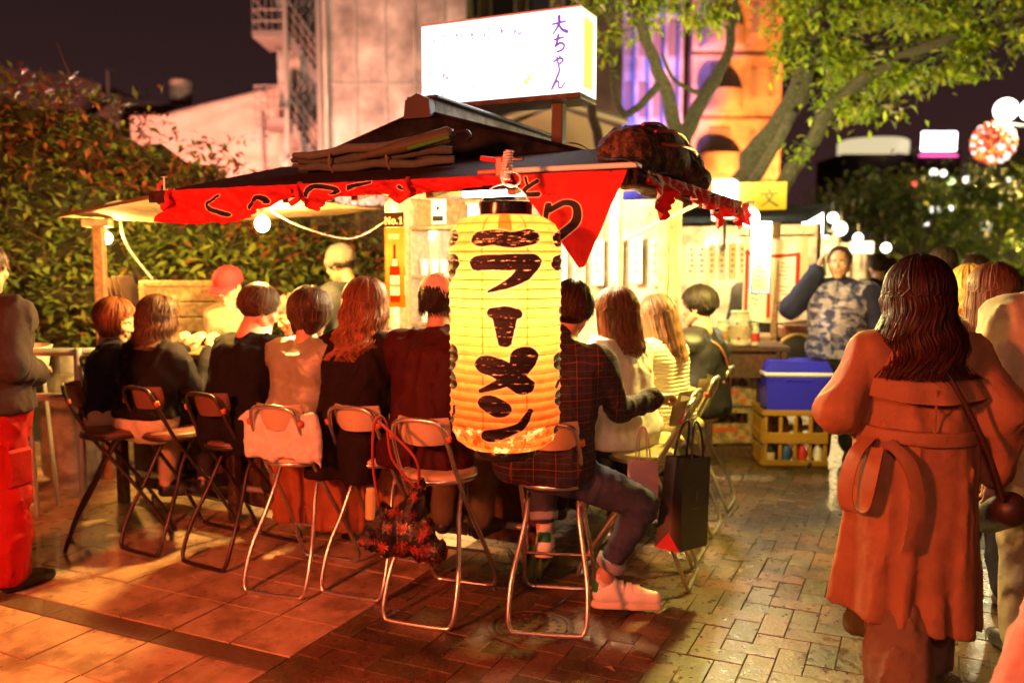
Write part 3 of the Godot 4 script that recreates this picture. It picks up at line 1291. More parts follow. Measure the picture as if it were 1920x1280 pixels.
func spray(g: Geo, at: Vector3, size: Vector3, n: int, tones: Array, l: float) -> void:
	for k in n:
		var q := Vector3(rng.randfn(0, 0.42), rng.randfn(0, 0.42), rng.randfn(0, 0.42))
		if noise_a.get_noise_3dv((at + q * size) * 1.6) < -0.12:
			continue
		g.col = (tones[rng.randi() % tones.size()] as Color) * rng.randf_range(0.75, 1.25)
		leaf_into(g, at + q * size, Vector3(rng.randf_range(-1, 1), rng.randf_range(-0.7, 0.25), rng.randf_range(-1, 1)), Vector3(rng.randf_range(-0.4, 0.4), 1, rng.randf_range(-0.4, 0.4)), l * rng.randf_range(0.7, 1.3), l * rng.randf_range(0.35, 0.5))


func build_trees() -> void:
	var bark := worn(mat("bark", lin(0.12, 0.095, 0.065), 0.9), "grime", 1.2)
	bump(bark, "rough", 3.0, 3.0)
	var lm := vmat("tree_leaf", 0.5)
	lm.backlight_enabled = true
	lm.backlight = Color(0.9, 0.95, 0.3)
	var tones := [Color(0.24, 0.28, 0.018), Color(0.18, 0.25, 0.016), Color(0.32, 0.32, 0.02), Color(0.13, 0.2, 0.016)]
	var z := -9.5
	var s := 9.5 / 1650.0
	var t := thing("zelkova_tree", "wide spreading tree with forked trunk and yellow green leaves behind the stall", "tree", Vector3(2.3, 0, z))
	var root := Vector3(2.3, 0, z)
	# limbs are given in metres from the root: x to the right, y up, z towards the camera
	var limbs := [
		[[Vector3(-0.35, 0, 0), Vector3(-0.42, 1.9, 0.05), Vector3(-0.5, 2.75, 0.0)], 0.17, 0.13],
		[[Vector3(-0.5, 2.75, 0), Vector3(-0.75, 3.35, 0.2), Vector3(-0.98, 3.85, 0.35), Vector3(-1.2, 4.6, 0.5)], 0.10, 0.05],
		[[Vector3(-0.5, 2.75, 0), Vector3(-0.2, 3.3, -0.3), Vector3(0.06, 3.75, -0.4), Vector3(0.2, 4.5, -0.6)], 0.11, 0.05],
		[[Vector3(0.0, 0, 0.1), Vector3(0.05, 1.8, 0.1), Vector3(0.25, 2.55, 0.05), Vector3(0.62, 3.15, 0.2), Vector3(0.75, 3.9, 0.3), Vector3(0.85, 4.8, 0.4)], 0.2, 0.1],
		[[Vector3(0.25, 2.55, 0.05), Vector3(0.55, 2.9, -0.2), Vector3(0.95, 3.4, -0.4), Vector3(1.25, 4.0, -0.5), Vector3(1.75, 4.6, -0.5)], 0.13, 0.06],
		[[Vector3(0.2, 1.0, 0.2), Vector3(0.45, 2.15, 0.3), Vector3(0.75, 2.75, 0.5), Vector3(0.98, 3.15, 0.6), Vector3(1.65, 3.55, 0.8), Vector3(2.4, 3.72, 1.0), Vector3(2.85, 4.2, 1.2)], 0.12, 0.04],
		[[Vector3(0.95, 3.4, -0.4), Vector3(1.4, 3.72, -0.1), Vector3(2.0, 3.8, 0.1), Vector3(2.6, 3.85, 0.2)], 0.06, 0.025],
		[[Vector3(0.06, 2.0, 0.1), Vector3(0.4, 2.75, 0.5), Vector3(0.5, 3.0, 0.55)], 0.08, 0.05],
		[[Vector3(-0.75, 3.35, 0.2), Vector3(-1.15, 3.0, 0.3), Vector3(-1.3, 3.6, 0.4), Vector3(-1.25, 4.4, 0.4)], 0.05, 0.03],
		[[Vector3(-1.0, 1.7, -0.4), Vector3(-1.25, 2.5, -0.3), Vector3(-1.45, 3.2, -0.2), Vector3(-1.55, 4.2, -0.2)], 0.09, 0.05],
		[[Vector3(2.4, 3.72, 1.0), Vector3(2.9, 3.75, 1.1), Vector3(3.4, 3.9, 1.2)], 0.04, 0.015],
		[[Vector3(-0.2, 3.3, -0.3), Vector3(-0.55, 3.45, -0.2), Vector3(-0.7, 3.7, -0.1)], 0.035, 0.02],
	]
	for k in limbs.size():
		var g := Geo.new()
		limb(g, limbs[k][0], limbs[k][1] * 0.85, limbs[k][2] * 0.75)
		part("trunk" if k in [0, 3] else "limb", g, bark, t)
	var crown := Geo.new()
	var clumps := [
		[Vector3(-1.2, 4.2, 0.3), Vector3(0.55, 0.5, 0.6), 900], [Vector3(-0.85, 4.1, 0.2), Vector3(0.45, 0.25, 0.5), 300], [Vector3(0.2, 4.45, -0.3), Vector3(0.8, 0.3, 0.7), 1000], [Vector3(-0.3, 4.0, 0.1), Vector3(0.35, 0.15, 0.4), 160], [Vector3(-1.45, 3.6, 0.3), Vector3(0.3, 0.25, 0.3), 130],
		[Vector3(0.75, 4.0, 0.2), Vector3(0.5, 0.4, 0.5), 560], [Vector3(1.1, 3.55, 0.2), Vector3(0.42, 0.24, 0.4), 420], [Vector3(1.0, 3.1, 0.5), Vector3(0.3, 0.3, 0.3), 280], [Vector3(1.5, 3.3, 0.6), Vector3(0.45, 0.2, 0.4), 420], [Vector3(1.55, 4.2, 0.0), Vector3(0.6, 0.4, 0.6), 900],
		[Vector3(2.1, 3.62, 0.8), Vector3(0.5, 0.2, 0.4), 520], [Vector3(2.2, 4.3, 0.5), Vector3(0.6, 0.4, 0.6), 900], [Vector3(2.65, 3.95, 0.9), Vector3(0.35, 0.3, 0.4), 440], [Vector3(2.9, 4.4, 0.8), Vector3(0.5, 0.35, 0.5), 500], [Vector3(0.5, 2.55, 0.6), Vector3(0.2, 0.2, 0.2), 60], [Vector3(1.9, 3.95, 0.3), Vector3(0.5, 0.25, 0.4), 480], [Vector3(3.35, 4.55, 0.7), Vector3(0.35, 0.3, 0.4), 240], [Vector3(0.5, 3.55, 0.4), Vector3(0.3, 0.25, 0.3), 120], [Vector3(2.75, 3.65, 1.1), Vector3(0.45, 0.2, 0.4), 420], [Vector3(2.0, 3.35, 0.9), Vector3(0.4, 0.14, 0.35), 260], [Vector3(1.25, 2.95, 0.75), Vector3(0.3, 0.15, 0.3), 160],
	]
	for c in clumps:
		spray(crown, c[0], c[1], int(c[2] * 1.35), tones, 0.108)
	stuff(part("crown", crown, lm, t))
	# dark trees of the park, far right
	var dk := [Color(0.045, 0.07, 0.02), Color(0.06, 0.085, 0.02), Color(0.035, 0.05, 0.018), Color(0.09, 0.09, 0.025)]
	var spots := [[11.2, -27.0, 4.6, "leftmost of the dark park trees, beside the yellow sign"], [14.6, -31.0, 5.6, "rounded park tree below the curved bright building"], [15.5, -24.0, 4.3, "low park tree above the heads of the crowd"], [18.4, -30.0, 5.9, "park tree left of the red flower ball"], [16.2, -19.5, 4.6, "tall park tree right behind the white globe lamps"], [9.6, -21.0, 3.6, "small park tree just right of the back stall lamps"], [20.5, -27.0, 6.6, "tallest dark park tree at the right edge"]]
	for q in spots:
		var pt := thing("park_tree", "dark green " + q[3], "tree", Vector3(q[0], 0, q[1]), 0.0, "trees of the park on the right")
		var tg := Geo.new()
		var hh: float = q[2]
		limb(tg, [Vector3(0, 0, 0), Vector3(0.1, hh * 0.35, 0), Vector3(-0.05, hh * 0.6, 0)], 0.2, 0.1)
		for k in 4:
			limb(tg, [Vector3(0, hh * 0.4, 0), Vector3(cos(k * 1.7) * 0.9, hh * 0.62, sin(k * 1.7) * 0.9), Vector3(cos(k * 1.7) * 1.5, hh * 0.8, sin(k * 1.7) * 1.4)], 0.09, 0.03)
		part("trunk", tg, bark, pt)
		var cg := Geo.new()
		for k in 15:
			var a := rng.randf() * TAU
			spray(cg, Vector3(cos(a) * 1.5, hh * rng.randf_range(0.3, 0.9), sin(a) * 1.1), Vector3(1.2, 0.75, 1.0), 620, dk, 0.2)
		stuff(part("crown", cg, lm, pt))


# ---------------------------------------------------------------- lamps of the street
func build_lights_of_the_street() -> void:
	var pole := mat("lamp_pole", lin(0.05, 0.045, 0.05), 0.5, 0.4)
	# pair of white globe lamps at the right
	var gl := thing("globe_street_lamp", "street lamp with two white glowing globes at the right edge", "street lamp", Vector3(10.2, 0, -17.0))
	var g := Geo.new()
	g.tube([Vector3(0, 0, 0), Vector3(0, 4.3, 0)], [0.07, 0.05], 10)
	part("pole", g, pole, gl)
	g = Geo.new()
	g.tube([Vector3(-0.85, 4.1, 0), Vector3(0, 4.0, 0), Vector3(-0.1 + 0.1, 4.0, 0), Vector3(0.35, 4.1, 0)], 0.035, 6)
	part("arm", g, pole, gl)
	for x in [-0.84, -0.34]:
		g = Geo.new()
		g.ball(Vector3(x, 4.36, 0), Vector3.ONE * 0.21, 14, 20)
		part("globe_lamp", g, glow("globe_glow", Color(1.0, 0.97, 0.9), 2.6), gl)
	lamp(Vector3(9.4, 4.36, -16.6), Color(1.0, 0.95, 0.72), 16.0, 0.25)
	# hanging ball of red and orange flowers with little lamps
	var fb := thing("flower_ball", "hanging ball of red and orange lights below the globe lamps", "decoration", Vector3(9.05, 3.72, -16.8))
	g = Geo.new()
	g.tube([Vector3(0.35, 0.55, -0.1), Vector3(0.0, 0.36, 0)], 0.02, 5)
	part("hanger", g, pole, fb)
	var reds := [glow("flower_red", Color(0.9, 0.07, 0.02), 0.36), glow("flower_orange", Color(1.0, 0.3, 0.03), 0.4), glow("flower_white", Color(1.0, 0.72, 0.66), 0.8)]
	for k in 110:
		var y := 1.0 - 2.0 * (k + 0.5) / 110.0
		var a := k * 2.39996
		var r := sqrt(1.0 - y * y)
		g = Geo.new()
		g.ball(Vector3(r * cos(a), y, r * sin(a)) * 0.36, Vector3.ONE * rng.randf_range(0.04, 0.062), 5, 7)
		part("flower_light", g, reds[[0, 1, 1, 2, 0, 2, 0][rng.randi() % 7]], fb)
	# small lights in the trees
	var far := thing("light_string", "strings of small coloured bulbs hung in the park trees", "string lights", Vector3(0, 0, -21.0))
	var cols := [Color(1, 0.95, 0.8), Color(1, 0.95, 0.8), Color(0.95, 0.6, 0.06), Color(0.8, 0.06, 0.05), Color(0.1, 0.12, 0.8), Color(0.6, 0.85, 0.3)]
	var pxs := [[1745, 325, 0, 9], [1757, 328, 0, 8], [1810, 338, 0, 9], [1735, 395, 0, 7], [1760, 393, 0, 8], [1772, 392, 0, 6], [1727, 420, 0, 7], [1738, 421, 0, 4], [1725, 372, 2, 4], [1728, 380, 2, 4], [1722, 388, 2, 4], [1716, 398, 2, 4], [1710, 345, 3, 6], [1698, 350, 3, 5], [1712, 371, 3, 5], [1704, 386, 4, 4], [1780, 342, 5, 9], [1868, 341, 0, 5], [1858, 385, 0, 3]]
	for q in pxs:
		g = Geo.new()
		var k2 := 21.0 / 1650.0
		g.ball(Vector3((q[0] - 960) * k2, 1.5 + (490 - q[1]) * k2, rng.randf_range(-0.3, 0.3)), Vector3.ONE * q[3] * k2 * 0.75, 6, 9)
		part("bulb_light", g, glow("string_glow_%d" % q[2], cols[q[2]], 1.6), far)
	g = Geo.new()
	g.tube([Vector3(9.2, 3.7, 0), Vector3(9.9, 3.45, 0), Vector3(10.9, 3.4, 0), Vector3(11.6, 3.6, 0)], 0.012, 4)
	g.tube([Vector3(9.3, 3.3, 0), Vector3(9.9, 2.6, 0), Vector3(10.4, 2.7, 0), Vector3(11.5, 2.85, 0)], 0.012, 4)
	part("cord", g, pole, far)
	# unseen lamp posts, placed among the park trees to light them
	for q in [[Vector3(12.6, 0, -23.5), "unseen park lamp post lighting the trees right of the stall row"], [Vector3(17.2, 0, -23.0), "unseen park lamp post lighting the trees at the right edge"]]:
		var pl := thing("unseen_park_lamp", q[1], "street lamp", q[0])
		g = Geo.new()
		g.tube([Vector3.ZERO, Vector3(0, 2.3, 0)], [0.06, 0.045], 8)
		part("pole", g, pole, pl)
		g = Geo.new()
		g.ball(Vector3(0, 2.45, 0), Vector3.ONE * 0.16, 8, 12)
		part("globe_lamp", g, glow("park_glow", Color(1.0, 0.85, 0.5), 1.0), pl)
		lamp(q[0] + Vector3(0, 2.45, 0), Color(1.0, 0.85, 0.45), 26.0, 0.14)
	# unseen flood lights, placed at the feet of the facades to light them
	var fm := mat("flood_body", lin(0.05, 0.05, 0.05), 0.5, 0.5)
	for q in [[Vector3(4.6, 0.3, -34.5), Vector3(4.9, 10.0, -42), Color(0.52, 0.48, 1.0), 300.0, "floodlight aimed up at the violet building", 27.0], [Vector3(11.4, 0.3, -34.5), Vector3(10.9, 9.0, -42), Color(1.0, 0.58, 0.27), 520.0, "floodlight aimed up at the orange tower", 30.0]]:
		var ft := thing("unseen_flood_lamp", q[4], "floodlight", q[0])
		var fg := Geo.new()
		fg.box(Vector3(0, 0, 0.06), Vector3(0.5, 0.35, 0.12), 0.02)
		part("housing", fg, fm, ft)
		fg = Geo.new()
		fg.box(Vector3(0, 0, -0.02), Vector3(0.42, 0.27, 0.02))
		part("lens_light", fg, glow("flood_glow_" + q[4].substr(30, 4), q[2], 2.0), ft)
		fg = Geo.new()
		fg.box(Vector3(0, -0.24, 0.06), Vector3(0.1, 0.14, 0.1))
		part("foot", fg, fm, ft)
		spot(q[0] + Vector3(0, 0.1, -0.35), q[1], q[2], q[3], q[5], 0.2)
	# unseen street lamps behind the hedge, placed to light the tower and pink hall
	for q in [[Vector3(-5.6, 0, -17.5), 2.3, Color(1.0, 0.84, 0.74), 80.0, "unseen street lamp behind the hedge, lighting the tan tower"], [Vector3(-8.6, 0, -23.0), 2.4, Color(1.0, 0.62, 0.52), 120.0, "unseen street lamp behind the hedge, lighting the pink hall"]]:
		var sl := thing("unseen_street_lamp", q[4], "street lamp", q[0])
		var sg := Geo.new()
		sg.tube([Vector3.ZERO, Vector3(0, q[1], 0)], [0.06, 0.045], 8)
		part("pole", sg, pole, sl)
		sg = Geo.new()
		sg.ball(Vector3(0, q[1] + 0.15, 0), Vector3.ONE * 0.17, 8, 12)
		part("globe_lamp", sg, glow("street_glow", Color(1.0, 0.75, 0.5), 1.6), sl)
		lamp(q[0] + Vector3(0, q[1] + 0.15, 0), q[2], q[3], 0.15)
	# red lanterns out of view, placed to light the near side of the walk
	var rl := mat("red_paper", lin(0.7, 0.08, 0.04), 0.7)
	rl.emission_enabled = true
	rl.emission = Color(1.0, 0.3, 0.15)
	rl.emission_energy_multiplier = 1.0
	for q in [[Vector3(-2.5, 2.1, -0.45), "left", Color(1.0, 0.15, 0.045), 11.5], [Vector3(-0.2, 2.3, 0.5), "right", Color(1.0, 0.40, 0.28), 1.5]]:
		var ln := thing("unseen_red_lantern", "unseen red paper lantern lighting the near side, the %s one" % q[1], "lantern", q[0])
		var lg2 := lathe_obj([Vector2(0.08, -0.22), Vector2(0.17, -0.17), Vector2(0.2, 0), Vector2(0.17, 0.17), Vector2(0.08, 0.22)], 18)
		part("paper_lamp_shade", lg2, rl, ln)
		part("cap", lathe_obj([Vector2(0, 0.22), Vector2(0.085, 0.22), Vector2(0.085, 0.26), Vector2(0, 0.26)], 14), pole, ln)
		lamp(q[0], (q[2] as Color).linear_to_srgb(), q[3], 0.18)


# ---------------------------------------------------------------- drawing flat print
class Ink:
	var w := 0
	var h := 0
	var a := PackedByteArray()

	func _init(ww: int, hh: int) -> void:
		w = ww
		h = hh
		a.resize(w * h)

	func dot(p: Vector2, r: float, val := 255) -> void:
		for y in range(maxi(0, int(p.y - r)), mini(h, int(p.y + r) + 2)):
			for x in range(maxi(0, int(p.x - r)), mini(w, int(p.x + r) + 2)):
				var q := r - Vector2(x, y).distance_to(p) + 0.5
				if q > 0.0:
					var k := y * w + x
					a[k] = maxi(a[k], int(minf(q, 1.0) * val))

	func stroke(pts: Array, r0: float, r1: float, at := Vector2.ZERO, s := 1.0) -> void:  # brush line through the points, radius from r0 to r1
		if pts.size() > 2:
			var fine := []
			for k in pts.size() - 1:
				for j in 6:
					fine.append((pts[k] as Vector2).cubic_interpolate(pts[k + 1], pts[maxi(k - 1, 0)], pts[mini(k + 2, pts.size() - 1)], j / 6.0))
			fine.append(pts[pts.size() - 1])
			pts = fine
		var total := 0.0
		for k in pts.size() - 1:
			total += (pts[k] as Vector2).distance_to(pts[k + 1])
		var run := 0.0
		for k in pts.size() - 1:
			var p: Vector2 = pts[k]
			var q: Vector2 = pts[k + 1]
			var l := p.distance_to(q)
			var n := maxi(1, int(l * s / maxf(1.0, minf(r0, r1) * s * 0.35)))
			for j in n + 1:
				var f := (run + l * j / n) / maxf(total, 0.001)
				dot(at + p.lerp(q, float(j) / n) * s, lerpf(r0, r1, f) * s)
			run += l

	func fill(pts: Array, at := Vector2.ZERO, s := 1.0) -> void:
		var poly := PackedVector2Array()
		var lo := Vector2.ONE * 1e9
		var hi := -lo
		for p in pts:
			var q: Vector2 = at + (p as Vector2) * s
			poly.append(q)
			lo = lo.min(q)
			hi = hi.max(q)
		for y in range(maxi(0, int(lo.y)), mini(h, int(hi.y) + 1)):
			for x in range(maxi(0, int(lo.x)), mini(w, int(hi.x) + 1)):
				if Geometry2D.is_point_in_polygon(Vector2(x, y), poly):
					a[y * w + x] = 255

	func grown(r: int) -> Ink:
		var g := Ink.new(w, h)
		for y in range(r, h - r):
			for x in range(r, w - r):
				if a[y * w + x] > 127:
					if a[y * w + x - 1] < 128 or a[y * w + x + 1] < 128 or a[(y - 1) * w + x] < 128 or a[(y + 1) * w + x] < 128:
						g.dot(Vector2(x, y), r)
					g.a[y * w + x] = 255
		return g


func paint_image(w: int, h: int, back: Callable, layers: Array) -> ImageTexture:  # layers of [Ink, colour (sRGB), strength callable or null]
	var im := Image.create(w, h, false, Image.FORMAT_RGB8)
	var data := PackedByteArray()
	data.resize(w * h * 3)
	var k := 0
	for y in h:
		for x in w:
			var c: Color = back.call(x, y)
			for l in layers:
				var a: int = l[0].a[k]
				if a:
					var s := a / 255.0
					if l[2] != null:
						s *= l[2].call(x, y)
					c = c.lerp(l[1], s)
			data[k * 3] = clampi(int(c.r * 255), 0, 255)
			data[k * 3 + 1] = clampi(int(c.g * 255), 0, 255)
			data[k * 3 + 2] = clampi(int(c.b * 255), 0, 255)
			k += 1
	im.set_data(w, h, false, Image.FORMAT_RGB8, data)
	return ImageTexture.create_from_image(im)


func V(x: float, y: float) -> Vector2:
	return Vector2(x, y)


# brush characters in a 100 by 100 cell
func glyph(name_: String) -> Array:
	match name_:
		"ra": return [[[V(18, 12), V(50, 14), V(84, 10)], 7, 8], [[V(8, 38), V(50, 42), V(90, 36)], 8, 10], [[V(90, 36), V(82, 58), V(60, 80), V(26, 98)], 10, 3]]
		"bar": return [[[V(50, 2), V(49, 50), V(50, 98)], 15, 9]]
		"me": return [[[V(78, 4), V(66, 40), V(40, 74), V(8, 96)], 10, 4], [[V(22, 28), V(50, 52), V(82, 80)], 9, 10]]
		"n": return [[[V(14, 14), V(24, 20), V(36, 30)], 8, 11], [[V(92, 18), V(74, 56), V(46, 80), V(10, 94)], 4, 11]]
		"to": return [[[V(30, 6), V(36, 30), V(46, 50)], 5, 4], [[V(82, 26), V(50, 46), V(26, 66), V(30, 86), V(86, 88)], 8, 10]]
		"ri": return [[[V(24, 18), V(18, 50), V(28, 66)], 7, 4], [[V(28, 30), V(58, 12), V(80, 22), V(78, 60), V(46, 96)], 6, 9]]
		"ku": return [[[V(64, 6), V(28, 44), V(66, 92)], 8, 6]]
		"tsu": return [[[V(10, 34), V(52, 16), V(86, 34), V(82, 64), V(44, 88)], 9, 6]]
		"dai": return [[[V(10, 42), V(50, 38), V(84, 34)], 3, 3], [[V(48, 6), V(46, 46), V(14, 92)], 5, 2.5], [[V(46, 46), V(66, 74), V(94, 88)], 3, 5]]
		"chi": return [[[V(22, 28), V(50, 24), V(74, 20)], 3, 3], [[V(46, 6), V(36, 50), V(30, 62), V(58, 48), V(80, 60), V(72, 82), V(40, 92)], 4, 3]]
		"ya": return [[[V(22, 46), V(60, 32), V(76, 44), V(60, 60)], 3, 3], [[V(40, 26), V(56, 90)], 3, 3], [[V(56, 22), V(62, 34)], 3, 3]]
		"nn": return [[[V(56, 6), V(34, 52), V(12, 94), V(38, 58), V(52, 60), V(54, 88), V(70, 90), V(90, 66)], 3.5, 2.5]]
		"bun": return [[[V(46, 4), V(54, 18)], 5, 5], [[V(8, 30), V(50, 28), V(92, 26)], 4, 4], [[V(68, 32), V(50, 66), V(10, 94)], 5, 3], [[V(32, 34), V(52, 66), V(94, 94)], 4, 6]]
	return []


func write(ink: Ink, chars: Array, at: Vector2, s: float, step: Vector2, fat := 1.0) -> void:
	for c in chars:
		for q in glyph(c):
			ink.stroke(q[0], q[1] * fat, q[2] * fat, at, s)
		at += step


# ---------------------------------------------------------------- the stall
func build_stall() -> void:
	var sh := thing("food_stall", "dark gable roofed street food stall behind the big yellow paper lantern", "food stall", st(0, 0, 0), TURN)
	var roofm := worn(mat("roof_sheet", lin(0.03, 0.034, 0.04), 0.85), "grime", 0.8)
	roofm.metallic_specular = 0.1
	var board := worn(mat("eave_board", lin(0.06, 0.036, 0.026), 0.8), "wood", 1.5)
	board.metallic_specular = 0.15
	var wood := worn(mat("stall_wood", lin(0.42, 0.25, 0.12), 0.6), "wood", 2.0)
	var dark := worn(mat("dark_wood", lin(0.12, 0.06, 0.035), 0.6), "wood", 2.0)
	var cream := worn(mat("cream_trim", lin(0.62, 0.52, 0.36), 0.6), "grime", 1.0)
	var white := worn(mat("white_sheet", lin(0.8, 0.76, 0.68), 0.7), "grime", 0.5)
	var steel := mat("galvanised", lin(0.6, 0.58, 0.55), 0.35, 0.6)
	var g := Geo.new()
	var q := func(u: float, h: float, v: float) -> Vector3: return Vector3(u, h, -v)
	# eaves: thin boards that slope out and down
	g = Geo.new()
	_slab(g, [q.call(-2.14, 1.79, 0.0), q.call(-0.0, 1.79, 0.0), q.call(-0.43, 1.985, 0.85), q.call(-2.14, 1.985, 0.85)], 0.022)
	part("front_eave", g, board, sh)
	g = Geo.new()
	_slab(g, [q.call(0.0, 1.788, 0.0), q.call(0.0, 1.788, 2.0), q.call(-0.43, 1.985, 2.0), q.call(-0.43, 1.985, 0.85)], 0.022)
	part("side_eave", g, board, sh)
	g = Geo.new()
	g.box(q.call(-1.07, 1.775, -0.012), Vector3(2.14, 0.05, 0.02), 0.004)
	part("front_fascia", g, board, sh)
	g = Geo.new()
	g.box(q.call(0.012, 1.775, 1.0), Vector3(0.02, 0.05, 2.0), 0.004)
	part("side_fascia", g, board, sh)
	g = Geo.new()
	g.box(q.call(-0.23, 1.815, 0.03), Vector3(0.5, 0.018, 0.06), 0.004)
	part("white_edge_strip", g, mat("white_paint", lin(0.75, 0.74, 0.7), 0.5), sh)
	# roof
	g = Geo.new()
	_slab(g, [q.call(-1.3, 2.22, 0.85), q.call(-1.3, 2.22, 2.4), q.call(-2.12, 1.97, 2.4), q.call(-2.12, 1.97, 0.85)], 0.02)
	part("roof_slope", g, roofm, sh)
	g = Geo.new()
	_slab(g, [q.call(-1.3, 2.22, 2.4), q.call(-1.3, 2.22, 0.85), q.call(-0.42, 1.97, 0.85), q.call(-0.42, 1.97, 2.4)], 0.02)
	part("roof_slope", g, roofm, sh)
	g = Geo.new()
	g.prism([V(-2.1, 1.975), V(-0.44, 1.975), V(-1.3, 2.205)], 0.02, Transform3D(Basis.IDENTITY, q.call(0, 0, 0.87)))
	part("gable_panel", g, roofm, sh)
	g = Geo.new()
	g.prism([V(-1.375, 2.17), V(-1.225, 2.17), V(-1.235, 2.255), V(-1.3, 2.285), V(-1.365, 2.255)], 0.05, Transform3D(Basis.IDENTITY, q.call(0, 0, 0.86)))
	part("ridge_end", g, mat("ridge_black", lin(0.035, 0.028, 0.025), 0.5), sh)
	g = Geo.new()
	g.box(q.call(-1.3, 2.225, 1.635), Vector3(0.12, 0.075, 1.53), 0.008)
	part("ridge_vent", g, cream, sh)
	g = Geo.new()
	g.box(q.call(-1.3, 2.272, 1.635), Vector3(0.17, 0.016, 1.56), 0.004)
	part("ridge_cap", g, mats["ridge_black"], sh)
	# framing under the roof
	for v in [0.95, 1.35, 1.75, 2.15]:
		g = Geo.new()
		g.box(q.call(-1.25, 1.93, v), Vector3(1.66, 0.045, 0.04), 0.004)
		part("ceiling_beam", g, wood, sh)
	for u in [-2.05, -0.42]:
		g = Geo.new()
		g.box(q.call(u, 1.92, 1.6), Vector3(0.05, 0.06, 1.5), 0.004)
		part("side_beam", g, wood, sh)
	g = Geo.new()
	g.box(q.call(-1.24, 1.92, 0.87), Vector3(1.66, 0.06, 0.04), 0.004)
	part("front_beam", g, wood, sh)
	for k in 4:
		g = Geo.new()
		_slab(g, [q.call(0.0, 1.76, 0.88 + 0.36 * k), q.call(0.0, 1.76, 0.91 + 0.36 * k), q.call(-0.43, 1.957, 0.91 + 0.36 * k), q.call(-0.43, 1.957, 0.88 + 0.36 * k)], 0.03)
		part("rafter", g, wood, sh)
	for k in 6:
		g = Geo.new()
		_slab(g, [q.call(-2.1 + 0.33 * k, 1.76, 0.0), q.call(-2.07 + 0.33 * k, 1.76, 0.0), q.call(-2.07 + 0.33 * k, 1.957, 0.85), q.call(-2.1 + 0.33 * k, 1.957, 0.85)], 0.03)
		part("rafter", g, wood, sh)
	g = Geo.new()
	g.box(q.call(-0.2, 1.83, 1.4), Vector3(0.04, 0.03, 1.15), 0.003)
	part("batten", g, wood, sh)
	for uv_ in [V(-0.70, 1.97), V(-2.02, 1.7), V(-0.62, 2.7), V(-2.05, 2.35)]:
		g = Geo.new()
		g.box(q.call(uv_.x, 0.96, uv_.y), Vector3(0.06, 1.9, 0.06), 0.006)
		part("post", g, cream, sh)
	g = Geo.new()
	g.tube([q.call(-0.70, 1.6, 1.97), q.call(-0.2, 1.83, 1.97)], 0.012, 6)
	part("brace", g, steel, sh)
	# counter, L shaped
	g = Geo.new()
	g.box(q.call(-2.2, 0.96, 1.12), Vector3(2.9, 0.04, 0.34), 0.008)
	part("front_counter_top", g, wood, sh)
	g = Geo.new()
	g.box(q.call(-0.9, 0.958, 2.0), Vector3(0.32, 0.04, 1.4), 0.008)
	part("side_counter_top", g, wood, sh)
	for k in 18:
		g = Geo.new()
		g.box(q.call(-3.55 + 0.16 * k, 0.5, 1.17 + 0.003 * (k % 2)), Vector3(0.154, 0.86, 0.02), 0.003)
		part("counter_plank", g, dark, sh)
	for k in 7:
		g = Geo.new()
		g.box(q.call(-0.93 + 0.003 * (k % 2), 0.5, 1.36 + 0.16 * k), Vector3(0.02, 0.86, 0.154), 0.003)
		part("counter_plank", g, dark, sh)
	g = Geo.new()
	g.tube([q.call(-3.6, 0.18, 1.1), q.call(-0.85, 0.18, 1.1)], 0.018, 8)
	part("foot_rail", g, steel, sh)
	for u in [-3.6, -2.7, -1.9]:
		g = Geo.new()
		g.box(q.call(u, 0.47, 1.05), Vector3(0.06, 0.94, 0.06), 0.006)
		part("counter_leg", g, dark, sh)
	# back wall: hanging white plastic sheets
	for k in 3:
		var u0 := -2.1 + 0.52 * k
		g = Geo.new()
		g.sheet(16, 6, func(a, b): return q.call(u0 + 0.53 * a, 1.9 - 1.5 * b, 2.75 + 0.02 * k + 0.018 * sin(a * 14 + k) * (0.3 + b)))
		part("back_sheet", g, white, sh)
	g = Geo.new()
	g.box(q.call(-2.09, 1.3, 2.05), Vector3(0.02, 1.2, 0.6), 0.003)
	part("side_board", g, wood, sh)
	g = Geo.new()
	g.box(q.call(-1.93, 1.3, 2.30), Vector3(0.4, 1.2, 0.02), 0.003)
	part("rear_board", g, wood, sh)
	# kitchen: stove block, pots
	g = Geo.new()
	g.box(q.call(-1.5, 0.45, 1.75), Vector3(0.9, 0.9, 0.4), 0.01)
	part("stove_block", g, steel, sh)
	# fluorescent fitting under the ridge
	var tubem := glow("tube_glow", Color(1.0, 0.93, 0.82), 5.0)
	g = Geo.new()
	g.tube([q.call(-1.42, 1.87, 1.5), q.call(-0.7, 1.87, 1.5)], 0.022, 10)
	part("tube_lamp", g, tubem, sh)
	g = Geo.new()
	g.box(q.call(-1.06, 1.915, 1.5), Vector3(0.8, 0.03, 0.09), 0.004)
	part("lamp_fitting", g, white, sh)
	for u in [-1.3, -1.05, -0.82]:
		lamp(q.call(u, 1.835, 1.5), Color(1.0, 0.86, 0.62), 1.5, 0.04, sh)
	var panel := thing("lit_white_panel", "white glowing light panel inside the stall, left of the lantern's top", "lamp", st(-1.56, 1.66, 2.22), TURN)  # glowing panel for the white glare at the back of the stall
	g = Geo.new()
	g.box(Vector3(0, 0.1, 0), Vector3(0.42, 0.2, 0.03), 0.006)
	part("diffuser_light", g, glow("panel_glow", Color(1.0, 0.95, 0.86), 2.0), panel)
	for sy in [-1, 1]:
		g = Geo.new()
		g.box(Vector3(0, 0.1 + 0.108 * sy, 0), Vector3(0.45, 0.016, 0.05), 0.003)
		part("frame", g, cream, panel)
	var pa := AreaLight3D.new()
	pa.name = "panel_area_light"
	pa.area_size = Vector2(0.42, 0.2)
	pa.light_energy = 0.5
	pa.light_color = Color(1.0, 0.93, 0.8)
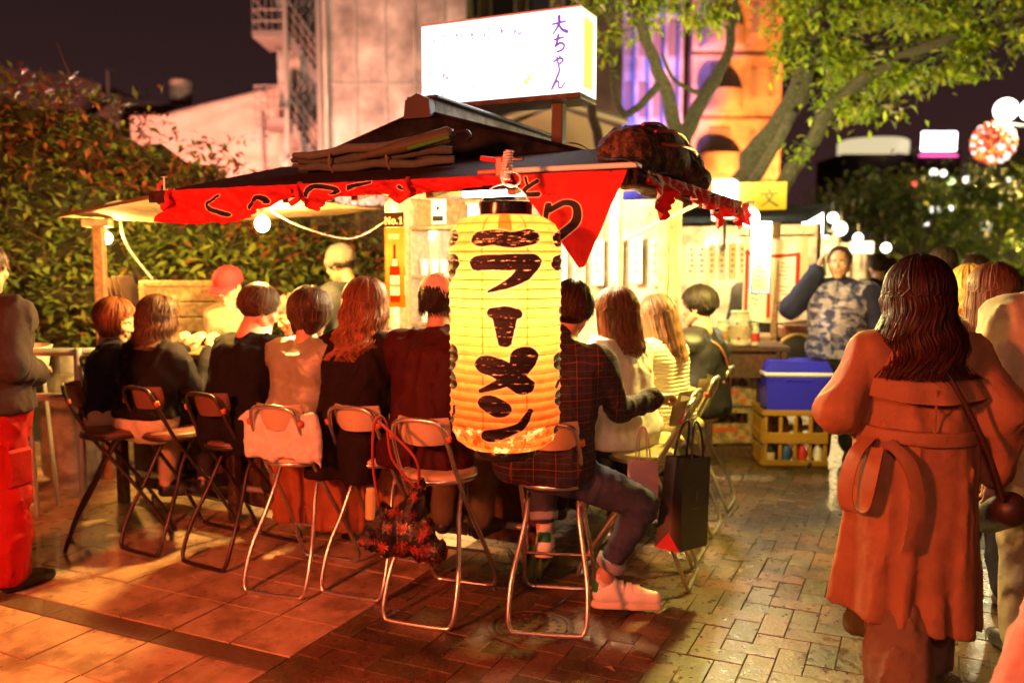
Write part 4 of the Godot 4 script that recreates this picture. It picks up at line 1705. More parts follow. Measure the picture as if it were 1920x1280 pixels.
	pa.shadow_enabled = true
	pa.area_range = 30.0
	panel.add_child(pa)
	pa.position = Vector3(0, 0.1, 0.03)
	pa.rotation.y = PI
	var bm := glow("bulb_glow", Color(1.0, 0.85, 0.55), 8.0)
	# bare bulb hanging at the left under the eave
	var bb := thing("hanging_bulb", "bare glowing bulb hanging under the left end of the eave", "light bulb", st(-2.475, 0.01, 1.085))
	g = Geo.new()
	g.ball(Vector3(0, 1.70, 0), Vector3(0.042, 0.048, 0.042), 10, 14)
	part("bulb", g, bm, bb)
	part("socket", lathe_obj([Vector2(0.016, 1.745), Vector2(0.02, 1.75), Vector2(0.02, 1.80), Vector2(0.008, 1.81)], 12), mat("black_plastic", lin(0.02, 0.02, 0.02), 0.4), bb)
	g = Geo.new()
	g.tube(smooth_pts([Vector3(0, 1.8, 0), Vector3(0.06, 1.87, -0.05), Vector3(0.2, 1.88, -0.1), Vector3(0.35, 1.9, -0.1)]), 0.005, 5)
	part("cord", g, mat("white_cord", lin(0.7, 0.66, 0.58), 0.5), bb)
	lamp(Vector3(0, 1.70, 0), Color(1.0, 0.76, 0.38), 3.9, 0.045, bb)
	var cable := Geo.new()
	cable.tube(smooth_pts([st(-2.42, 1.78, 1.1), st(-2.28, 1.7, 1.15), st(-2.1, 1.63, 1.3), st(-2.15, 1.66, 1.6), st(-2.05, 1.75, 1.7)]), 0.0024, 5)
	tag(part("power_cable", cable, mats["white_cord"]), "thin white power cable sagging from the hanging bulb to the poster post", "cable")
	# bright lamp at the back end of the side eave, with a menu board
	var rl := thing("eave_lamp", "very bright white lamp at the far end of the side eave above the menu board", "lamp", st(0.03, 0, 2.03))
	g = Geo.new()
	g.ball(Vector3(0, 1.735, 0), Vector3(0.05, 0.055, 0.05), 10, 14)
	part("bulb", g, glow("white_bulb_glow", Color(1.0, 0.97, 0.9), 9.0), rl)
	part("socket", lathe_obj([Vector2(0.018, 1.785), Vector2(0.022, 1.79), Vector2(0.022, 1.82)], 12), mats["black_plastic"], rl)
	lamp(Vector3(0, 1.735, 0), Color(1.0, 0.88, 0.42), 2.7, 0.05, rl)
	var mb := thing("menu_board", "narrow vertical menu board in a blue frame hanging below the eave lamp", "menu board", st(0.08, 1.34, 2.1), TURN + 0.5)
	g = Geo.new()
	g.box(Vector3(0, 0.18, 0), Vector3(0.095, 0.37, 0.012))
	var ink := Ink.new(96, 384)
	for k in 13:
		for j in 3:
			ink.stroke([V(14 + rng.randf() * 8, 24 + k * 27), V(40 + rng.randf() * 40, 22 + k * 27 + rng.randf() * 6)], 1.6, 1.2, V(0, j * 6 - 6))
	var mm := mat("menu_print", Color.WHITE, 0.3)
	mm.albedo_texture = paint_image(96, 384, func(_x, _y): return Color(0.86, 0.9, 0.84), [[ink, Color(0.2, 0.3, 0.28), null]])
	part("board", g, mm, mb)
	g = Geo.new()
	for s in [-1, 1]:
		g.box(Vector3(0.05 * s, 0.18, 0), Vector3(0.012, 0.39, 0.022), 0.003)
		g.box(Vector3(0, 0.18 + 0.19 * s, 0), Vector3(0.088, 0.012, 0.022), 0.003)
	part("frame", g, mat("blue_frame", lin(0.08, 0.2, 0.55), 0.35), mb)
	# cabinet with glass front at the back left
	var cb := thing("glass_cabinet", "wooden glass fronted cabinet right of the beer poster, with tumblers inside", "cabinet", st(-1.93, 0, 2.12), TURN)
	for s in [-1, 1]:
		g = Geo.new()
		g.box(Vector3(0.16 * s, 1.25, 0), Vector3(0.035, 0.95, 0.24), 0.004)
		part("side", g, wood, cb)
	for y in [0.8, 1.1, 1.4, 1.71]:
		g = Geo.new()
		g.box(Vector3(0, y, 0), Vector3(0.284, 0.025, 0.24), 0.004)
		part("shelf", g, wood, cb)
	g = Geo.new()
	g.box(Vector3(0, 1.25, -0.13), Vector3(0.35, 0.95, 0.012))
	part("back_board", g, wood, cb)
	g = Geo.new()
	g.box(Vector3(0, 1.25, 0.118), Vector3(0.28, 0.88, 0.004))
	var pane := mat("pane", Color(1, 1, 1), 0.05)
	pane.transparency = BaseMaterial3D.TRANSPARENCY_ALPHA
	pane.albedo_color = Color(1, 1, 1, 0.08)
	part("pane", g, pane, cb)
	for k in 5:
		var cup := thing("tumbler", "clear tumbler on the cabinet shelf, number %s from the left" % ["first", "second", "third", "fourth", "fifth"][k] if false else ["leftmost clear tumbler on the upper cabinet shelf", "middle clear tumbler on the upper cabinet shelf", "rightmost clear tumbler on the upper cabinet shelf", "left tumbler on the lower cabinet shelf", "right tumbler on the lower cabinet shelf"][k], "glass", st(-2.02 + 0.075 * (k if k < 3 else k - 3), 1.413 if k < 3 else 1.113, 2.08), 0.0, "tumblers in the cabinet")
		part("glass_wall", lathe_obj([Vector2(0.0, 0.0), Vector2(0.022, 0.0), Vector2(0.03, 0.1), Vector2(0.028, 0.1), Vector2(0.02, 0.006)], 14), mat("tumbler", lin(0.75, 0.72, 0.65), 0.15), cup)
	# tall beer poster on the back left post
	var po := thing("beer_poster", "tall beer bottle poster under a dark number one plate on a stall post", "poster", st(-1.955, 1.23, 1.63), TURN)
	g = Geo.new()
	g.box(Vector3(0, 0.235, 0), Vector3(0.135, 0.47, 0.008))
	var ground_ := func(x, y): return Color(0.50, 0.36, 0.17).lerp(Color(0.50, 0.24, 0.03), clampf(absf(y - 140) / 240.0, 0, 1)) * (1.0 if x > 6 else 0.8)
	var bt := Ink.new(128, 448)
	bt.fill([V(56, 80), V(72, 80), V(74, 170), V(98, 230), V(98, 412), V(92, 420), V(36, 420), V(30, 412), V(30, 230), V(54, 170)])
	var lb := Ink.new(128, 448)
	lb.fill([V(33, 270), V(95, 270), V(95, 380), V(33, 380)])
	var nk := Ink.new(128, 448)
	nk.fill([V(52, 178), V(76, 178), V(84, 214), V(44, 214)])
	var cp := Ink.new(128, 448)
	cp.fill([V(54, 72), V(74, 72), V(74, 96), V(54, 96)])
	var pm := matte("poster_print", Color.WHITE)
	pm.albedo_texture = paint_image(128, 448, ground_, [[bt, Color(0.42, 0.07, 0.02), null], [lb, Color(0.62, 0.58, 0.5), null], [nk, Color(0.62, 0.56, 0.48), null], [cp, Color(0.45, 0.3, 0.14), null]])
	part("poster_sheet", g, pm, po)
	text_on(po, "DRY", 0.026, Vector3(0, 0.415, 0.006), mat("print_grey", lin(0.3, 0.2, 0.12), 0.5))
	text_on(po, "Asahi", 0.021, Vector3(0, 0.13, 0.006), mat("print_black", lin(0.01, 0.01, 0.01), 0.5))
	g = Geo.new()
	g.box(Vector3(0, 0.515, 0.002), Vector3(0.13, 0.085, 0.01), 0.002)
	var plate := part("number_plate", g, matte("plate_brown", lin(0.014, 0.006, 0.003)), po)
	text_on(plate, "No.1", 0.042, Vector3(0, 0.507, 0.009), mat("print_orange", lin(0.35, 0.14, 0.03), 0.5))
	# small white notice
	var no := thing("white_notice", "small white sign with a dark label strip, top left inside the stall", "sign", st(-1.84, 1.73, 1.95), TURN)
	g = Geo.new()
	g.box(Vector3(0, 0.075, 0), Vector3(0.1, 0.15, 0.008), 0.003)
	part("plate", g, mat("notice_white", lin(0.8, 0.74, 0.5), 0.4), no)
	g = Geo.new()
	g.box(Vector3(0, 0.033, 0.006), Vector3(0.075, 0.035, 0.004))
	g.ball(Vector3(0, 0.095, 0.006), Vector3(0.012, 0.014, 0.003), 6, 10)
	part("mark", g, mats["print_black"], no)
	# tan canvas canopy over the left guests, with a post
	var cn := thing("canvas_canopy", "tan canvas canopy stretched left of the dark eave, lit from below", "canopy")
	g = Geo.new()
	var c0 := [st(-2.2, 1.83, 0.22), st(-4.45, 1.815, 1.35), st(-4.15, 1.79, 2.2), st(-2.1, 1.83, 2.0)]
	g.sheet(18, 12, func(a, b): var p: Vector3 = (c0[0] as Vector3).lerp(c0[1], a).lerp((c0[3] as Vector3).lerp(c0[2], a), b); return p + Vector3(0, -0.05 * sin(PI * a) * sin(PI * b) + 0.012 * sin(a * 17 + b * 6), 0))
	var can := worn(mat("canvas", lin(0.50, 0.33, 0.16), 0.8), "cloth", 1.0)
	can.albedo_texture = noise_tex("grime")
	can.backlight_enabled = true
	can.backlight = Color(0.4, 0.4, 0.4)
	part("canvas_sheet", g, can, cn)
	g = Geo.new()
	g.tube([c0[0] + Vector3(0, -0.01, 0), c0[1] + Vector3(0, -0.01, 0)], 0.012, 6)
	part("edge_pole", g, wood, cn)
	g = Geo.new()
	g.box(Vector3(-2.8, 0.87, -6.0), Vector3(0.075, 1.74, 0.06), 0.008)
	part("post", g, wood, cn)
	g = Geo.new()
	g.box(Vector3(-2.8, 1.76, -5.985), Vector3(0.19, 0.055, 0.08), 0.006)
	part("post_head", g, cream, cn)
	g = Geo.new()
	g.tube(smooth_pts([Vector3(-2.63, 1.77, -5.95), Vector3(-2.6, 1.6, -5.98), Vector3(-2.45, 1.38, -6.0)]), 0.007, 6)
	tag(part("hanging_rope", g, mats["white_cord"]), "pale rope hanging from the canopy down to the wooden cart", "rope")
	g = Geo.new()
	g.ball(Vector3(-2.8, 1.66, -6.12), Vector3(0.035, 0.04, 0.035), 8, 12)
	var cbulb := thing("unseen_canopy_bulb", "unseen bare bulb behind the head of the canopy post, lighting the hedge", "light bulb", Vector3.ZERO)  # unseen bulb behind the post head, placed to light the hedge
	part("bulb", g, bm, cbulb)
	g = Geo.new()
	g.tube([Vector3(-2.8, 1.695, -6.12), Vector3(-2.8, 1.79, -6.1)], 0.014, 6)
	part("socket", g, mats["black_plastic"], cbulb)
	lamp(Vector3(-2.8, 1.66, -6.12), Color(1.0, 0.78, 0.38), 1.8, 0.035, cbulb)
	var pot := thing("stock_pot", "tall steel stock pot on the stove inside the stall", "pot", st(-1.3, 0.9, 1.72), TURN)
	part("pot_wall", lathe_obj([Vector2(0, 0), Vector2(0.14, 0), Vector2(0.145, 0.01), Vector2(0.145, 0.24), Vector2(0.152, 0.245), Vector2(0.14, 0.245), Vector2(0.14, 0.02)], 28), steel, pot)
	for s in [-1.0, 1.0]:
		g = Geo.new()
		g.tube(smooth_pts([Vector3(0.145 * s, 0.2, -0.05), Vector3(0.185 * s, 0.2, -0.04), Vector3(0.185 * s, 0.2, 0.04), Vector3(0.145 * s, 0.2, 0.05)]), 0.008, 6)
		part("handle", g, steel, pot)
	var slips := thing("menu_slips", "row of handwritten menu strips pinned across the back of the lit stall", "menu slips", st(-1.72, 1.5, 2.71), TURN)
	for k in 9:
		g = Geo.new()
		g.box(Vector3(0.13 * k, 0.01 * sin(k * 2.0), 0.0), Vector3(0.085, 0.3, 0.003))
		var slp := part("paper_slip", g, mat("menu_slip_%d" % (k % 2), [lin(0.7, 0.6, 0.36), lin(0.75, 0.7, 0.58)][k % 2], 0.8), slips)
		for j in 4:
			g = Geo.new()
			g.box(Vector3(0.13 * k + rng.randf_range(-0.006, 0.006), 0.1 - 0.055 * j, 0.003), Vector3(0.04, 0.006, 0.002))
			g.box(Vector3(0.13 * k + rng.randf_range(-0.012, 0.012), 0.1 - 0.055 * j, 0.003), Vector3(0.006, 0.034, 0.0022))
			stuff(part("writing", g, mat("slip_black", lin(0.05, 0.02, 0.015), 0.7), slp))
	# wooden cart board behind the left guests
	var ct := thing("wooden_cart", "wooden handcart with tan side boards standing before the hedge", "cart", Vector3(-2.32, 0, -6.25), 0.05)
	for y in [1.05, 1.16, 1.27]:
		g = Geo.new()
		g.box(Vector3(0, y, 0), Vector3(0.56, 0.1, 0.025), 0.004)
		part("side_board", g, worn(mat("cart_board", lin(0.5, 0.36, 0.17), 0.65), "wood", 2.0), ct)
	g = Geo.new()
	g.box(Vector3(0, 1.345, 0.003), Vector3(0.62, 0.04, 0.05), 0.005)
	part("top_rail", g, wood, ct)
	for s in [-1, 1]:
		g = Geo.new()
		g.box(Vector3(0.29 * s, 0.68, 0.006), Vector3(0.045, 1.36, 0.05), 0.005)
		part("corner_post", g, wood, ct)
	for k in 5:
		g = Geo.new()
		g.box(Vector3(-0.36 - 0.028 * k, 1.2, -0.05 + 0.02 * k), Vector3(0.012, 0.36, 0.3), 0.002, Transform3D(Basis(Vector3.BACK, 0.25), Vector3(0.25, 0.15, 0)))
		part("leaning_panel", g, dark, ct)
	# gas bottle and tub behind the leftmost chair
	var gb := thing("gas_cylinder", "pale grey gas cylinder standing behind the leftmost folding chair", "gas cylinder", Vector3(-2.98, 0, -5.85))
	part("cylinder_body", lathe_obj([Vector2(0.13, 0.0), Vector2(0.13, 0.06), Vector2(0.17, 0.08), Vector2(0.18, 0.13), Vector2(0.18, 0.62), Vector2(0.15, 0.72), Vector2(0.06, 0.77), Vector2(0.0, 0.78)], 24), worn(mat("gas_paint", lin(0.42, 0.38, 0.3), 0.5), "grime", 1.0), gb)
	part("guard_ring", lathe_obj([Vector2(0.09, 0.76), Vector2(0.09, 0.88), Vector2(0.085, 0.88), Vector2(0.085, 0.76)], 18), mats["gas_paint"], gb)
	var tb := thing("plastic_tub", "pale plastic tub on a stand beside the hooded man", "tub", Vector3(-2.95, 0.0, -5.75 + 0.55))
	part("bucket", lathe_obj([Vector2(0.0, 0.78), Vector2(0.15, 0.78), Vector2(0.19, 0.98), Vector2(0.2, 1.0), Vector2(0.185, 1.0), Vector2(0.15, 0.8)], 24), mat("tub_plastic", lin(0.62, 0.55, 0.42), 0.4), tb)
	for k in 4:
		g = Geo.new()
		g.tube([Vector3(0.15 * cos(k * PI / 2 + 0.7), 0.78, 0.15 * sin(k * PI / 2 + 0.7)), Vector3(0.2 * cos(k * PI / 2 + 0.7), 0, 0.2 * sin(k * PI / 2 + 0.7))], 0.013, 6)
		part("leg", g, steel, tb)
	# guard rail left
	var gr := thing("pipe_rail", "two galvanised horizontal pipes of a low rail at far left", "rail", Vector3(-3.0, 0, -5.0))
	for y in [0.72, 0.98]:
		g = Geo.new()
		g.tube([Vector3(-1.2, y, 0.0), Vector3(0.62, y, -0.05)], 0.024, 8)
		part("pipe", g, steel, gr)
	for x in [-0.9, 0.5]:
		g = Geo.new()
		g.tube([Vector3(x, 0, -0.03), Vector3(x, 1.0, -0.03)], 0.024, 8)
		part("upright", g, steel, gr)
	# junk on the eaves
	var rb := thing("rolled_blinds", "bundle of rolled blinds and poles lying on the front eave", "rolled blinds", st(-1.32, 1.9, 0.45), TURN)
	var cols := [lin(0.075, 0.10, 0.08), lin(0.055, 0.075, 0.06), lin(0.10, 0.125, 0.10), lin(0.04, 0.055, 0.04)]
	for k in 6:
		g = Geo.new()
		var oy := 0.018 + 0.028 * (k % 3)
		var ox := 0.05 * (k / 3) + 0.02 * (k % 2)
		var pts := []
		for j in 9:
			pts.append(Vector3(-0.38 + 0.1 * j - 0.02 * k, oy + 0.008 * sin(j * 1.9 + k) + 0.02 * j / 8.0 * (k % 3), -ox + 0.006 * cos(j * 2.3 + k)))
		g.tube(pts, [0.012, 0.019, 0.018, 0.021, 0.019, 0.02, 0.017, 0.02, 0.016], 8)
		part("roll", g, worn(mat("roll_%d" % (k % 4), cols[k % 4], 0.8), "faint", 2.0), rb)
	for x in [-0.2, 0.1]:
		g = Geo.new()
		g.lathe([Vector2(0.062, -0.006), Vector2(0.065, 0), Vector2(0.062, 0.006)], 14, Transform3D(Basis(Vector3.BACK, PI / 2), Vector3(x, 0.045, -0.03)))
		part("tie", g, mat("tie_dark", lin(0.1, 0.09, 0.07), 0.8), rb)
	var um := thing("folded_umbrella", "folded dark green umbrella lying over the rolled blinds", "umbrella", st(-1.05, 1.95, 0.45), TURN)
	g = Geo.new()
	g.tube([Vector3(-0.3, 0.0, 0.03), Vector3(-0.1, 0.035, 0.02), Vector3(0.12, 0.075, 0.0), Vector3(0.14, 0.08, 0.0)], [0.012, 0.028, 0.036, 0.02], 9)
	part("folded_cloth", g, worn(mat("umbrella_cloth", lin(0.08, 0.085, 0.05), 0.55), "faint", 2.0), um)
	g = Geo.new()
	g.tube([Vector3(-0.05, 0.02, 0.045), Vector3(0.14, 0.062, 0.03)], 0.009, 6)
	part("green_band", g, mat("umbrella_green", lin(0.06, 0.25, 0.05), 0.4), um)
	g = Geo.new()
	g.tube(smooth_pts([Vector3(0.14, 0.08, 0), Vector3(0.2, 0.085, 0), Vector3(0.22, 0.06, 0), Vector3(0.2, 0.045, 0)]), 0.008, 6)
	part("handle", g, mats["black_plastic"], um)
	# bundled bag on the side eave
	var bg := thing("tied_bundle", "dark brown tied bundle with red straps lying on the side eave", "bundle", st(-0.16, 1.865, 0.78), TURN)
	var bs := Sdf.new()
	bs.cell = 0.013
	bs.cone(Vector3(0, 0.035, 0.3), Vector3(0.02, 0.04, -0.35), 0.12, 0.115, 0.05)
	bs.ball(Vector3(0, 0.05, 0.05), Vector3(0.145, 0.125, 0.25), 0.06)
	bs.ball(Vector3(0.02, 0.03, -0.4), Vector3(0.11, 0.1, 0.12), 0.06)
	bs.ball(Vector3(0.1, -0.02, -0.2), Vector3(0.1, 0.07, 0.14), 0.06)
	bs.wrinkle = 0.014
	bs.wr_freq = 8.0
	bs.sd = 12
	var bm_ := mat("bundle_cloth", Color.WHITE, 0.8)
	bm_.albedo_texture = bundle_print()
	bm_.uv1_triplanar = true
	bm_.uv1_scale = Vector3.ONE * 2.4
	part("bundle_cloth", bs, bm_, bg)
	for k in 3:
		g = Geo.new()
		var arc := []
		var an := 0.25 + 0.5 * k
		for j in 11:
			var f := j / 10.0
			var rr := 0.112 + 0.036 * sin(PI * f)
			arc.append(Vector3(rr * 1.06 * cos(an + 0.2 * f), 0.055 + rr * 1.0 * sin(an + 0.2 * f) - 0.01 * f, 0.24 - 0.6 * f))
		g.tube(arc, 0.009, 5)
		part("strap", g, mat("red_strap", lin(0.45, 0.05, 0.03), 0.5), bg)
	g = Geo.new()
	g.sheet(14, 8, func(a, b): return st(-0.22 + 0.25 * a, 1.895 - 0.09 * a + 0.012 * sin(a * 9 + b * 11), -0.02 + 0.85 * b))
	tag(part("green_tarpaulin", g, worn(mat("tarp_green", lin(0.3, 0.34, 0.24), 0.6), "crumple", 2.0)), "pale green tarpaulin spread under the tied bundle on the eave", "tarpaulin")
	# red screw clamp at the left corner of the eave
	_clamp(thing("screw_clamp", "red screw clamp gripping the left corner of the front eave", "clamp", st(-2.1, 1.79, 0.03), TURN), 1.0)


func matte(key: String, c: Color) -> StandardMaterial3D:
	var m := mat(key, c, 0.95)
	m.metallic_specular = 0.05
	return m


func text_on(parent: Node, s: String, size: float, at: Vector3, m: Material, turn := Vector3.ZERO) -> MeshInstance3D:
	var tm := TextMesh.new()
	var f := SystemFont.new()
	f.font_names = PackedStringArray(["Droid Serif"])
	f.font_weight = 700
	tm.font = f
	tm.text = s
	tm.font_size = 32
	tm.pixel_size = size / 24.0
	tm.depth = 0.001
	var n := part("lettering", tm, m, parent, at)
	n.rotation = turn
	return n


func _clamp(o: Node3D, s: float) -> void:
	var g := Geo.new()
	for q in [[Vector3(-0.03, 0.0, 0.0), Vector3(0.014, 0.09, 0.016)], [Vector3(-0.012, 0.045, 0.0), Vector3(0.022, 0.014, 0.0162)], [Vector3(-0.012, -0.045, 0.0), Vector3(0.022, 0.014, 0.0162)]]:
		g.box(q[0] * s, q[1] * s, 0.003)
	part("clamp_frame", g, mat("clamp_red", lin(0.6, 0.03, 0.02), 0.35), o)
	g = Geo.new()
	g.tube([Vector3(0.002, -0.06, 0) * s, Vector3(0.002, 0.075, 0) * s], 0.004 * s, 6)
	part("screw", g, mats["galvanised"], o)
	g = Geo.new()
	g.tube([Vector3(-0.015, 0.072, 0) * s, Vector3(0.02, 0.072, 0) * s], 0.003 * s, 6)
	part("tommy_bar", g, mats["galvanised"], o)


func _slab(g: Geo, p: Array, t: float) -> void:  # four corners of the top, counter-clockwise from above; t is the thickness
	var n: Vector3 = ((p[1] as Vector3) - (p[0] as Vector3)).cross((p[3] as Vector3) - (p[0] as Vector3)).normalized()
	if n.y < 0:
		p = [p[3], p[2], p[1], p[0]]
		n = -n
	var l := []
	for k in 4:
		l.append((p[k] as Vector3) - n * t)
	g.face(p[0], p[1], p[2], p[3])
	g.face(l[3], l[2], l[1], l[0])
	for k in 4:
		g.face(l[k], l[(k + 1) % 4], p[(k + 1) % 4], p[k])


# ---------------------------------------------------------------- red banner along the eave
func build_banner() -> void:
	var b := thing("red_banner", "red cloth banner with black white-edged letters, bunched up along the front eave", "banner")
	var w := 2048
	var h := 512
	# one cloth: u from -2.02 to 0 across, hanging 0.42 m when let down
	var ink := Ink.new(w, h)
	var X := func(u: float) -> float: return (u + 2.05) / 2.05 * w
	var Y := func(hh: float) -> float: return (1.80 - hh) / 0.4 * h
	var sc := func(u: float, hh: float) -> Vector2: return Vector2(X.call(u), Y.call(hh))
	write(ink, ["to"], sc.call(-0.395, 1.79), 0.9, V(0, 0), 1.15)
	write(ink, ["ri"], sc.call(-0.315, 1.712), 1.7, V(0, 0), 1.05)
	ink.stroke([sc.call(-1.72, 1.765), sc.call(-1.755, 1.735), sc.call(-1.735, 1.71), sc.call(-1.685, 1.69)], 7, 12)
	ink.stroke([sc.call(-1.575, 1.715), sc.call(-1.55, 1.745), sc.call(-1.51, 1.752), sc.call(-1.46, 1.735)], 9, 13)
	ink.stroke([sc.call(-1.27, 1.755), sc.call(-1.24, 1.785), sc.call(-1.16, 1.775), sc.call(-1.155, 1.758)], 14, 9)
	ink.stroke([sc.call(-1.09, 1.775), sc.call(-1.04, 1.785), sc.call(-0.98, 1.792)], 12, 5)
	ink.stroke([sc.call(-0.86, 1.77), sc.call(-0.84, 1.76)], 8, 4)
	var rim := ink.grown(5)
	var m := mat("banner_cloth", Color.WHITE, 0.75)
	m.albedo_texture = paint_image(w, h, func(_x, _y): return Color(0.70, 0.05, 0.035), [[rim, Color(0.86, 0.7, 0.58), null], [ink, Color(0.03, 0.015, 0.012), null]])
	m.backlight_enabled = true
	m.backlight = Color(0.3, 0.3, 0.3)
	# the hem of the cloth from left to right: (u, height)
	var low := [V(-2.02, 1.665), V(-1.93, 1.655), V(-1.84, 1.652), V(-1.76, 1.662), V(-1.69, 1.648), V(-1.57, 1.68), V(-1.44, 1.712), V(-1.345, 1.755), V(-1.3, 1.71), V(-1.255, 1.692), V(-1.2, 1.724), V(-1.12, 1.742), V(-1.03, 1.745), V(-0.9, 1.745), V(-0.845, 1.705), V(-0.79, 1.742), V(-0.69, 1.748), V(-0.6, 1.752), V(-0.5, 1.762), V(-0.41, 1.772)]
	var hem := func(u: float) -> float:
		for k in low.size() - 1:
			if u <= low[k + 1].x:
				return lerpf(low[k].y, low[k + 1].y, clampf((u - low[k].x) / (low[k + 1].x - low[k].x), 0, 1))
		return 1.77
	var g := Geo.new()
	var nu := 190
	var nv := 12
	var base := 0
	for j in nv + 1:
		for i in nu + 1:
			var u := -2.02 + 1.61 * i / nu
			var f := float(j) / nv
			var top := 1.797
			var y := lerpf(top, hem.call(u), f)
			var fold := 0.055 * noise_a.get_noise_2d(u * 7.0 + y * 9.0, y * 12.0) + 0.03 * absf(noise_a.get_noise_2d(u * 13.0 - y * 16.0, 5.0)) + 0.016 * sin(u * 21.0 + y * 26.0)
			var p := st(u + 0.008 * sin(y * 60 + u * 10) * f, y, -0.045 - fold * (0.25 + f))
			g.vert(p, Vector2(X.call(u) / w, Y.call(y - 0.0) / h))
	for j in nv:
		for i in nu:
			var q := base + j * (nu + 1) + i
			g.quad(q, q + nu + 1, q + nu + 2, q + 1)
	part("bunched_cloth", g, m, b)
	# the right end hangs down as a three-cornered flag
	g = Geo.new()
	nu = 34
	nv = 34
	for j in nv + 1:
		for i in nu + 1:
			var f := float(j) / nv
			var a := float(i) / nu
			var l := V(-0.415, 1.775).lerp(V(-0.17, 1.478), f)
			var r := V(0.0, 1.795).lerp(V(-0.15, 1.482), f)
			l.x += 0.012 * sin(f * PI)
			var q := l.lerp(r, a)
			if f < 0.06:
				q.y = lerpf(1.797, q.y, f / 0.06)
			var fold := 0.012 * sin(q.x * 21.0 + f * 2.0) + 0.014 * noise_a.get_noise_2d(q.x * 6.0, q.y * 5.0)
			g.vert(st(q.x, q.y, -0.035 - fold), Vector2(X.call(q.x) / w, Y.call(q.y) / h))
	for j in nv:
		for i in nu:
			var q2 := j * (nu + 1) + i
			g.quad(q2, q2 + nu + 1, q2 + nu + 2, q2 + 1)
	part("hanging_flag", g, m, b)
	# knot ties
	for u in [-2.0, -1.33, -0.84]:
		var kg := Geo.new()
		kg.tube(smooth_pts([st(u, 1.8, -0.02), st(u + 0.02, 1.77, -0.07), st(u + 0.03, 1.74, -0.075), st(u - 0.01, 1.72, -0.07)]), [0.012, 0.012, 0.012, 0.012, 0.012, 0.012, 0.012, 0.012, 0.012, 0.012, 0.012, 0.012, 0.012, 0.012, 0.012, 0.012, 0.012, 0.012, 0.009], 6)
		part("knot", kg, mat("banner_plain", lin(0.5, 0.012, 0.008), 0.75), b)
	# second banner bunched along the side eave
	var sb := thing("red_side_banner", "dark red bunched banner with a hanging point along the side eave", "banner")
	var ink2 := Ink.new(512, 256)
	ink2.stroke([V(100, 20), V(120, 90), V(96, 130)], 10, 5)
	ink2.stroke([V(60, 40), V(90, 20)], 8, 8)
	ink2.stroke([V(330, 40), V(390, 60), V(380, 110)], 9, 5)
	var rim2 := ink2.grown(4)
	var m2 := mat("side_banner_cloth", Color.WHITE, 0.75)
	m2.albedo_texture = paint_image(512, 256, func(_x, _y): return Color(0.74, 0.05, 0.035), [[rim2, Color(0.85, 0.72, 0.6), null], [ink2, Color(0.03, 0.02, 0.015), null]])
	m2.backlight_enabled = true
	m2.backlight = Color(0.4, 0.4, 0.4)
	var low2 := [V(0.04, 1.755), V(0.12, 1.75), V(0.22, 1.635), V(0.3, 1.70), V(0.4, 1.745), V(0.55, 1.752), V(0.8, 1.735), V(1.05, 1.71), V(1.2, 1.625), V(1.27, 1.70), V(1.5, 1.715), V(1.65, 1.655), V(1.75, 1.70), V(1.95, 1.68)]
	g = Geo.new()
	nu = 110
	nv = 10
	for j in nv + 1:
		for i in nu + 1:
			var v := 0.04 + 1.91 * i / nu
			var f := float(j) / nv
			var hy := 1.7
			for k in low2.size() - 1:
				if v <= low2[k + 1].x:
					hy = lerpf(low2[k].y, low2[k + 1].y, (v - low2[k].x) / (low2[k + 1].x - low2[k].x))
					break
			var y := lerpf(1.80, hy, f)
			var fold := 0.035 * noise_a.get_noise_2d(v * 9.0 + 70, y * 12.0) + 0.025 * absf(noise_a.get_noise_2d(v * 14.0, y * 9.0))
			g.vert(st(0.04 + fold * (0.3 + f), y, v), Vector2(fmod(v * 1.1, 1.0), f * 0.7))
	for j in nv:
		for i in nu:
			var q3 := j * (nu + 1) + i
			g.quad(q3, q3 + nu + 1, q3 + nu + 2, q3 + 1)
	part("bunched_cloth", g, m2, sb)


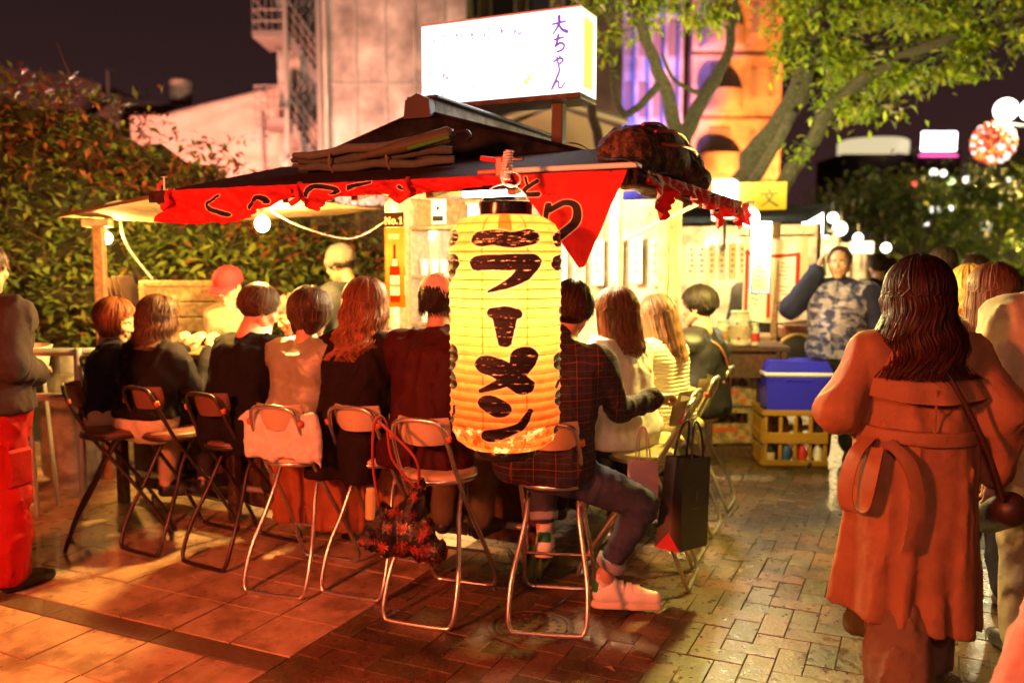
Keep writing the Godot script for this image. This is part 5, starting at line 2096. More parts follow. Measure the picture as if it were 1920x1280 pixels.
# ---------------------------------------------------------------- the big lantern
func build_lantern() -> void:
	var R := 0.186
	var o := thing("paper_lantern", "big yellow lit paper lantern with black brush characters hanging before the guests", "lantern", st(-0.362, 0.885, -0.2))
	var w := 1024
	var h := 1024
	var ink := Ink.new(w, h)
	var edge := Ink.new(w, h)
	for k in 4:
		var cx := w / 8.0 + k * w / 4.0
		var s := 2.05
		var put := func(pts: Array, r0: float, r1: float, x: float, y: float, sc: float) -> void:
			ink.stroke(pts, r0 * 1.4, r1 * 1.35, V(cx + x, y), sc)
			edge.stroke(pts, r0 * 1.4 + 2.4, r1 * 1.35 + 2.4, V(cx + x, y), sc)
		# ra
		put.call([V(-32, 0), V(-14, -3), V(10, 2), V(34, -4)], 11, 12, 0, 108, s)
		put.call([V(-36, 0), V(-20, -2), V(36, -2)], 11, 13, 0, 208, s)
		put.call([V(33, 2), V(26, 20), V(8, 38), V(-22, 56)], 12, 2, 0, 210, s)
		# long stroke
		put.call([V(-14, 0), V(2, -2), V(14, 2)], 8, 8, 0, 412, s)
		put.call([V(0, 2), V(0, 30), V(0, 58)], 13, 7, 0, 416, s)
		# me
		put.call([V(28, 0), V(22, 20), V(2, 48), V(-34, 70)], 15, 3, 0, 596, s)
		put.call([V(-24, 16), V(-6, 26), V(26, 60)], 14, 13, 0, 596, s)
		# n
		put.call([V(-22, 0), V(-14, 6), V(-8, 12)], 12, 13, 0, 790, s)
		put.call([V(36, 6), V(24, 34), V(4, 48), V(-22, 58)], 3, 10, 0, 812, s)
	var worn_ := FastNoiseLite.new()
	worn_.seed = 5
	worn_.frequency = 0.02
	worn_.fractal_octaves = 5
	worn_.fractal_gain = 0.7
	var ribs := 26
	var strength := func(x: int, y: int) -> float:
		var rib := absf(fposmod(y / float(h) * ribs, 1.0) - 0.5) * 2.0
		var n := worn_.get_noise_2d(x * 1.4, y * 5.0)
		return 0.0 if n > 0.50 - 0.40 * pow(rib, 8.0) - (0.16 if y < 150 else 0.0) else 1.0
	var back := func(x: int, y: int) -> Color:
		var c := Color(0.88, 0.50, 0.21)
		var seam := absf(fposmod(x / float(w) * 8.0, 1.0) - 0.5)
		if seam < 0.018:
			c = Color(0.85, 0.33, 0.05)
		if absf(x / float(w) * 8.0 - roundf(x / float(w) * 8.0)) < 0.0:
			c = c
		var rb := fposmod(y / float(h) * ribs, 1.0)
		if rb < 0.09:
			c = c.lerp(Color(0.55, 0.22, 0.03), 0.75)
		c = c * (0.93 + 0.16 * worn_.get_noise_2d(x * 0.6, y * 0.6))
		if y < 90 and absf(fposmod(x / float(w) * 4.0, 1.0) - 0.5) < 0.08:
			c = c.lerp(Color(0.75, 0.2, 0.03), 0.7)
		if y > 900:
			var tear := worn_.get_noise_2d(x * 0.5 + 300, y * 0.5)
			if tear > 0.18:
				c = Color(0.98, 0.85, 0.62)
			elif tear < -0.24:
				c = Color(0.75, 0.25, 0.05)
		return c
	var paper := mat("lantern_paper", Color.WHITE, 0.6)
	paper.albedo_texture = paint_image(w, h, back, [[edge, Color(0.86, 0.50, 0.30), null], [ink, Color(0.05, 0.012, 0.01), strength]])
	paper.backlight_enabled = true
	paper.backlight = Color(1, 1, 1)
	var g := Geo.new()
	var prof := []
	var rows := ribs * 6
	var H := 0.765
	for k in rows + 1:
		var f := float(k) / rows
		var y := H * f
		var d := 1.0
		var top := (1.0 - f) * H
		if top < 0.085:
			d = sqrt(1.0 - pow(1.0 - top / 0.085, 2.0)) * 0.53 + 0.47
		elif f * H < 0.085:
			d = sqrt(1.0 - pow(1.0 - f * H / 0.085, 2.0)) * 0.42 + 0.56
		var rib := absf(fposmod((1.0 - f) * ribs, 1.0) - 0.5) * 2.0
		prof.append(Vector2(R * d * (0.975 + 0.025 * (f)) + 0.0045 * pow(rib, 3.0) - 0.003, y))
	var sides := 96
	for k in prof.size():
		for j in sides + 1:
			var a := TAU * j / sides
			var q: Vector2 = prof[k]
			var dent := 1.0 + 0.012 * noise_a.get_noise_2d(cos(a) * 3.0 + q.y * 6.0, sin(a) * 3.0 + q.y * 2.0) + 0.009 * noise_a.get_noise_2d(j * 0.9, q.y * 24.0)
			# the middle of the first character faces the camera
			g.vert(Vector3(q.x * dent * sin(a), q.y, q.x * dent * cos(a)), Vector2(fposmod(float(j) / sides, 1.0) if j < sides else 1.0, 1.0 - q.y / H))
	for k in prof.size() - 1:
		for j in sides:
			var q2 := k * (sides + 1) + j
			g.quad(q2, q2 + 1, q2 + sides + 2, q2 + sides + 1)
	var pp := part("paper_shade", g, paper, o)
	pp.rotation.y = -PI / 4
	for k in 27:
		var y := H * (k + 0.0) / 26.0
		var idx := mini(int(y / H * rows), prof.size() - 1)
		var rr: Vector2 = prof[idx]
		var rg := Geo.new()
		var ring := []
		for j in 49:
			ring.append(Vector3(rr.x * 0.985 * sin(TAU * j / 48), y, rr.x * 0.985 * cos(TAU * j / 48)))
		rg.tube(ring, 0.0013, 4, false)
		part("rib", rg, mat("bamboo", lin(0.25, 0.1, 0.03), 0.6), pp)
	var lacquer := mat("lacquer", lin(0.012, 0.01, 0.01), 0.18)
	part("top_ring", lathe_obj([Vector2(0.07, H - 0.012), Vector2(0.086, H - 0.012), Vector2(0.088, H - 0.008), Vector2(0.088, H + 0.036), Vector2(0.084, H + 0.042), Vector2(0.07, H + 0.042), Vector2(0.07, H - 0.012)], 36), lacquer, o)
	part("bottom_ring", lathe_obj([Vector2(0.085, -0.03), Vector2(0.1, -0.03), Vector2(0.102, -0.026), Vector2(0.102, 0.008), Vector2(0.085, 0.008), Vector2(0.085, -0.03)], 36), lacquer, o)
	g = Geo.new()
	g.ball(Vector3(0, 0.53, 0), Vector3(0.032, 0.045, 0.032), 10, 14)
	part("bulb", g, glow("lantern_bulb_glow", Color(1.0, 0.8, 0.45), 4.0), o)
	lamp(Vector3(0, 0.50, 0), Color(1.0, 0.84, 0.66), 0.52, 0.035, o)
	g = Geo.new()
	g.tube([Vector3(0, 0.575, 0), Vector3(0, H + 0.04, 0)], 0.006, 6)
	part("cord", g, mats["black_plastic"], o)
	# wire hanger: bow, hook and coiled white flex
	var steel: Material = mats["galvanised"]
	g = Geo.new()
	var bow := []
	for k in 13:
		var a := PI * k / 12.0
		bow.append(Vector3(-0.078 * cos(a), H + 0.03 + 0.07 * sin(a), 0))
	g.tube(bow, 0.0025, 5)
	part("bow", g, steel, o)
	g = Geo.new()
	g.tube(smooth_pts([Vector3(0, H + 0.1, 0), Vector3(-0.012, H + 0.13, 0), Vector3(0.008, H + 0.16, -0.01), Vector3(0.0, H + 0.2, -0.06), Vector3(-0.005, H + 0.21, -0.14)]), 0.003, 5)
	part("hook", g, steel, o)
	g = Geo.new()
	var coil := []
	for k in 90:
		var f := k / 89.0
		coil.append(Vector3(0.0 + 0.014 * sin(k * 0.75) + 0.012 * f, H + 0.115 + 0.10 * f, 0.014 * cos(k * 0.75) - 0.06 * f))
	g.tube(coil, 0.0042, 5)
	part("coiled_flex", g, mats["white_cord"], o)
	g = Geo.new()
	var loopp := []
	for k in 25:
		loopp.append(Vector3(0.02 + 0.03 * cos(TAU * k / 24), H + 0.115 + 0.024 * sin(TAU * k / 24), 0.012))
	g.tube(loopp, 0.003, 5)
	part("loose_loop", g, mats["white_cord"], o)
	var cl := thing("bar_clamp", "red handled bar clamp holding the lantern cord on the eave edge", "clamp", st(-0.45, 1.815, -0.02), TURN)
	g = Geo.new()
	g.tube([Vector3(-0.09, 0.045, 0.0), Vector3(-0.03, 0.035, 0.01)], 0.009, 8)
	part("handle", g, mats["clamp_red"], cl)
	g = Geo.new()
	g.box(Vector3(-0.01, 0.01, 0.01), Vector3(0.03, 0.07, 0.03), 0.005)
	g.box(Vector3(-0.06, -0.005, 0.005), Vector3(0.08, 0.016, 0.02), 0.004)
	part("jaw", g, mats["clamp_red"], cl)
	g = Geo.new()
	g.box(Vector3(0.03, 0.035, 0.005), Vector3(0.09, 0.012, 0.006), 0.002)
	part("bar", g, mats["black_plastic"], cl)


# ---------------------------------------------------------------- lit sign on the roof
func build_sign() -> void:
	var o := thing("lit_menu_sign", "white lit box sign with blue brush writing on a post above the roof", "sign", st(-1.262, 2.385, 1.725), TURN)
	var w := 1024
	var h := 448
	var blue := Ink.new(w, h)
	write(blue, ["dai", "chi", "ya", "nn"], V(846, 30), 1.04, V(-2, 98), 2.0)
	var faint := Ink.new(w, h)
	var r2 := RandomNumberGenerator.new()
	r2.seed = 11
	for col in 7:
		var x := 36.0 + 96.0 * col
		for row in (4 if col < 2 else 1):
			for k in 5:
				var p := V(x + r2.randf_range(4, 58), 46 + row * 104 + r2.randf_range(0, 56))
				faint.stroke([p, p + V(r2.randf_range(-9, 12), r2.randf_range(8, 26))], 5.2, 2.2)
	var gold := Ink.new(w, h)
	gold.stroke([V(690, 372), V(720, 340), V(756, 298)], 14, 1.5)
	gold.stroke([V(322, 412), V(352, 366)], 2, 7)
	var m := mat("sign_face", Color(0.2, 0.2, 0.2), 0.4)
	m.emission_enabled = true
	m.emission = Color.WHITE
	m.emission_operator = BaseMaterial3D.EMISSION_OP_MULTIPLY
	m.emission_texture = paint_image(w, h, func(_x, _y): return Color(1, 1, 1), [[gold, Color(0.92, 0.96, 0.35), null], [faint, Color(0.28, 0.28, 0.6), null], [blue, Color(0.13, 0.1, 0.5), null]])
	m.emission_energy_multiplier = 1.0
	var L := 0.955
	var H := 0.43
	var D := 0.25
	var g := Geo.new()
	g.face(Vector3(-L / 2, 0, D / 2), Vector3(L / 2, 0, D / 2), Vector3(L / 2, H, D / 2), Vector3(-L / 2, H, D / 2))
	for k in 4:
		g.t[k].y = g.t[k].y
	part("lit_front_panel", g, m, o)
	g = Geo.new()
	g.face(Vector3(L / 2, H, -D / 2), Vector3(-L / 2, H, -D / 2), Vector3(-L / 2, 0, -D / 2), Vector3(L / 2, 0, -D / 2))
	part("lit_back_panel", g, m, o)
	var m2 := mat("sign_side", Color(0.8, 0.8, 0.8), 0.4)
	m2.emission_enabled = true
	m2.emission = Color.WHITE
	m2.emission_operator = BaseMaterial3D.EMISSION_OP_MULTIPLY
	var red := Ink.new(128, 224)
	write(red, ["ra", "bar", "me", "n"], V(40, 28), 0.44, V(0, 44), 0.9)
	var panel := Ink.new(128, 224)
	panel.fill([V(28, 18), V(100, 18), V(100, 206), V(28, 206)])
	m2.emission_texture = paint_image(128, 224, func(_x, _y): return Color(1, 1, 1), [[panel, Color(0.98, 0.62, 0.1), null], [red, Color(0.75, 0.1, 0.02), null]])
	m2.emission_energy_multiplier = 0.75
	for s in [-1.0, 1.0]:
		g = Geo.new()
		g.face(Vector3(s * L / 2, 0, s * D / 2), Vector3(s * L / 2, 0, -s * D / 2), Vector3(s * L / 2, H, -s * D / 2), Vector3(s * L / 2, H, s * D / 2))
		part("lit_end_panel", g, m2, o)
	g = Geo.new()
	g.box(Vector3(0, -0.016, 0), Vector3(L + 0.006, 0.03, D + 0.006), 0.003)
	part("base_tray", g, worn(mat("sign_tray", lin(0.16, 0.11, 0.06), 0.5, 0.3), "grime", 2.0), o)
	g = Geo.new()
	g.box(Vector3(0, H + 0.007, 0), Vector3(L + 0.004, 0.012, D + 0.004), 0.003)
	part("top_tray", g, mat("sign_white", lin(0.8, 0.8, 0.8), 0.5), o)
	g = Geo.new()
	g.box(Vector3(0.31, -0.3, 0.0), Vector3(0.065, 0.54, 0.065), 0.005)
	part("post", g, mat("sign_post", lin(0.08, 0.055, 0.035), 0.5, 0.3), o)
	var a := AreaLight3D.new()
	a.name = "sign_light"
	a.area_size = Vector2(L, H)
	a.light_energy = 0.55
	a.light_color = Color(1.0, 0.97, 0.95)
	a.shadow_enabled = true
	a.area_range = 40.0
	o.add_child(a)
	a.position = Vector3(0, H / 2, D / 2 + 0.02)
	a.rotation.y = PI


# ---------------------------------------------------------------- the row of stalls farther on
func build_back_row() -> void:
	var wood: Material = mats["stall_wood"]
	var roofm: Material = mats["roof_sheet"]
	var white: Material = mats["white_sheet"]
	var rows := [
		[Vector3(1.75, 0, -7.9), 1.35, "second stall with a red and white cloth, behind the blue cool box"],
		[Vector3(3.3, 0, -11.5), 1.3, "third stall of the row, partly behind the man on the phone"],
		[Vector3(5.3, 0, -15.5), 1.3, "farthest lit stall at the end of the row"],
	]
	for k in rows.size():
		var r = rows[k]
		var s := thing("food_stall", r[2], "food stall", r[0], TURN - 0.1)
		var W: float = r[1]
		var g := Geo.new()
		_slab(g, [Vector3(-W * 0.6, 1.86, 0.75), Vector3(W * 0.75, 1.84, 0.75), Vector3(W * 0.6, 2.05, -1.2), Vector3(-W * 0.6, 2.05, -1.2)], 0.04)
		part("roof_slope", g, roofm, s)
		for x in [-W * 0.5, W * 0.55]:
			for z in [0.55, -1.0]:
				g = Geo.new()
				g.box(Vector3(x, 0.93, z), Vector3(0.05, 1.86, 0.05), 0.005)
				part("post", g, wood, s)
		g = Geo.new()
		g.box(Vector3(0, 0.88, 0.4), Vector3(W * 1.1, 0.04, 0.4), 0.006)
		part("counter_top", g, wood, s)
		for j in 8:
			g = Geo.new()
			g.box(Vector3(-W * 0.5 + W * 0.14 * j, 0.44, 0.45), Vector3(W * 0.135, 0.84, 0.02), 0.003)
			part("counter_plank", g, mats["dark_wood"], s)
		g = Geo.new()
		g.sheet(14, 6, func(a, b): return Vector3(-W * 0.55 + W * 1.1 * a, 1.85 - 1.7 * b, -0.95 + 0.02 * sin(a * 22)))
		part("back_sheet", g, white, s)
		g = Geo.new()
		g.sheet(8, 6, func(a, b): return Vector3(-W * 0.52 + 0.02 * sin(a * 12), 1.85 - 1.5 * b, -0.95 + 1.3 * a))
		part("side_sheet", g, white, s)
		g = Geo.new()
		g.ball(Vector3(0, 1.66, -0.1), Vector3.ONE * 0.05, 8, 12)
		part("bulb", g, mats["bulb_glow"], s)
		lamp(Vector3(0, 1.66, -0.1), Color(1.0, 0.82, 0.52), 2.0, 0.05, s)
	# printed cloth posters hung at the second stall
	var cl := thing("printed_cloth", "white cloth with red stripes and faded print hung beside the menu board", "cloth", Vector3(1.95, 0, -7.05), TURN + 0.25)
	var ink := Ink.new(256, 256)
	ink.fill([V(8, 40), V(20, 40), V(20, 250), V(8, 250)])
	ink.fill([V(96, 60), V(110, 60), V(110, 240), V(96, 240)])
	ink.fill([V(206, 50), V(222, 50), V(222, 200), V(206, 200)])
	ink.fill([V(6, 44), V(220, 44), V(220, 54), V(6, 54)])
	var ink2 := Ink.new(256, 256)
	for k in 9:
		ink2.stroke([V(150 + rng.randf_range(-12, 12), 70 + k * 12), V(172 + rng.randf_range(-12, 12), 74 + k * 12)], 2.0, 2.0)
		ink2.stroke([V(40 + rng.randf_range(-12, 12), 80 + k * 15), V(66 + rng.randf_range(-12, 12), 84 + k * 15)], 2.0, 2.0)
	var ink3 := Ink.new(256, 256)
	for k in 9:
		ink3.stroke([V(120 + rng.randf_range(0, 70), 190 + rng.randf_range(0, 40)), V(130 + rng.randf_range(0, 60), 190 + rng.randf_range(0, 40))], 3.0, 2.0)
	var m := mat("cloth_print", Color.WHITE, 0.8)
	m.albedo_texture = paint_image(256, 256, func(_x, _y): return Color(0.93, 0.86, 0.74), [[ink, Color(0.75, 0.16, 0.08), null], [ink2, Color(0.8, 0.35, 0.22), null], [ink3, Color(0.35, 0.45, 0.7), null]])
	m.backlight_enabled = true
	m.backlight = Color(0.7, 0.7, 0.7)
	var g2 := Geo.new()
	g2.sheet(24, 12, func(a, b): return Vector3(-0.1 + 0.5 * a, 1.70 - 0.66 * b - 0.03 * sin(a * PI), 0.018 * sin(a * 16 + b * 3)))
	part("cloth_sheet", g2, m, cl)
	g2 = Geo.new()
	g2.tube([Vector3(-0.14, 1.705, 0), Vector3(0.44, 1.705, 0)], 0.01, 6)
	part("rod", g2, wood, cl)
	var sh := thing("paper_slips", "row of paper menu slips hung in the second stall left of the menu board", "menu slips", Vector3(1.72, 0, -7.3), TURN)
	for k in 6:
		g2 = Geo.new()
		g2.box(Vector3(-0.24 + 0.085 * k, 1.5 - 0.01 * (k % 2), 0), Vector3(0.07, 0.3, 0.003))
		part("paper_slip", g2, mat("slip_%d" % (k % 2), [lin(0.8, 0.72, 0.5), lin(0.82, 0.78, 0.7)][k % 2], 0.7), sh)
		for j in 5:
			g2 = Geo.new()
			g2.box(Vector3(-0.24 + 0.085 * k + rng.randf_range(-0.008, 0.008), 1.6 - 0.045 * j, 0.003), Vector3(0.022, 0.018, 0.002))
			part("writing", g2, mat("slip_ink", lin(0.35, 0.09, 0.03), 0.7), sh)
	# lit box signs above the row
	var boxes := [[Vector3(1.68, 1.985, -7.0), Vector3(0.17, 0.29, 0.17), "box_white", Color(1, 1, 1), 2.2, "white lit box lantern just right of the tied bundle"], [Vector3(3.46, 1.94, -10.2), Vector3(0.21, 0.25, 0.2), "box_white2", Color(1, 0.96, 1), 2.2, "small white lit box sign right of the yellow sign"], [Vector3(5.5, 1.72, -13.9), Vector3(0.34, 0.18, 0.1), "box_cream", Color(1.0, 0.85, 0.55), 1.4, "cream lit sign at the end of the stall row"]]
	for b in boxes:
		var bs := thing("box_sign", b[5], "sign", b[0], TURN)
		var g3 := Geo.new()
		g3.box(Vector3(0, 0, 0), b[1], 0.008)
		part("lit_panel_light", g3, glow(b[2] + "_glow", b[3], b[4]), bs)
		for s2 in [-1, 1]:
			g3 = Geo.new()
			g3.box(Vector3(0, (b[1].y / 2 + 0.008) * s2, 0), Vector3(b[1].x + 0.01, 0.014, b[1].z + 0.01), 0.003)
			part("end_cap", g3, mats["sign_post"], bs)
		g3 = Geo.new()
		g3.tube([Vector3(0, -b[1].y / 2, 0), Vector3(0, -b[1].y / 2 - 0.25, 0)], 0.015, 6)
		part("stem", g3, mats["sign_post"], bs)
	spot(Vector3(1.68, 2.32, -6.9), Vector3(3.7, 5.0, -8.9), Color(1.0, 0.98, 0.62), 11.0, 62.0, 0.1)  # unseen spot over the box sign, aimed up to light the tree crown
	lamp(Vector3(1.6, 2.0, -6.85), Color(1.0, 0.95, 0.8), 1.0, 0.08)
	var ys := thing("yellow_sign", "yellow lit box sign with one black character beside the tree", "sign", Vector3(2.24, 2.07, -8.0), -0.12)
	var ink4 := Ink.new(256, 156)
	write(ink4, ["bun"], V(118, 30), 0.98, V(0, 0), 1.1)
	var ym := mat("yellow_sign_face", Color(0.1, 0.07, 0.01), 0.5)
	ym.emission_enabled = true
	ym.emission = Color.WHITE
	ym.emission_operator = BaseMaterial3D.EMISSION_OP_MULTIPLY
	ym.emission_texture = paint_image(256, 156, func(x, _y): return Color(1.0, 0.93, 0.5).lerp(Color(0.97, 0.72, 0.03), clampf(x / 120.0, 0, 1)), [[ink4, Color(0.06, 0.03, 0.02), null]])
	ym.emission_energy_multiplier = 0.5
	var gy := Geo.new()
	gy.face(Vector3(-0.215, -0.13, 0.05), Vector3(0.215, -0.13, 0.05), Vector3(0.215, 0.13, 0.05), Vector3(-0.215, 0.13, 0.05))
	part("lit_face_light", gy, ym, ys)
	gy = Geo.new()
	gy.box(Vector3(0, 0, 0), Vector3(0.44, 0.27, 0.096), 0.006)
	part("case", gy, mat("yellow_case", lin(0.7, 0.4, 0.03), 0.4), ys)
	gy = Geo.new()
	gy.tube([Vector3(-0.1, -0.13, 0), Vector3(-0.1, -0.5, 0)], 0.02, 6)
	part("post", gy, mats["sign_post"], ys)
	# bare bulbs strung along the row
	var bulbs := [[Vector3(3.62, 1.99, -10.0), 0.06], [Vector3(4.0, 1.90, -10.8), 0.085], [Vector3(4.42, 1.80, -11.3), 0.06], [Vector3(3.72, 1.81, -10.5), 0.04], [Vector3(5.5, 1.70, -13.0), 0.07]]
	for k in bulbs.size():
		var q = bulbs[k]
		var bo := thing("row_bulb", ["uppermost bare bulb over the far stalls", "large bare bulb beside the head of the man on the phone", "bare bulb low over the far stalls, second from right", "smallest bare bulb over the far stalls", "rightmost bare bulb over the far stalls"][k], "light bulb", q[0], 0.0, "bulbs along the stall row")
		var gb := Geo.new()
		gb.ball(Vector3.ZERO, Vector3.ONE * q[1], 9, 13)
		part("bulb", gb, glow("row_bulb_glow", Color(1.0, 0.9, 0.68), 3.0), bo)
		gb = Geo.new()
		gb.tube([Vector3(0, q[1], 0), Vector3(0, q[1] + 0.12, 0)], 0.015, 6)
		part("socket", gb, mats["black_plastic"], bo)
	lamp(Vector3(4.0, 1.9, -10.8), Color(1.0, 0.85, 0.55), 3.2, 0.1)


# ---------------------------------------------------------------- table with jars, crates and the cool box
func build_goods() -> void:
	var dark: Material = mats["dark_wood"]
	var t := thing("side_table", "dark wooden table with jars at the far end of the guests", "table", Vector3(1.78, 0, -6.75), TURN + 0.35)
	var g := Geo.new()
	g.box(Vector3(0, 0.85, 0), Vector3(0.62, 0.04, 0.45), 0.006)
	part("tabletop", g, dark, t)
	for k in 4:
		g = Geo.new()
		g.box(Vector3(0.27 * (1 if k % 2 else -1), 0.415, 0.19 * (1 if k < 2 else -1)), Vector3(0.05, 0.83, 0.05), 0.005)
		part("leg", g, dark, t)
	g = Geo.new()
	g.box(Vector3(0, 0.72, 0.2), Vector3(0.48, 0.18, 0.02), 0.003)
	part("apron", g, dark, t)
	var glassy := mat("jar_glass", lin(0.7, 0.75, 0.68), 0.12)
	var jars := [[Vector3(1.72, 0.87, -6.62), 0.085, 0.24, Color(0.55, 0.5, 0.4), "big clear jar of bottle caps on the side table, right one"], [Vector3(1.60, 0.87, -6.66), 0.05, 0.17, Color(0.7, 0.35, 0.12), "small orange sauce jar, left on the side table"], [Vector3(1.83, 0.87, -6.6), 0.032, 0.15, Color(0.6, 0.05, 0.06), "clear bottle with a pink label on the side table"], [Vector3(1.53, 0.87, -6.6), 0.04, 0.1, Color(0.75, 0.5, 0.2), "low yellow pot at the left edge of the side table"]]
	for j in jars:
		var jo := thing("jar", j[4], "jar", j[0], 0.0, "jars on the side table")
		var r: float = j[1]
		var hh: float = j[2]
		part("jar_body", lathe_obj([Vector2(0, 0), Vector2(r, 0.0), Vector2(r * 1.03, 0.02), Vector2(r, hh * 0.8), Vector2(r * 0.8, hh * 0.92), Vector2(r * 0.75, hh)], 20), glassy, jo)
		part("lid", lathe_obj([Vector2(r * 0.8, hh), Vector2(r * 0.82, hh + 0.02), Vector2(0, hh + 0.022)], 16), mat("jar_lid", lin(0.35, 0.5, 0.25), 0.4), jo)
		g = Geo.new()
		g.lathe([Vector2(r * 1.035, hh * 0.2), Vector2(r * 1.035, hh * 0.62)], 20)
		part("label_band", g, mat("jar_band_%d" % int(r * 1000), j[3] * 0.8, 0.5), jo)
		if r > 0.08:
			for k in 40:
				g = Geo.new()
				var a := rng.randf() * TAU
				g.ball(Vector3(sin(a) * r * 1.02, hh * rng.randf_range(0.08, 0.75), cos(a) * r * 1.02), Vector3.ONE * 0.014, 4, 6)
				part("candy", g, mat("candy_%d" % (k % 4), [lin(0.55, 0.06, 0.04), lin(0.1, 0.3, 0.2), lin(0.7, 0.5, 0.08), lin(0.7, 0.66, 0.6)][k % 4], 0.35), jo)
	# beer crates
	_crate("crate", "yellow plastic crate with bottles, lower one under the blue cool box", Vector3(2.08, 0.0, -6.5), 0.33, mat("crate_yellow", lin(0.34, 0.18, 0.015), 0.5), "yellow crates under the cool box")
	_crate("crate", "yellow plastic crate directly below the blue cool box", Vector3(2.08, 0.205, -6.5), 0.33, mats["crate_yellow"], "yellow crates under the cool box")
	for k in 2:
		_crate("beer_crate", ["pale beer crate with red print, lower of the left stack", "pale beer crate with red print, upper of the left stack"][k], Vector3(1.64, 0.09 + 0.29 * k, -6.85), 0.285, worn(mat("crate_pale", lin(0.62, 0.46, 0.22), 0.5), "grime", 2.0), "pale beer crates")
	g = Geo.new()
	g.box(Vector3(1.64, 0.042, -6.85), Vector3(0.5, 0.084, 0.4), 0.005)
	tag(part("pallet_block", g, dark), "dark wooden block under the pale beer crates", "block")
	var bt := [[-0.17, lin(0.55, 0.42, 0.3), "bottle with a cream label, leftmost in the lower yellow crate", lin(0.02, 0.02, 0.02)], [-0.055, lin(0.03, 0.09, 0.3), "bottle with a blue label in the lower yellow crate", lin(0.05, 0.1, 0.3)], [0.06, lin(0.5, 0.03, 0.02), "red bottle in the lower yellow crate", lin(0.5, 0.03, 0.02)], [0.175, lin(0.75, 0.7, 0.6), "white bottle, rightmost in the lower yellow crate", lin(0.7, 0.7, 0.66)]]
	for q in bt:
		var bo := thing("bottle", q[2], "bottle", Vector3(2.08, 0.02, -6.5) + Basis(Vector3.UP, -0.06) * Vector3(q[0], 0, 0.125), 0.0, "bottles in the lower yellow crate")
		part("bottle_body", lathe_obj([Vector2(0, 0), Vector2(0.034, 0), Vector2(0.036, 0.01), Vector2(0.036, 0.1), Vector2(0.02, 0.13), Vector2(0.014, 0.155), Vector2(0, 0.156)], 16), mat("bottle_%d" % int(q[0] * 1000 + 500), q[3], 0.2), bo)
		g = Geo.new()
		g.lathe([Vector2(0.0368, 0.02), Vector2(0.0368, 0.085)], 16)
		part("label_band", g, mat("bottle_label_%d" % int(q[0] * 1000 + 500), q[1], 0.5), bo)
	# blue cool box
	var cb := thing("cool_box", "bright blue cool box with a white rim on the yellow crates", "cool box", Vector3(2.1, 0.41, -6.5), -0.06)
	var blue := mat("cool_blue", lin(0.03, 0.03, 0.75), 0.35)
	g = Geo.new()
	_frustum(g, Vector3(0.43, 0, 0.27), Vector3(0.465, 0, 0.3), 0.0, 0.255, 0.012)
	part("box_body", g, blue, cb)
	g = Geo.new()
	g.box(Vector3(0, 0.27, 0), Vector3(0.5, 0.03, 0.335), 0.01)
	part("white_rim", g, mat("cool_white", lin(0.8, 0.78, 0.72), 0.35), cb)
	g = Geo.new()
	_frustum(g, Vector3(0.48, 0, 0.315), Vector3(0.42, 0, 0.25), 0.286, 0.365, 0.012)
	part("lid", g, blue, cb)
	g = Geo.new()
	g.box(Vector3(0.0, 0.232, 0.153), Vector3(0.19, 0.022, 0.02), 0.005)
	part("latch", g, blue, cb)
	for s in [-1, 1]:
		g = Geo.new()
		g.box(Vector3(0.19 * s, 0.235, 0.152), Vector3(0.06, 0.016, 0.014), 0.004)
		part("lug", g, blue, cb)
	# round-backed stool behind the cool box
	var rc := thing("round_chair", "yellow stool with a dark round backrest behind the cool box", "chair", Vector3(2.28, 0, -7.0), 0.0)
	part("backrest", lathe_obj([Vector2(0, -0.01), Vector2(0.15, -0.01), Vector2(0.15, 0.01), Vector2(0, 0.012)], 28), mat("dark_disc", lin(0.03, 0.025, 0.02), 0.4), rc, Vector3(0, 0.76, 0.0)).rotation.x = PI / 2
	g = Geo.new()
	var ring := []
	for k in 33:
		ring.append(Vector3(0.16 * cos(TAU * k / 32), 0.76 + 0.16 * sin(TAU * k / 32), 0.0))
	g.tube(ring, 0.014, 6)
	part("rim", g, mat("chair_ochre", lin(0.42, 0.3, 0.06), 0.4), rc)
	for s in [-1, 1]:
		g = Geo.new()
		g.tube([Vector3(0.15 * s, 0.8, 0), Vector3(0.17 * s, 0, 0.1)], 0.014, 6)
		part("leg", g, mats["chair_ochre"], rc)
	g = Geo.new()
	g.box(Vector3(0, 0.93, -0.1), Vector3(0.24, 0.12, 0.2), 0.02)
	tag(part("brown_basket", g, worn(mat("basket_brown", lin(0.2, 0.08, 0.03), 0.7), "faint", 3.0), null, Vector3(2.28, 0, -7.0)), "brown basket behind the dark round backrest", "basket")
	# white napkins standing on the counter
	var nk := thing("napkin_box", "box of white paper napkins on the counter beside the capped man", "napkin box", st(-1.42, 0.98, 1.2), TURN)
	for k in 9:
		g = Geo.new()
		g.box(Vector3(-0.06 + 0.014 * k, 0.085 + 0.006 * (k % 3), 0), Vector3(0.004, 0.15, 0.1), 0.0, Transform3D(Basis(Vector3.BACK, 0.18 - 0.045 * k), Vector3.ZERO))
		part("napkin", g, mat("napkin_white", lin(0.8, 0.76, 0.66), 0.8), nk)
	g = Geo.new()
	g.box(Vector3(0, 0.03, 0), Vector3(0.16, 0.06, 0.12), 0.006)
	part("holder", g, mats["cream_trim"], nk)
	# bowls and glasses on the counter before the guests
	var us := [-3.1, -2.75, -2.2, -1.78]
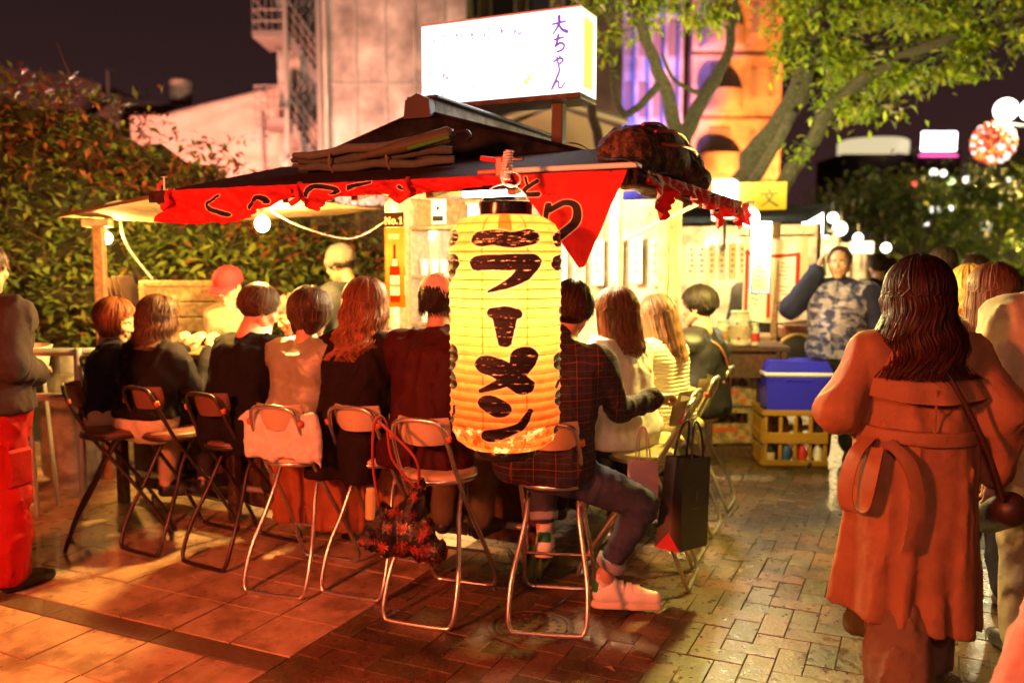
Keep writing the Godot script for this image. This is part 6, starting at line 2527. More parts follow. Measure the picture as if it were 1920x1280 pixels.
	for k in us.size():
		var bw := thing("noodle_bowl", ["noodle bowl before the leftmost woman", "noodle bowl before the wavy haired woman", "noodle bowl before the man in the dark suit", "noodle bowl before the woman with the bob"][k], "bowl", st(us[k], 0.98, 1.15), 0.0, "bowls on the front counter")
		part("bowl_wall", lathe_obj([Vector2(0, 0), Vector2(0.04, 0), Vector2(0.045, 0.015), Vector2(0.09, 0.07), Vector2(0.086, 0.07), Vector2(0.04, 0.02), Vector2(0, 0.02)], 22), mat("bowl_white", lin(0.75, 0.7, 0.6), 0.25), bw)
	# small leaf plant at the corner foot
	var gw := thing("green_weed", "small tuft of green leaves at the foot of the counter corner", "plant", st(-0.72, 0, 0.85))
	var lg := Geo.new()
	for k in 26:
		lg.col = Color(0.08, 0.14, 0.03) * rng.randf_range(0.7, 1.3)
		leaf_into(lg, Vector3(rng.randf_range(-0.04, 0.04), 0.02, rng.randf_range(-0.04, 0.04)), Vector3(rng.randf_range(-0.7, 0.7), 1, rng.randf_range(-0.7, 0.7)), Vector3(0.3, 0.2, 1), rng.randf_range(0.12, 0.22), 0.03)
	stuff(part("leaves", lg, mats["leaf"], gw))


func _frustum(g: Geo, lo: Vector3, hi: Vector3, y0: float, y1: float, _b: float) -> void:
	var a := []
	var b := []
	for s in [V(-1, 1), V(1, 1), V(1, -1), V(-1, -1)]:
		a.append(Vector3(lo.x * 0.5 * s.x, y0, lo.z * 0.5 * s.y))
		b.append(Vector3(hi.x * 0.5 * s.x, y1, hi.z * 0.5 * s.y))
	for k in 4:
		g.face(a[k], a[(k + 1) % 4], b[(k + 1) % 4], b[k])
	g.face(b[0], b[1], b[2], b[3])
	g.face(a[3], a[2], a[1], a[0])


func _crate(called: String, label: String, at: Vector3, depth: float, m: Material, group: String) -> void:
	var o := thing(called, label, "crate", at, -0.06 if called == "crate" else TURN + 0.5, group)
	var w := 0.47
	var h := 0.2 if called == "crate" else 0.28
	var g := Geo.new()
	g.box(Vector3(0, 0.01, 0), Vector3(w, 0.02, depth), 0.004)
	part("floor_grid", g, m, o)
	for s in [-1.0, 1.0]:
		for y in ([0.03, h * 0.98] if called == "crate" else [0.0, h * 0.95]):
			g = Geo.new()
			g.box(Vector3(0, y if y > 0.02 else 0.03, depth / 2 * s), Vector3(w, 0.042, 0.02), 0.004)
			part("rail", g, m, o)
			g = Geo.new()
			g.box(Vector3(w / 2 * s, y if y > 0.02 else 0.03, 0), Vector3(0.02, 0.042, depth - 0.02), 0.004)
			part("rail", g, m, o)
		g = Geo.new()
		g.box(Vector3(w / 2 * s, h * 0.4, 0), Vector3(0.012, h * 0.66, depth - 0.03), 0.002)
		part("end_wall", g, m, o)
		if called == "crate":
			for k in 5:
				g = Geo.new()
				g.box(Vector3(-w / 2 + 0.02 + (w - 0.04) * k / 4.0, h / 2, depth / 2 * s), Vector3(0.026, h - 0.07, 0.018), 0.003)
				part("upright", g, m, o)
		else:
			g = Geo.new()
			g.box(Vector3(0, h * 0.34, depth / 2 * s), Vector3(w, h * 0.5, 0.016), 0.003)
			part("print_panel", g, m, o)
			for k in 2:
				g = Geo.new()
				g.box(Vector3((w / 2 - 0.03) * (1 if k else -1), h * 0.75, depth / 2 * s), Vector3(0.06, h * 0.36, 0.018), 0.003)
				part("upright", g, m, o)
			if s > 0:
				g = Geo.new()
				for k in 6:
					g.box(Vector3(-0.1 + 0.036 * k, h * 0.42, depth / 2 + 0.0095), Vector3(0.024, 0.045 - 0.008 * (k % 2), 0.002))
				g.box(Vector3(0.13, h * 0.2, depth / 2 + 0.0095), Vector3(0.05, 0.025, 0.002))
				part("printing", g, mat("crate_print", lin(0.6, 0.06, 0.03), 0.5), o)
	if called != "crate" or at.y > 0.1:
		for k in 4:
			g = Geo.new()
			var q := Vector3(-0.16 + 0.105 * k, 0, 0.05)
			g.lathe([Vector2(0.03, 0.02), Vector2(0.031, h * 0.6), Vector2(0.013, h * 0.8), Vector2(0.013, h * 0.94), Vector2(0, h * 0.95)], 12, Transform3D(Basis.IDENTITY, q))
			part("bottle", g, mat("bottle_brown", lin(0.06, 0.02, 0.01), 0.15), o)


# ---------------------------------------------------------------- folding chairs
func chair(label: String, u: float, v: float, turn: float, style: int) -> Node3D:
	var o := thing("folding_chair", label, "chair", st(u, 0, v), turn, "round seated folding pipe chairs")
	var frame := mat("chair_frame_%d" % style, [lin(0.62, 0.55, 0.5), lin(0.05, 0.03, 0.025), lin(0.5, 0.48, 0.36)][style], [0.24, 0.35, 0.3][style], [0.85, 0.5, 0.8][style])
	var pad := mat("chair_pad_%d" % style, [lin(0.5, 0.36, 0.22), lin(0.13, 0.05, 0.03), lin(0.35, 0.3, 0.12)][style], 0.45)
	var r := 0.0105
	# rear legs and the bar they stand on
	var g := Geo.new()
	var side := [Vector3(0.105, 0.575, -0.03), Vector3(0.11, 0.45, 0.045), Vector3(0.13, 0.33, 0.1), Vector3(0.155, 0.2, 0.17), Vector3(0.16, 0.07, 0.225), Vector3(0.148, 0.022, 0.24), Vector3(0.11, r, 0.245)]
	var path := []
	for k in side.size():
		path.append(side[k] * Vector3(-1, 1, 1))
	for k in range(side.size() - 1, -1, -1):
		path.append(side[k])
	g.tube(smooth_pts(path, 4), r, 8)
	part("rear_leg_loop", g, frame, o)
	# front legs that run up into the back
	g = Geo.new()
	var f2 := [Vector3(0.11, r, -0.275), Vector3(0.148, 0.022, -0.27), Vector3(0.16, 0.08, -0.25), Vector3(0.145, 0.25, -0.15), Vector3(0.13, 0.42, -0.03), Vector3(0.128, 0.58, 0.09), Vector3(0.122, 0.74, 0.18), Vector3(0.11, 0.82, 0.215), Vector3(0.085, 0.852, 0.225), Vector3(0.03, 0.86, 0.228)]
	path = []
	for k in range(f2.size() - 1, -1, -1):
		path.append(f2[k] * Vector3(-1, 1, 1))
	path.push_front(Vector3(0.03, 0.86, 0.228))
	for k in range(1, f2.size()):
		path.push_front(f2[f2.size() - 1 - k])
	g.tube(smooth_pts(path, 4), r, 8)
	part("back_frame", g, frame, o)
	g = Geo.new()
	g.tube([Vector3(-0.115, r, -0.275), Vector3(0.115, r, -0.275)], r * 0.98, 8)
	part("front_bar", g, frame, o)
	g = Geo.new()
	g.tube([Vector3(-0.14, 0.2, -0.18), Vector3(0.14, 0.2, -0.18)], 0.007, 6)
	part("foot_bar", g, frame, o)
	# seat
	var xf := Transform3D(Basis.IDENTITY, Vector3(0, 0, 0.0))
	g = Geo.new()
	g.lathe([Vector2(0.0, 0.574), Vector2(0.158, 0.574), Vector2(0.166, 0.578), Vector2(0.168, 0.586), Vector2(0.166, 0.594), Vector2(0.16, 0.598)], 32, xf)
	part("seat_rim", g, frame, o)
	g = Geo.new()
	g.lathe([Vector2(0.163, 0.592), Vector2(0.162, 0.606), Vector2(0.15, 0.616), Vector2(0.08, 0.62), Vector2(0.0, 0.62)], 32, xf)
	part("seat", g, pad, o)
	# back plate, bowed
	g = Geo.new()
	for s in [0.0, 1.0]:
		g.sheet(12, 4, func(a, b): return Vector3((a - 0.5) * 0.235 * (1.0 - 0.12 * pow(absf(b - 0.4) * 2.0, 3.0)), 0.865 - 0.115 * b, 0.20 + 0.055 * (1.0 - pow((a - 0.5) * 2.0, 2.0)) - 0.03 - 0.02 * b - 0.012 * s) if s < 0.5 else Vector3((0.5 - a) * 0.235 * (1.0 - 0.12 * pow(absf(b - 0.4) * 2.0, 3.0)), 0.865 - 0.115 * b, 0.20 + 0.055 * (1.0 - pow((a - 0.5) * 2.0, 2.0)) - 0.03 - 0.02 * b - 0.012))
	part("back_plate", g, pad, o)
	for s in [-1.0, 1.0]:
		g = Geo.new()
		g.tube([Vector3(0.13 * s, 0.795, 0.203), Vector3(0.13 * s, 0.775, 0.195)], 0.014, 8)
		part("plastic_sleeve", g, mat("sleeve_orange", lin(0.55, 0.12, 0.04), 0.4), o)
	return o


func build_chairs() -> void:
	chair("dark framed folding chair of the leftmost woman, seen side on", -3.02, 0.50, TURN - 0.75, 1)
	chair("dark folding chair of the wavy haired woman with pale shirt hem", -2.70, 0.62, TURN - 0.12, 1)
	chair("dark folding chair of the man in the dark suit jacket", -2.25, 0.60, TURN - 0.1, 1)
	chair("chrome folding chair with the white tote over its back", -1.74, 0.45, TURN + 0.12, 0)
	chair("chrome folding chair of the long red haired woman", -1.40, 0.58, TURN + 0.06, 0)
	chair("chrome folding chair with the flowered bag hung on its back", -0.98, 0.44, TURN + 0.1, 0)
	chair("chrome folding chair just right below the lantern, empty back", -0.50, 0.57, TURN + 0.28, 0)
	chair("chrome folding chair with the black shopping bag at its back", -0.29, 1.17, TURN + 1.65, 2)
	chair("folding chair with dark top under the woman in the white sweater", -0.34, 1.5, TURN + 1.6, 2)
	chair("folding chair of the woman in the ribbed cream cardigan", -0.36, 2.02, TURN + 1.6, 2)
	chair("farthest folding chair, of the man in the black jacket", -0.38, 2.55, TURN + 1.6, 2)
	# things hung on the chairs
	var tote := thing("white_tote", "white cloth tote draped over the back of a chrome chair", "bag", st(-1.70, 0.58, 0.26), TURN + 0.12)
	var sd := Sdf.new()
	sd.cell = 0.009
	# a slack sheet of cloth: thin, doubled over the tube, with hanging corners
	for k in 9:
		var x := -0.18 + 0.045 * k
		var sag := 0.012 * sin(k * 1.7)
		sd.cone(Vector3(x * 0.92 - 0.01, 0.225 + sag * 0.5, -0.03), Vector3(x, 0.05 + sag, -0.035 + 0.011 * sin(k * 2.6)), 0.026, 0.028, 0.03)
	sd.cone(Vector3(-0.17, 0.225, -0.03), Vector3(-0.225, 0.205, -0.015), 0.018, 0.010, 0.02)
	sd.cone(Vector3(0.16, 0.07, -0.03), Vector3(0.19, 0.015, -0.03), 0.02, 0.012, 0.02)
	sd.wrinkle = 0.007
	sd.wr_freq = 9.0
	sd.sd = 21
	part("tote_cloth", sd, worn(mat("tote_cloth", lin(0.72, 0.66, 0.58), 0.75), "faint", 2.0), tote)
	var fb := thing("flowered_bag", "black drawstring bag with red and cream flowers hung on a chair back", "bag", st(-0.98, 0.32, 0.14), TURN + 0.1)
	sd = Sdf.new()
	sd.cell = 0.009
	sd.cone(Vector3(-0.125, 0.04, 0), Vector3(0.13, 0.03, 0), 0.045, 0.05, 0.05)
	sd.cone(Vector3(0.0, 0.12, 0), Vector3(0.05, 0.2, 0), 0.085, 0.05, 0.06)
	sd.cone(Vector3(-0.06, 0.1, 0), Vector3(0.09, 0.1, 0), 0.06, 0.06, 0.06)
	sd.cone(Vector3(0.05, 0.2, 0), Vector3(0.08, 0.31, 0), 0.045, 0.02, 0.05)
	sd.cone(Vector3(-0.14, 0.05, 0), Vector3(-0.1, 0.18, 0), 0.03, 0.03, 0.05)
	sd.wrinkle = 0.016
	sd.wr_freq = 14.0
	sd.wr_scale = Vector3(1.4, 0.5, 1.0)
	sd.sd = 8
	var fm := mat("flower_print", Color.WHITE, 0.6)
	fm.albedo_texture = flower_print()
	fm.uv1_triplanar = true
	fm.uv1_scale = Vector3.ONE * 2.6
	part("bag_cloth", sd, fm, fb)
	var g := Geo.new()
	g.tube(smooth_pts([Vector3(-0.09, 0.2, 0.03), Vector3(-0.1, 0.38, 0.06), Vector3(-0.075, 0.555, 0.085), Vector3(-0.05, 0.55, 0.04), Vector3(-0.03, 0.4, 0.03), Vector3(0.06, 0.28, 0.0)]), 0.006, 6)
	g.tube(smooth_pts([Vector3(0.08, 0.3, 0.02), Vector3(0.09, 0.42, 0.07), Vector3(-0.06, 0.555, 0.08)]), 0.006, 6)
	part("strap", g, mat("strap_red", lin(0.28, 0.03, 0.02), 0.6), fb)
	part("bottle", lathe_obj([Vector2(0, 0.12), Vector2(0.024, 0.12), Vector2(0.026, 0.13), Vector2(0.026, 0.22), Vector2(0.022, 0.235), Vector2(0.022, 0.25), Vector2(0, 0.252)], 14), mat("flask", lin(0.5, 0.4, 0.16), 0.3), fb, Vector3(-0.13, 0.02, 0.02))
	# black paper shopping bag and a pink one behind it
	_paper_bag(thing("black_shopping_bag", "black paper shopping bag with a faint silver print and red base, held by its handles", "shopping bag", Vector3(0.735, 0.27, -3.72), 0.95), Vector3(0.29, 0.39, 0.115), mat("bag_black", lin(0.022, 0.02, 0.012), 0.35), mat("bag_red", lin(0.4, 0.01, 0.015), 0.4), true)
	_paper_bag(thing("pink_paper_bag", "small pale pink paper bag behind the black shopping bag", "shopping bag", Vector3(0.575, 0.455, -3.80), 0.2), Vector3(0.125, 0.17, 0.06), mat("bag_pink", lin(0.68, 0.42, 0.42), 0.6), mats.get("bag_pink", null), false)


func _paper_bag(o: Node3D, s: Vector3, m: Material, base: Material, printed: bool) -> void:
	o.rotation.z = -0.16 if printed else 0.0
	var x := s.x / 2
	var z := s.z / 2
	var g := Geo.new()
	g.face(Vector3(-x, 0, z), Vector3(x, 0, z), Vector3(x, s.y, z * 0.7), Vector3(-x, s.y, z * 0.7))
	part("front_panel", g, m, o)
	g = Geo.new()
	g.face(Vector3(x, 0, -z), Vector3(-x, 0, -z), Vector3(-x, s.y, -z * 0.7), Vector3(x, s.y, -z * 0.7))
	part("back_panel", g, m, o)
	for k in [-1.0, 1.0]:
		g = Geo.new()
		var f := [Vector3(x * k, 0, z), Vector3(x * k, 0, -z), Vector3(x * k, s.y, -z * 0.7), Vector3(x * k, s.y, z * 0.7)]
		var mid0 := Vector3(x * k, s.y * 0.18, 0)
		var mid1 := Vector3((x - 0.022) * k, s.y, 0)
		g.face(f[0], mid0, mid1, f[3]) if k < 0 else g.face(f[3], mid1, mid0, f[0])
		g.face(mid0, f[1], f[2], mid1) if k < 0 else g.face(mid1, f[2], f[1], mid0)
		part("side_gusset", g, m, o)
		g = Geo.new()
		g.tri(g.vert(f[0]), g.vert(f[1]), g.vert(mid0))
		part("gusset_foot", g, base if base else m, o)
	g = Geo.new()
	g.face(Vector3(-x, 0.001, -z), Vector3(x, 0.001, -z), Vector3(x, 0.001, z), Vector3(-x, 0.001, z))
	part("bottom", g, base if base else m, o)
	for k in [-1.0, 1.0]:
		g = Geo.new()
		g.tube(smooth_pts([Vector3(-x * 0.45, s.y - 0.01, z * 0.72 * k), Vector3(-x * 0.3, s.y + 0.11, z * 0.5 * k), Vector3(0, s.y + 0.155, z * 0.3 * k), Vector3(x * 0.3, s.y + 0.11, z * 0.5 * k), Vector3(x * 0.45, s.y - 0.01, z * 0.72 * k)]), 0.006 if printed else 0.003, 6)
		part("handle", g, mats["black_plastic"] if printed else m, o)
	if printed:
		var pr := mat("silver_print", lin(0.14, 0.12, 0.08), 0.5)
		g = Geo.new()
		g.ball(Vector3(0, s.y * 0.57, z * 0.87), Vector3(0.012, 0.022, 0.0015), 6, 10)
		g.box(Vector3(0, s.y * 0.44, z * 0.9), Vector3(0.1, 0.003, 0.002))
		g.box(Vector3(0, s.y * 0.70, z * 0.83), Vector3(0.09, 0.002, 0.002))
		part("printing", g, pr, o)


func bundle_print() -> ImageTexture:
	var f := FastNoiseLite.new()
	f.seed = 61
	f.frequency = 0.02
	f.fractal_octaves = 3
	f.domain_warp_enabled = true
	f.domain_warp_amplitude = 25.0
	return paint_image(256, 256, func(x, y):
		var n := f.get_noise_2d(x, y)
		return Color(0.10, 0.06, 0.045) if n < -0.12 else (Color(0.33, 0.21, 0.13) if n < 0.08 else (Color(0.48, 0.36, 0.25) if n < 0.2 else Color(0.2, 0.15, 0.09))), [])


func flower_print() -> ImageTexture:
	var r2 := RandomNumberGenerator.new()
	r2.seed = 4
	var red := Ink.new(512, 512)
	var cream := Ink.new(512, 512)
	var grey := Ink.new(512, 512)
	for k in 46:
		var c := V(r2.randf() * 512, r2.randf() * 512)
		var big := r2.randf_range(16, 38)
		var who: Ink = red if k % 5 < 3 else (cream if k % 5 == 3 else grey)
		for j in 9:
			var a := TAU * j / 9.0 + r2.randf()
			who.stroke([c + V(cos(a), sin(a)) * big * 0.3, c + V(cos(a + 0.2), sin(a + 0.2)) * big], big * 0.2, big * 0.12)
	var f := FastNoiseLite.new()
	f.frequency = 0.05
	return paint_image(512, 512, func(_x, _y): return Color(0.05, 0.02, 0.02), [[grey, Color(0.55, 0.5, 0.42), func(x, y): return 0.5 + 0.5 * absf(f.get_noise_2d(x, y) * 2)], [cream, Color(0.85, 0.7, 0.55), func(x, y): return clampf(0.7 + f.get_noise_2d(x, y), 0, 1)], [red, Color(0.75, 0.16, 0.1), func(x, y): return clampf(0.75 + f.get_noise_2d(x * 2, y * 2), 0, 1)]])


# ---------------------------------------------------------------- people
var head_job: Sdf
var hand_relaxed: Sdf
var hand_grip: Sdf
var shoe_job: Sdf
const SKIN := Color(0.50, 0.27, 0.17)


func make_head() -> Sdf:  # origin in the middle of the head, face towards -z
	var s := Sdf.new()
	s.cell = 0.0048
	s.ball(Vector3(0, 0.032, 0.016), Vector3(0.076, 0.084, 0.092), 0.01)
	s.ball(Vector3(0, 0.02, -0.03), Vector3(0.066, 0.076, 0.062), 0.02)
	s.ball(Vector3(0, -0.035, -0.036), Vector3(0.055, 0.062, 0.055), 0.025)
	for k in [-1.0, 1.0]:
		s.cone(Vector3(0.052 * k, -0.045, 0.0), Vector3(0.017 * k, -0.094, -0.062), 0.021, 0.016, 0.02)
		s.ball(Vector3(0.043 * k, -0.022, -0.066), Vector3(0.022, 0.018, 0.016), 0.02)
	s.ball(Vector3(0, -0.096, -0.066), Vector3(0.02, 0.016, 0.016), 0.02)
	for k in [-1.0, 1.0]:
		s.dig(Vector3(0.031 * k, 0.002, -0.095), Vector3(0.018, 0.011, 0.012), 0.012)
		s.cone(Vector3(0.012 * k, 0.02, -0.09), Vector3(0.045 * k, 0.019, -0.077), 0.006, 0.005, 0.012)
		s.ball(Vector3(0.031 * k, 0.0, -0.079), Vector3(0.0135, 0.0125, 0.0125), 0.002)
	s.cone(Vector3(0, 0.006, -0.09), Vector3(0, -0.028, -0.104), 0.0065, 0.0095, 0.012)
	for k in [-1.0, 1.0]:
		s.ball(Vector3(0.011 * k, -0.033, -0.094), Vector3(0.008, 0.0065, 0.009), 0.006)
	s.cone(Vector3(-0.02, -0.058, -0.087), Vector3(0.02, -0.058, -0.087), 0.0055, 0.0055, 0.008)
	s.cone(Vector3(-0.016, -0.068, -0.087), Vector3(0.016, -0.068, -0.087), 0.0065, 0.0065, 0.006)
	s.dig(Vector3(0, -0.0628, -0.099), Vector3(0.02, 0.0022, 0.006), 0.003)
	for k in [-1.0, 1.0]:
		s.ball(Vector3(0.077 * k, -0.006, 0.008), Vector3(0.007, 0.03, 0.018), 0.006)
		s.dig(Vector3(0.085 * k, -0.004, 0.006), Vector3(0.006, 0.018, 0.009), 0.004)
	s.cone(Vector3(0, -0.05, 0.018), Vector3(0, -0.15, 0.03), 0.05, 0.05, 0.025)
	s.paint = func(p: Vector3) -> Color:
		for k in [-1.0, 1.0]:
			var q: Vector3 = p - Vector3(0.031 * k, 0.0, -0.079)
			if q.length() < 0.0143 and p.z < -0.084:
				return Color(0.02, 0.012, 0.008) if Vector2(q.x, q.y).length() < 0.006 else Color(0.62, 0.56, 0.5)
		if p.z < -0.085 and absf(p.x) < 0.022 and p.y < -0.053 and p.y > -0.074:
			return Color(0.42, 0.15, 0.12)
		if p.z < -0.07 and absf(p.y - 0.022) < 0.0045 and absf(p.x) > 0.013 and absf(p.x) < 0.047:
			return Color(0.06, 0.035, 0.02)
		if p.y < -0.02 and p.y > -0.05 and p.z < -0.05 and absf(p.x) > 0.025:
			return Color(0.55, 0.27, 0.18)
		return SKIN
	return s


func make_hand(curl: float) -> Sdf:  # right hand, wrist at the origin, fingers along -z, palm down, thumb on the left
	var s := Sdf.new()
	s.cell = 0.0042
	s.col = SKIN
	s.cone(Vector3(0, 0, 0.02), Vector3(0, 0, -0.02), 0.024, 0.022, 0.01)
	for k in 4:
		var x := -0.028 + 0.019 * k
		s.cone(Vector3(x * 0.55, 0, -0.015), Vector3(x, 0.003, -0.078 + 0.004 * absf(k - 1.3)), 0.0145, 0.0105, 0.012)
	var lens := [0.07, 0.08, 0.074, 0.058]
	for k in 4:
		var x := -0.028 + 0.019 * k
		var p := Vector3(x, 0.003, -0.078 + 0.004 * absf(k - 1.3))
		var a := 0.1 + curl * 0.28
		for j in 3:
			var l: float = lens[k] * [0.45, 0.31, 0.24][j]
			var q := p + Vector3(0.0025 * (k - 1.5) * (1.0 - curl * 0.5), -sin(a), -cos(a)).normalized() * l
			s.cone(p, q, [0.0092, 0.0083, 0.0076][j], [0.0083, 0.0076, 0.0068][j], 0.003)
			p = q
			a += 0.2 + curl * 0.55
	s.cone(Vector3(-0.015, -0.004, -0.02), Vector3(-0.04, -0.014, -0.048), 0.0145, 0.011, 0.012)
	s.cone(Vector3(-0.04, -0.014, -0.048), Vector3(-0.044 + 0.012 * curl, -0.02 - 0.012 * curl, -0.078), 0.0105, 0.0092, 0.004)
	s.cone(Vector3(-0.044 + 0.012 * curl, -0.02 - 0.012 * curl, -0.078), Vector3(-0.04 + 0.026 * curl, -0.024 - 0.016 * curl, -0.1), 0.0092, 0.0075, 0.003)
	return s


func make_shoe() -> Sdf:  # ankle above the origin's heel, toe towards -z, sole at y 0
	var s := Sdf.new()
	s.cell = 0.007
	s.cone(Vector3(0, 0.034, 0.02), Vector3(0, 0.03, -0.13), 0.036, 0.037, 0.02)
	s.cone(Vector3(0, 0.03, -0.13), Vector3(0.004, 0.024, -0.185), 0.036, 0.025, 0.02)
	s.cone(Vector3(0, 0.05, 0.01), Vector3(0, 0.085, 0.012), 0.036, 0.034, 0.02)
	s.cone(Vector3(0, 0.06, -0.02), Vector3(0, 0.045, -0.1), 0.033, 0.03, 0.02)
	s.cut(Vector3.DOWN, Vector3(0, 0.004, 0))
	s.cut(Vector3.UP, Vector3(0, 0.105, 0))
	return s


func look_basis(dir: Vector3, up := Vector3.UP) -> Basis:
	return Basis.looking_at(dir, up if absf(dir.normalized().dot(up)) < 0.97 else Vector3.BACK)


# joints of a figure that sits; everything in its own space, facing -z, hips above the origin
func sit_pose(o: Dictionary) -> Dictionary:
	var male: bool = o.get("male", false)
	var s := 1.0 if male else 0.93
	var seat: float = o.get("seat", 0.605)
	var hip := Vector3(0, seat + 0.075, 0)
	var torso := 0.48 * s
	var rise := 0.155 * s
	var hh: float = o.get("head_h", 1.25)
	var lean: float = o.get("lean", 0.24)
	torso = clampf((hh - hip.y - rise * cos(lean)) / cos(lean), 0.34, 0.54)
	var side: float = o.get("side", 0.0)
	var up1 := Vector3(side * 0.5, cos(lean * 0.75), -sin(lean * 0.75)).normalized()
	var up2 := Vector3(side, cos(lean * 1.2), -sin(lean * 1.2)).normalized()
	var wa := hip + up1 * torso * 0.36
	var ch := wa + (up1 + up2).normalized() * torso * 0.34
	var nk := ch + up2 * torso * 0.30
	var up3 := Vector3(side * 0.7, cos(lean * 0.8), -sin(lean * 0.8)).normalized()
	var hd := nk + up3 * rise
	var tw := Basis(Vector3.UP, o.get("twist", 0.0))
	var sw := (0.178 if male else 0.152) * float(o.get("wide", 1.0))
	var p := {"hip": hip, "wa": wa, "ch": ch, "nk": nk, "hd": hd, "male": male, "s": s, "up": up2}
	var acr: Vector3 = tw * Vector3.RIGHT
	for k in [-1.0, 1.0]:
		var n := "R" if k > 0 else "L"
		var sh: Vector3 = nk - up2 * 0.055 + acr * sw * k
		var el: Vector3 = sh + Vector3(0.045 * k, -0.235 * s, -0.11)
		var wr: Vector3 = el + Vector3(-0.10 * k, 0.0, -0.21 * s)
		wr.y = maxf(wr.y, 1.0)
		p["sh" + n] = sh
		p["el" + n] = el
		p["wr" + n] = wr
		p["hp" + n] = hip + Vector3(0.085 * k, -0.01, 0)
		p["kn" + n] = hip + Vector3(0.11 * k, -0.035, -0.39 * s)
		p["an" + n] = hip + Vector3(0.10 * k, -0.40 * s - 0.02, -0.33 * s)
		p["toe" + n] = Vector3(0.1 * k, 0, -1)
		p["hand" + n] = (wr - el).normalized()
	p["hb"] = Basis(Vector3.UP, o.get("yaw", 0.0)) * Basis(Vector3.RIGHT, -float(o.get("pitch", lean * 0.5))) * Basis(Vector3.BACK, o.get("roll", 0.0))
	for k2 in o.get("set", {}):
		p[k2] = o.set[k2]
	p["reach"] = hd.z
	return p


func stand_pose(o: Dictionary) -> Dictionary:
	var male: bool = o.get("male", false)
	var H: float = o.get("height", 1.6)
	var s := H / 1.70
	var lean: float = o.get("lean", 0.03)
	var hip := Vector3(0, 0.52 * H, 0)
	var up := Vector3(0, cos(lean), -sin(lean))
	var wa := hip + up * 0.16 * s
	var ch := hip + up * 0.32 * s
	var nk := hip + up * 0.47 * s
	var hd := nk + Vector3(0, 0.165 * s, -0.02 - lean * 0.05)
	var sw := (0.185 if male else 0.16) * s * float(o.get("wide", 1.0))
	var p := {"hip": hip, "wa": wa, "ch": ch, "nk": nk, "hd": hd, "male": male, "s": s, "up": up}
	var stride: float = o.get("stride", 0.1)
	for k in [-1.0, 1.0]:
		var n := "R" if k > 0 else "L"
		p["sh" + n] = nk - up * 0.06 * s + Vector3(sw * k, 0, 0)
		p["el" + n] = p["sh" + n] + Vector3(0.05 * k, -0.275 * s, 0.02 + stride * 0.3 * k)
		p["wr" + n] = p["el" + n] + Vector3(-0.01 * k, -0.245 * s, -0.05 + stride * 0.3 * k)
		p["hp" + n] = hip + Vector3(0.085 * k * s, -0.02, 0)
		p["kn" + n] = Vector3(0.09 * k * s, 0.275 * H, -stride * 0.5 * k - 0.03)
		p["an" + n] = Vector3(0.085 * k * s, 0.085 + (0.03 if k * stride < 0 else 0.0), -stride * k + 0.02)
		p["toe" + n] = Vector3(0.12 * k, -0.25 if k * stride < 0 else 0.0, -1)
		p["hand" + n] = (p["wr" + n] - p["el" + n]).normalized()
	p["hb"] = Basis(Vector3.UP, o.get("yaw", 0.0)) * Basis(Vector3.RIGHT, -float(o.get("pitch", 0.05))) * Basis(Vector3.BACK, o.get("roll", 0.0))
	for k2 in o.get("set", {}):
		p[k2] = o.set[k2]
	return p


func torso_into(s: Sdf, p: Dictionary, f: float, bl := 0.06) -> void:
	var m := 1.0 if p.male else 0.9
	var k := float(p.s)
	var r0 := 0.108 * k + f
	var r1 := 0.095 * k * m + f
	var r2 := 0.105 * k * m + f
	var ax := ((p.shR as Vector3) - (p.shL as Vector3)).normalized()
	var hx := Vector3.RIGHT if not p.has("hipx") else p.hipx as Vector3
	for sg in [-1.0, 1.0]:
		var n := "R" if sg > 0 else "L"
		var a: Vector3 = p.hip + hx * 0.075 * sg * k
		var b: Vector3 = p.wa + (hx + ax).normalized() * 0.058 * sg * k
		var c: Vector3 = p.ch + ax * 0.07 * sg * k
		s.cone(a, b, r0, r1, bl)
		s.cone(b, c, r1, r2, bl)
		s.cone(c, p["sh" + n] - ax * 0.03 * sg, r2 * 0.92, 0.062 * k + f * 0.8, bl)
		s.cone(p["nk"] - (p.up as Vector3) * 0.02, p["sh" + n], 0.056 * k + f * 0.5, 0.056 * k + f * 0.7, 0.04)
	s.cone(p.hip - hx * 0.07 * k, p.hip + hx * 0.07 * k, r0, r0, bl)


func sleeves_into(s: Sdf, p: Dictionary, f: float, f2: float, which := ["L", "R"], stop := 1.0) -> void:
	var k := float(p.s)
	for n in which:
		var w: Vector3 = (p["el" + n] as Vector3).lerp(p["wr" + n], stop)
		s.cone(p["sh" + n], p["el" + n], 0.053 * k + f, 0.042 * k + f, 0.035)
		s.cone(p["el" + n], w, 0.042 * k + f, 0.030 * k + f2, 0.025)


func legs_into(s: Sdf, p: Dictionary, f: float, f2: float, stop := 1.0) -> void:
	var k := float(p.s)
	for n in ["L", "R"]:
		var a: Vector3 = (p["kn" + n] as Vector3).lerp(p["an" + n], stop)
		s.cone(p["hp" + n], p["kn" + n], 0.083 * k + f, 0.057 * k + f, 0.03)
		s.cone(p["kn" + n], a, 0.056 * k + f, 0.038 * k + f2, 0.03)


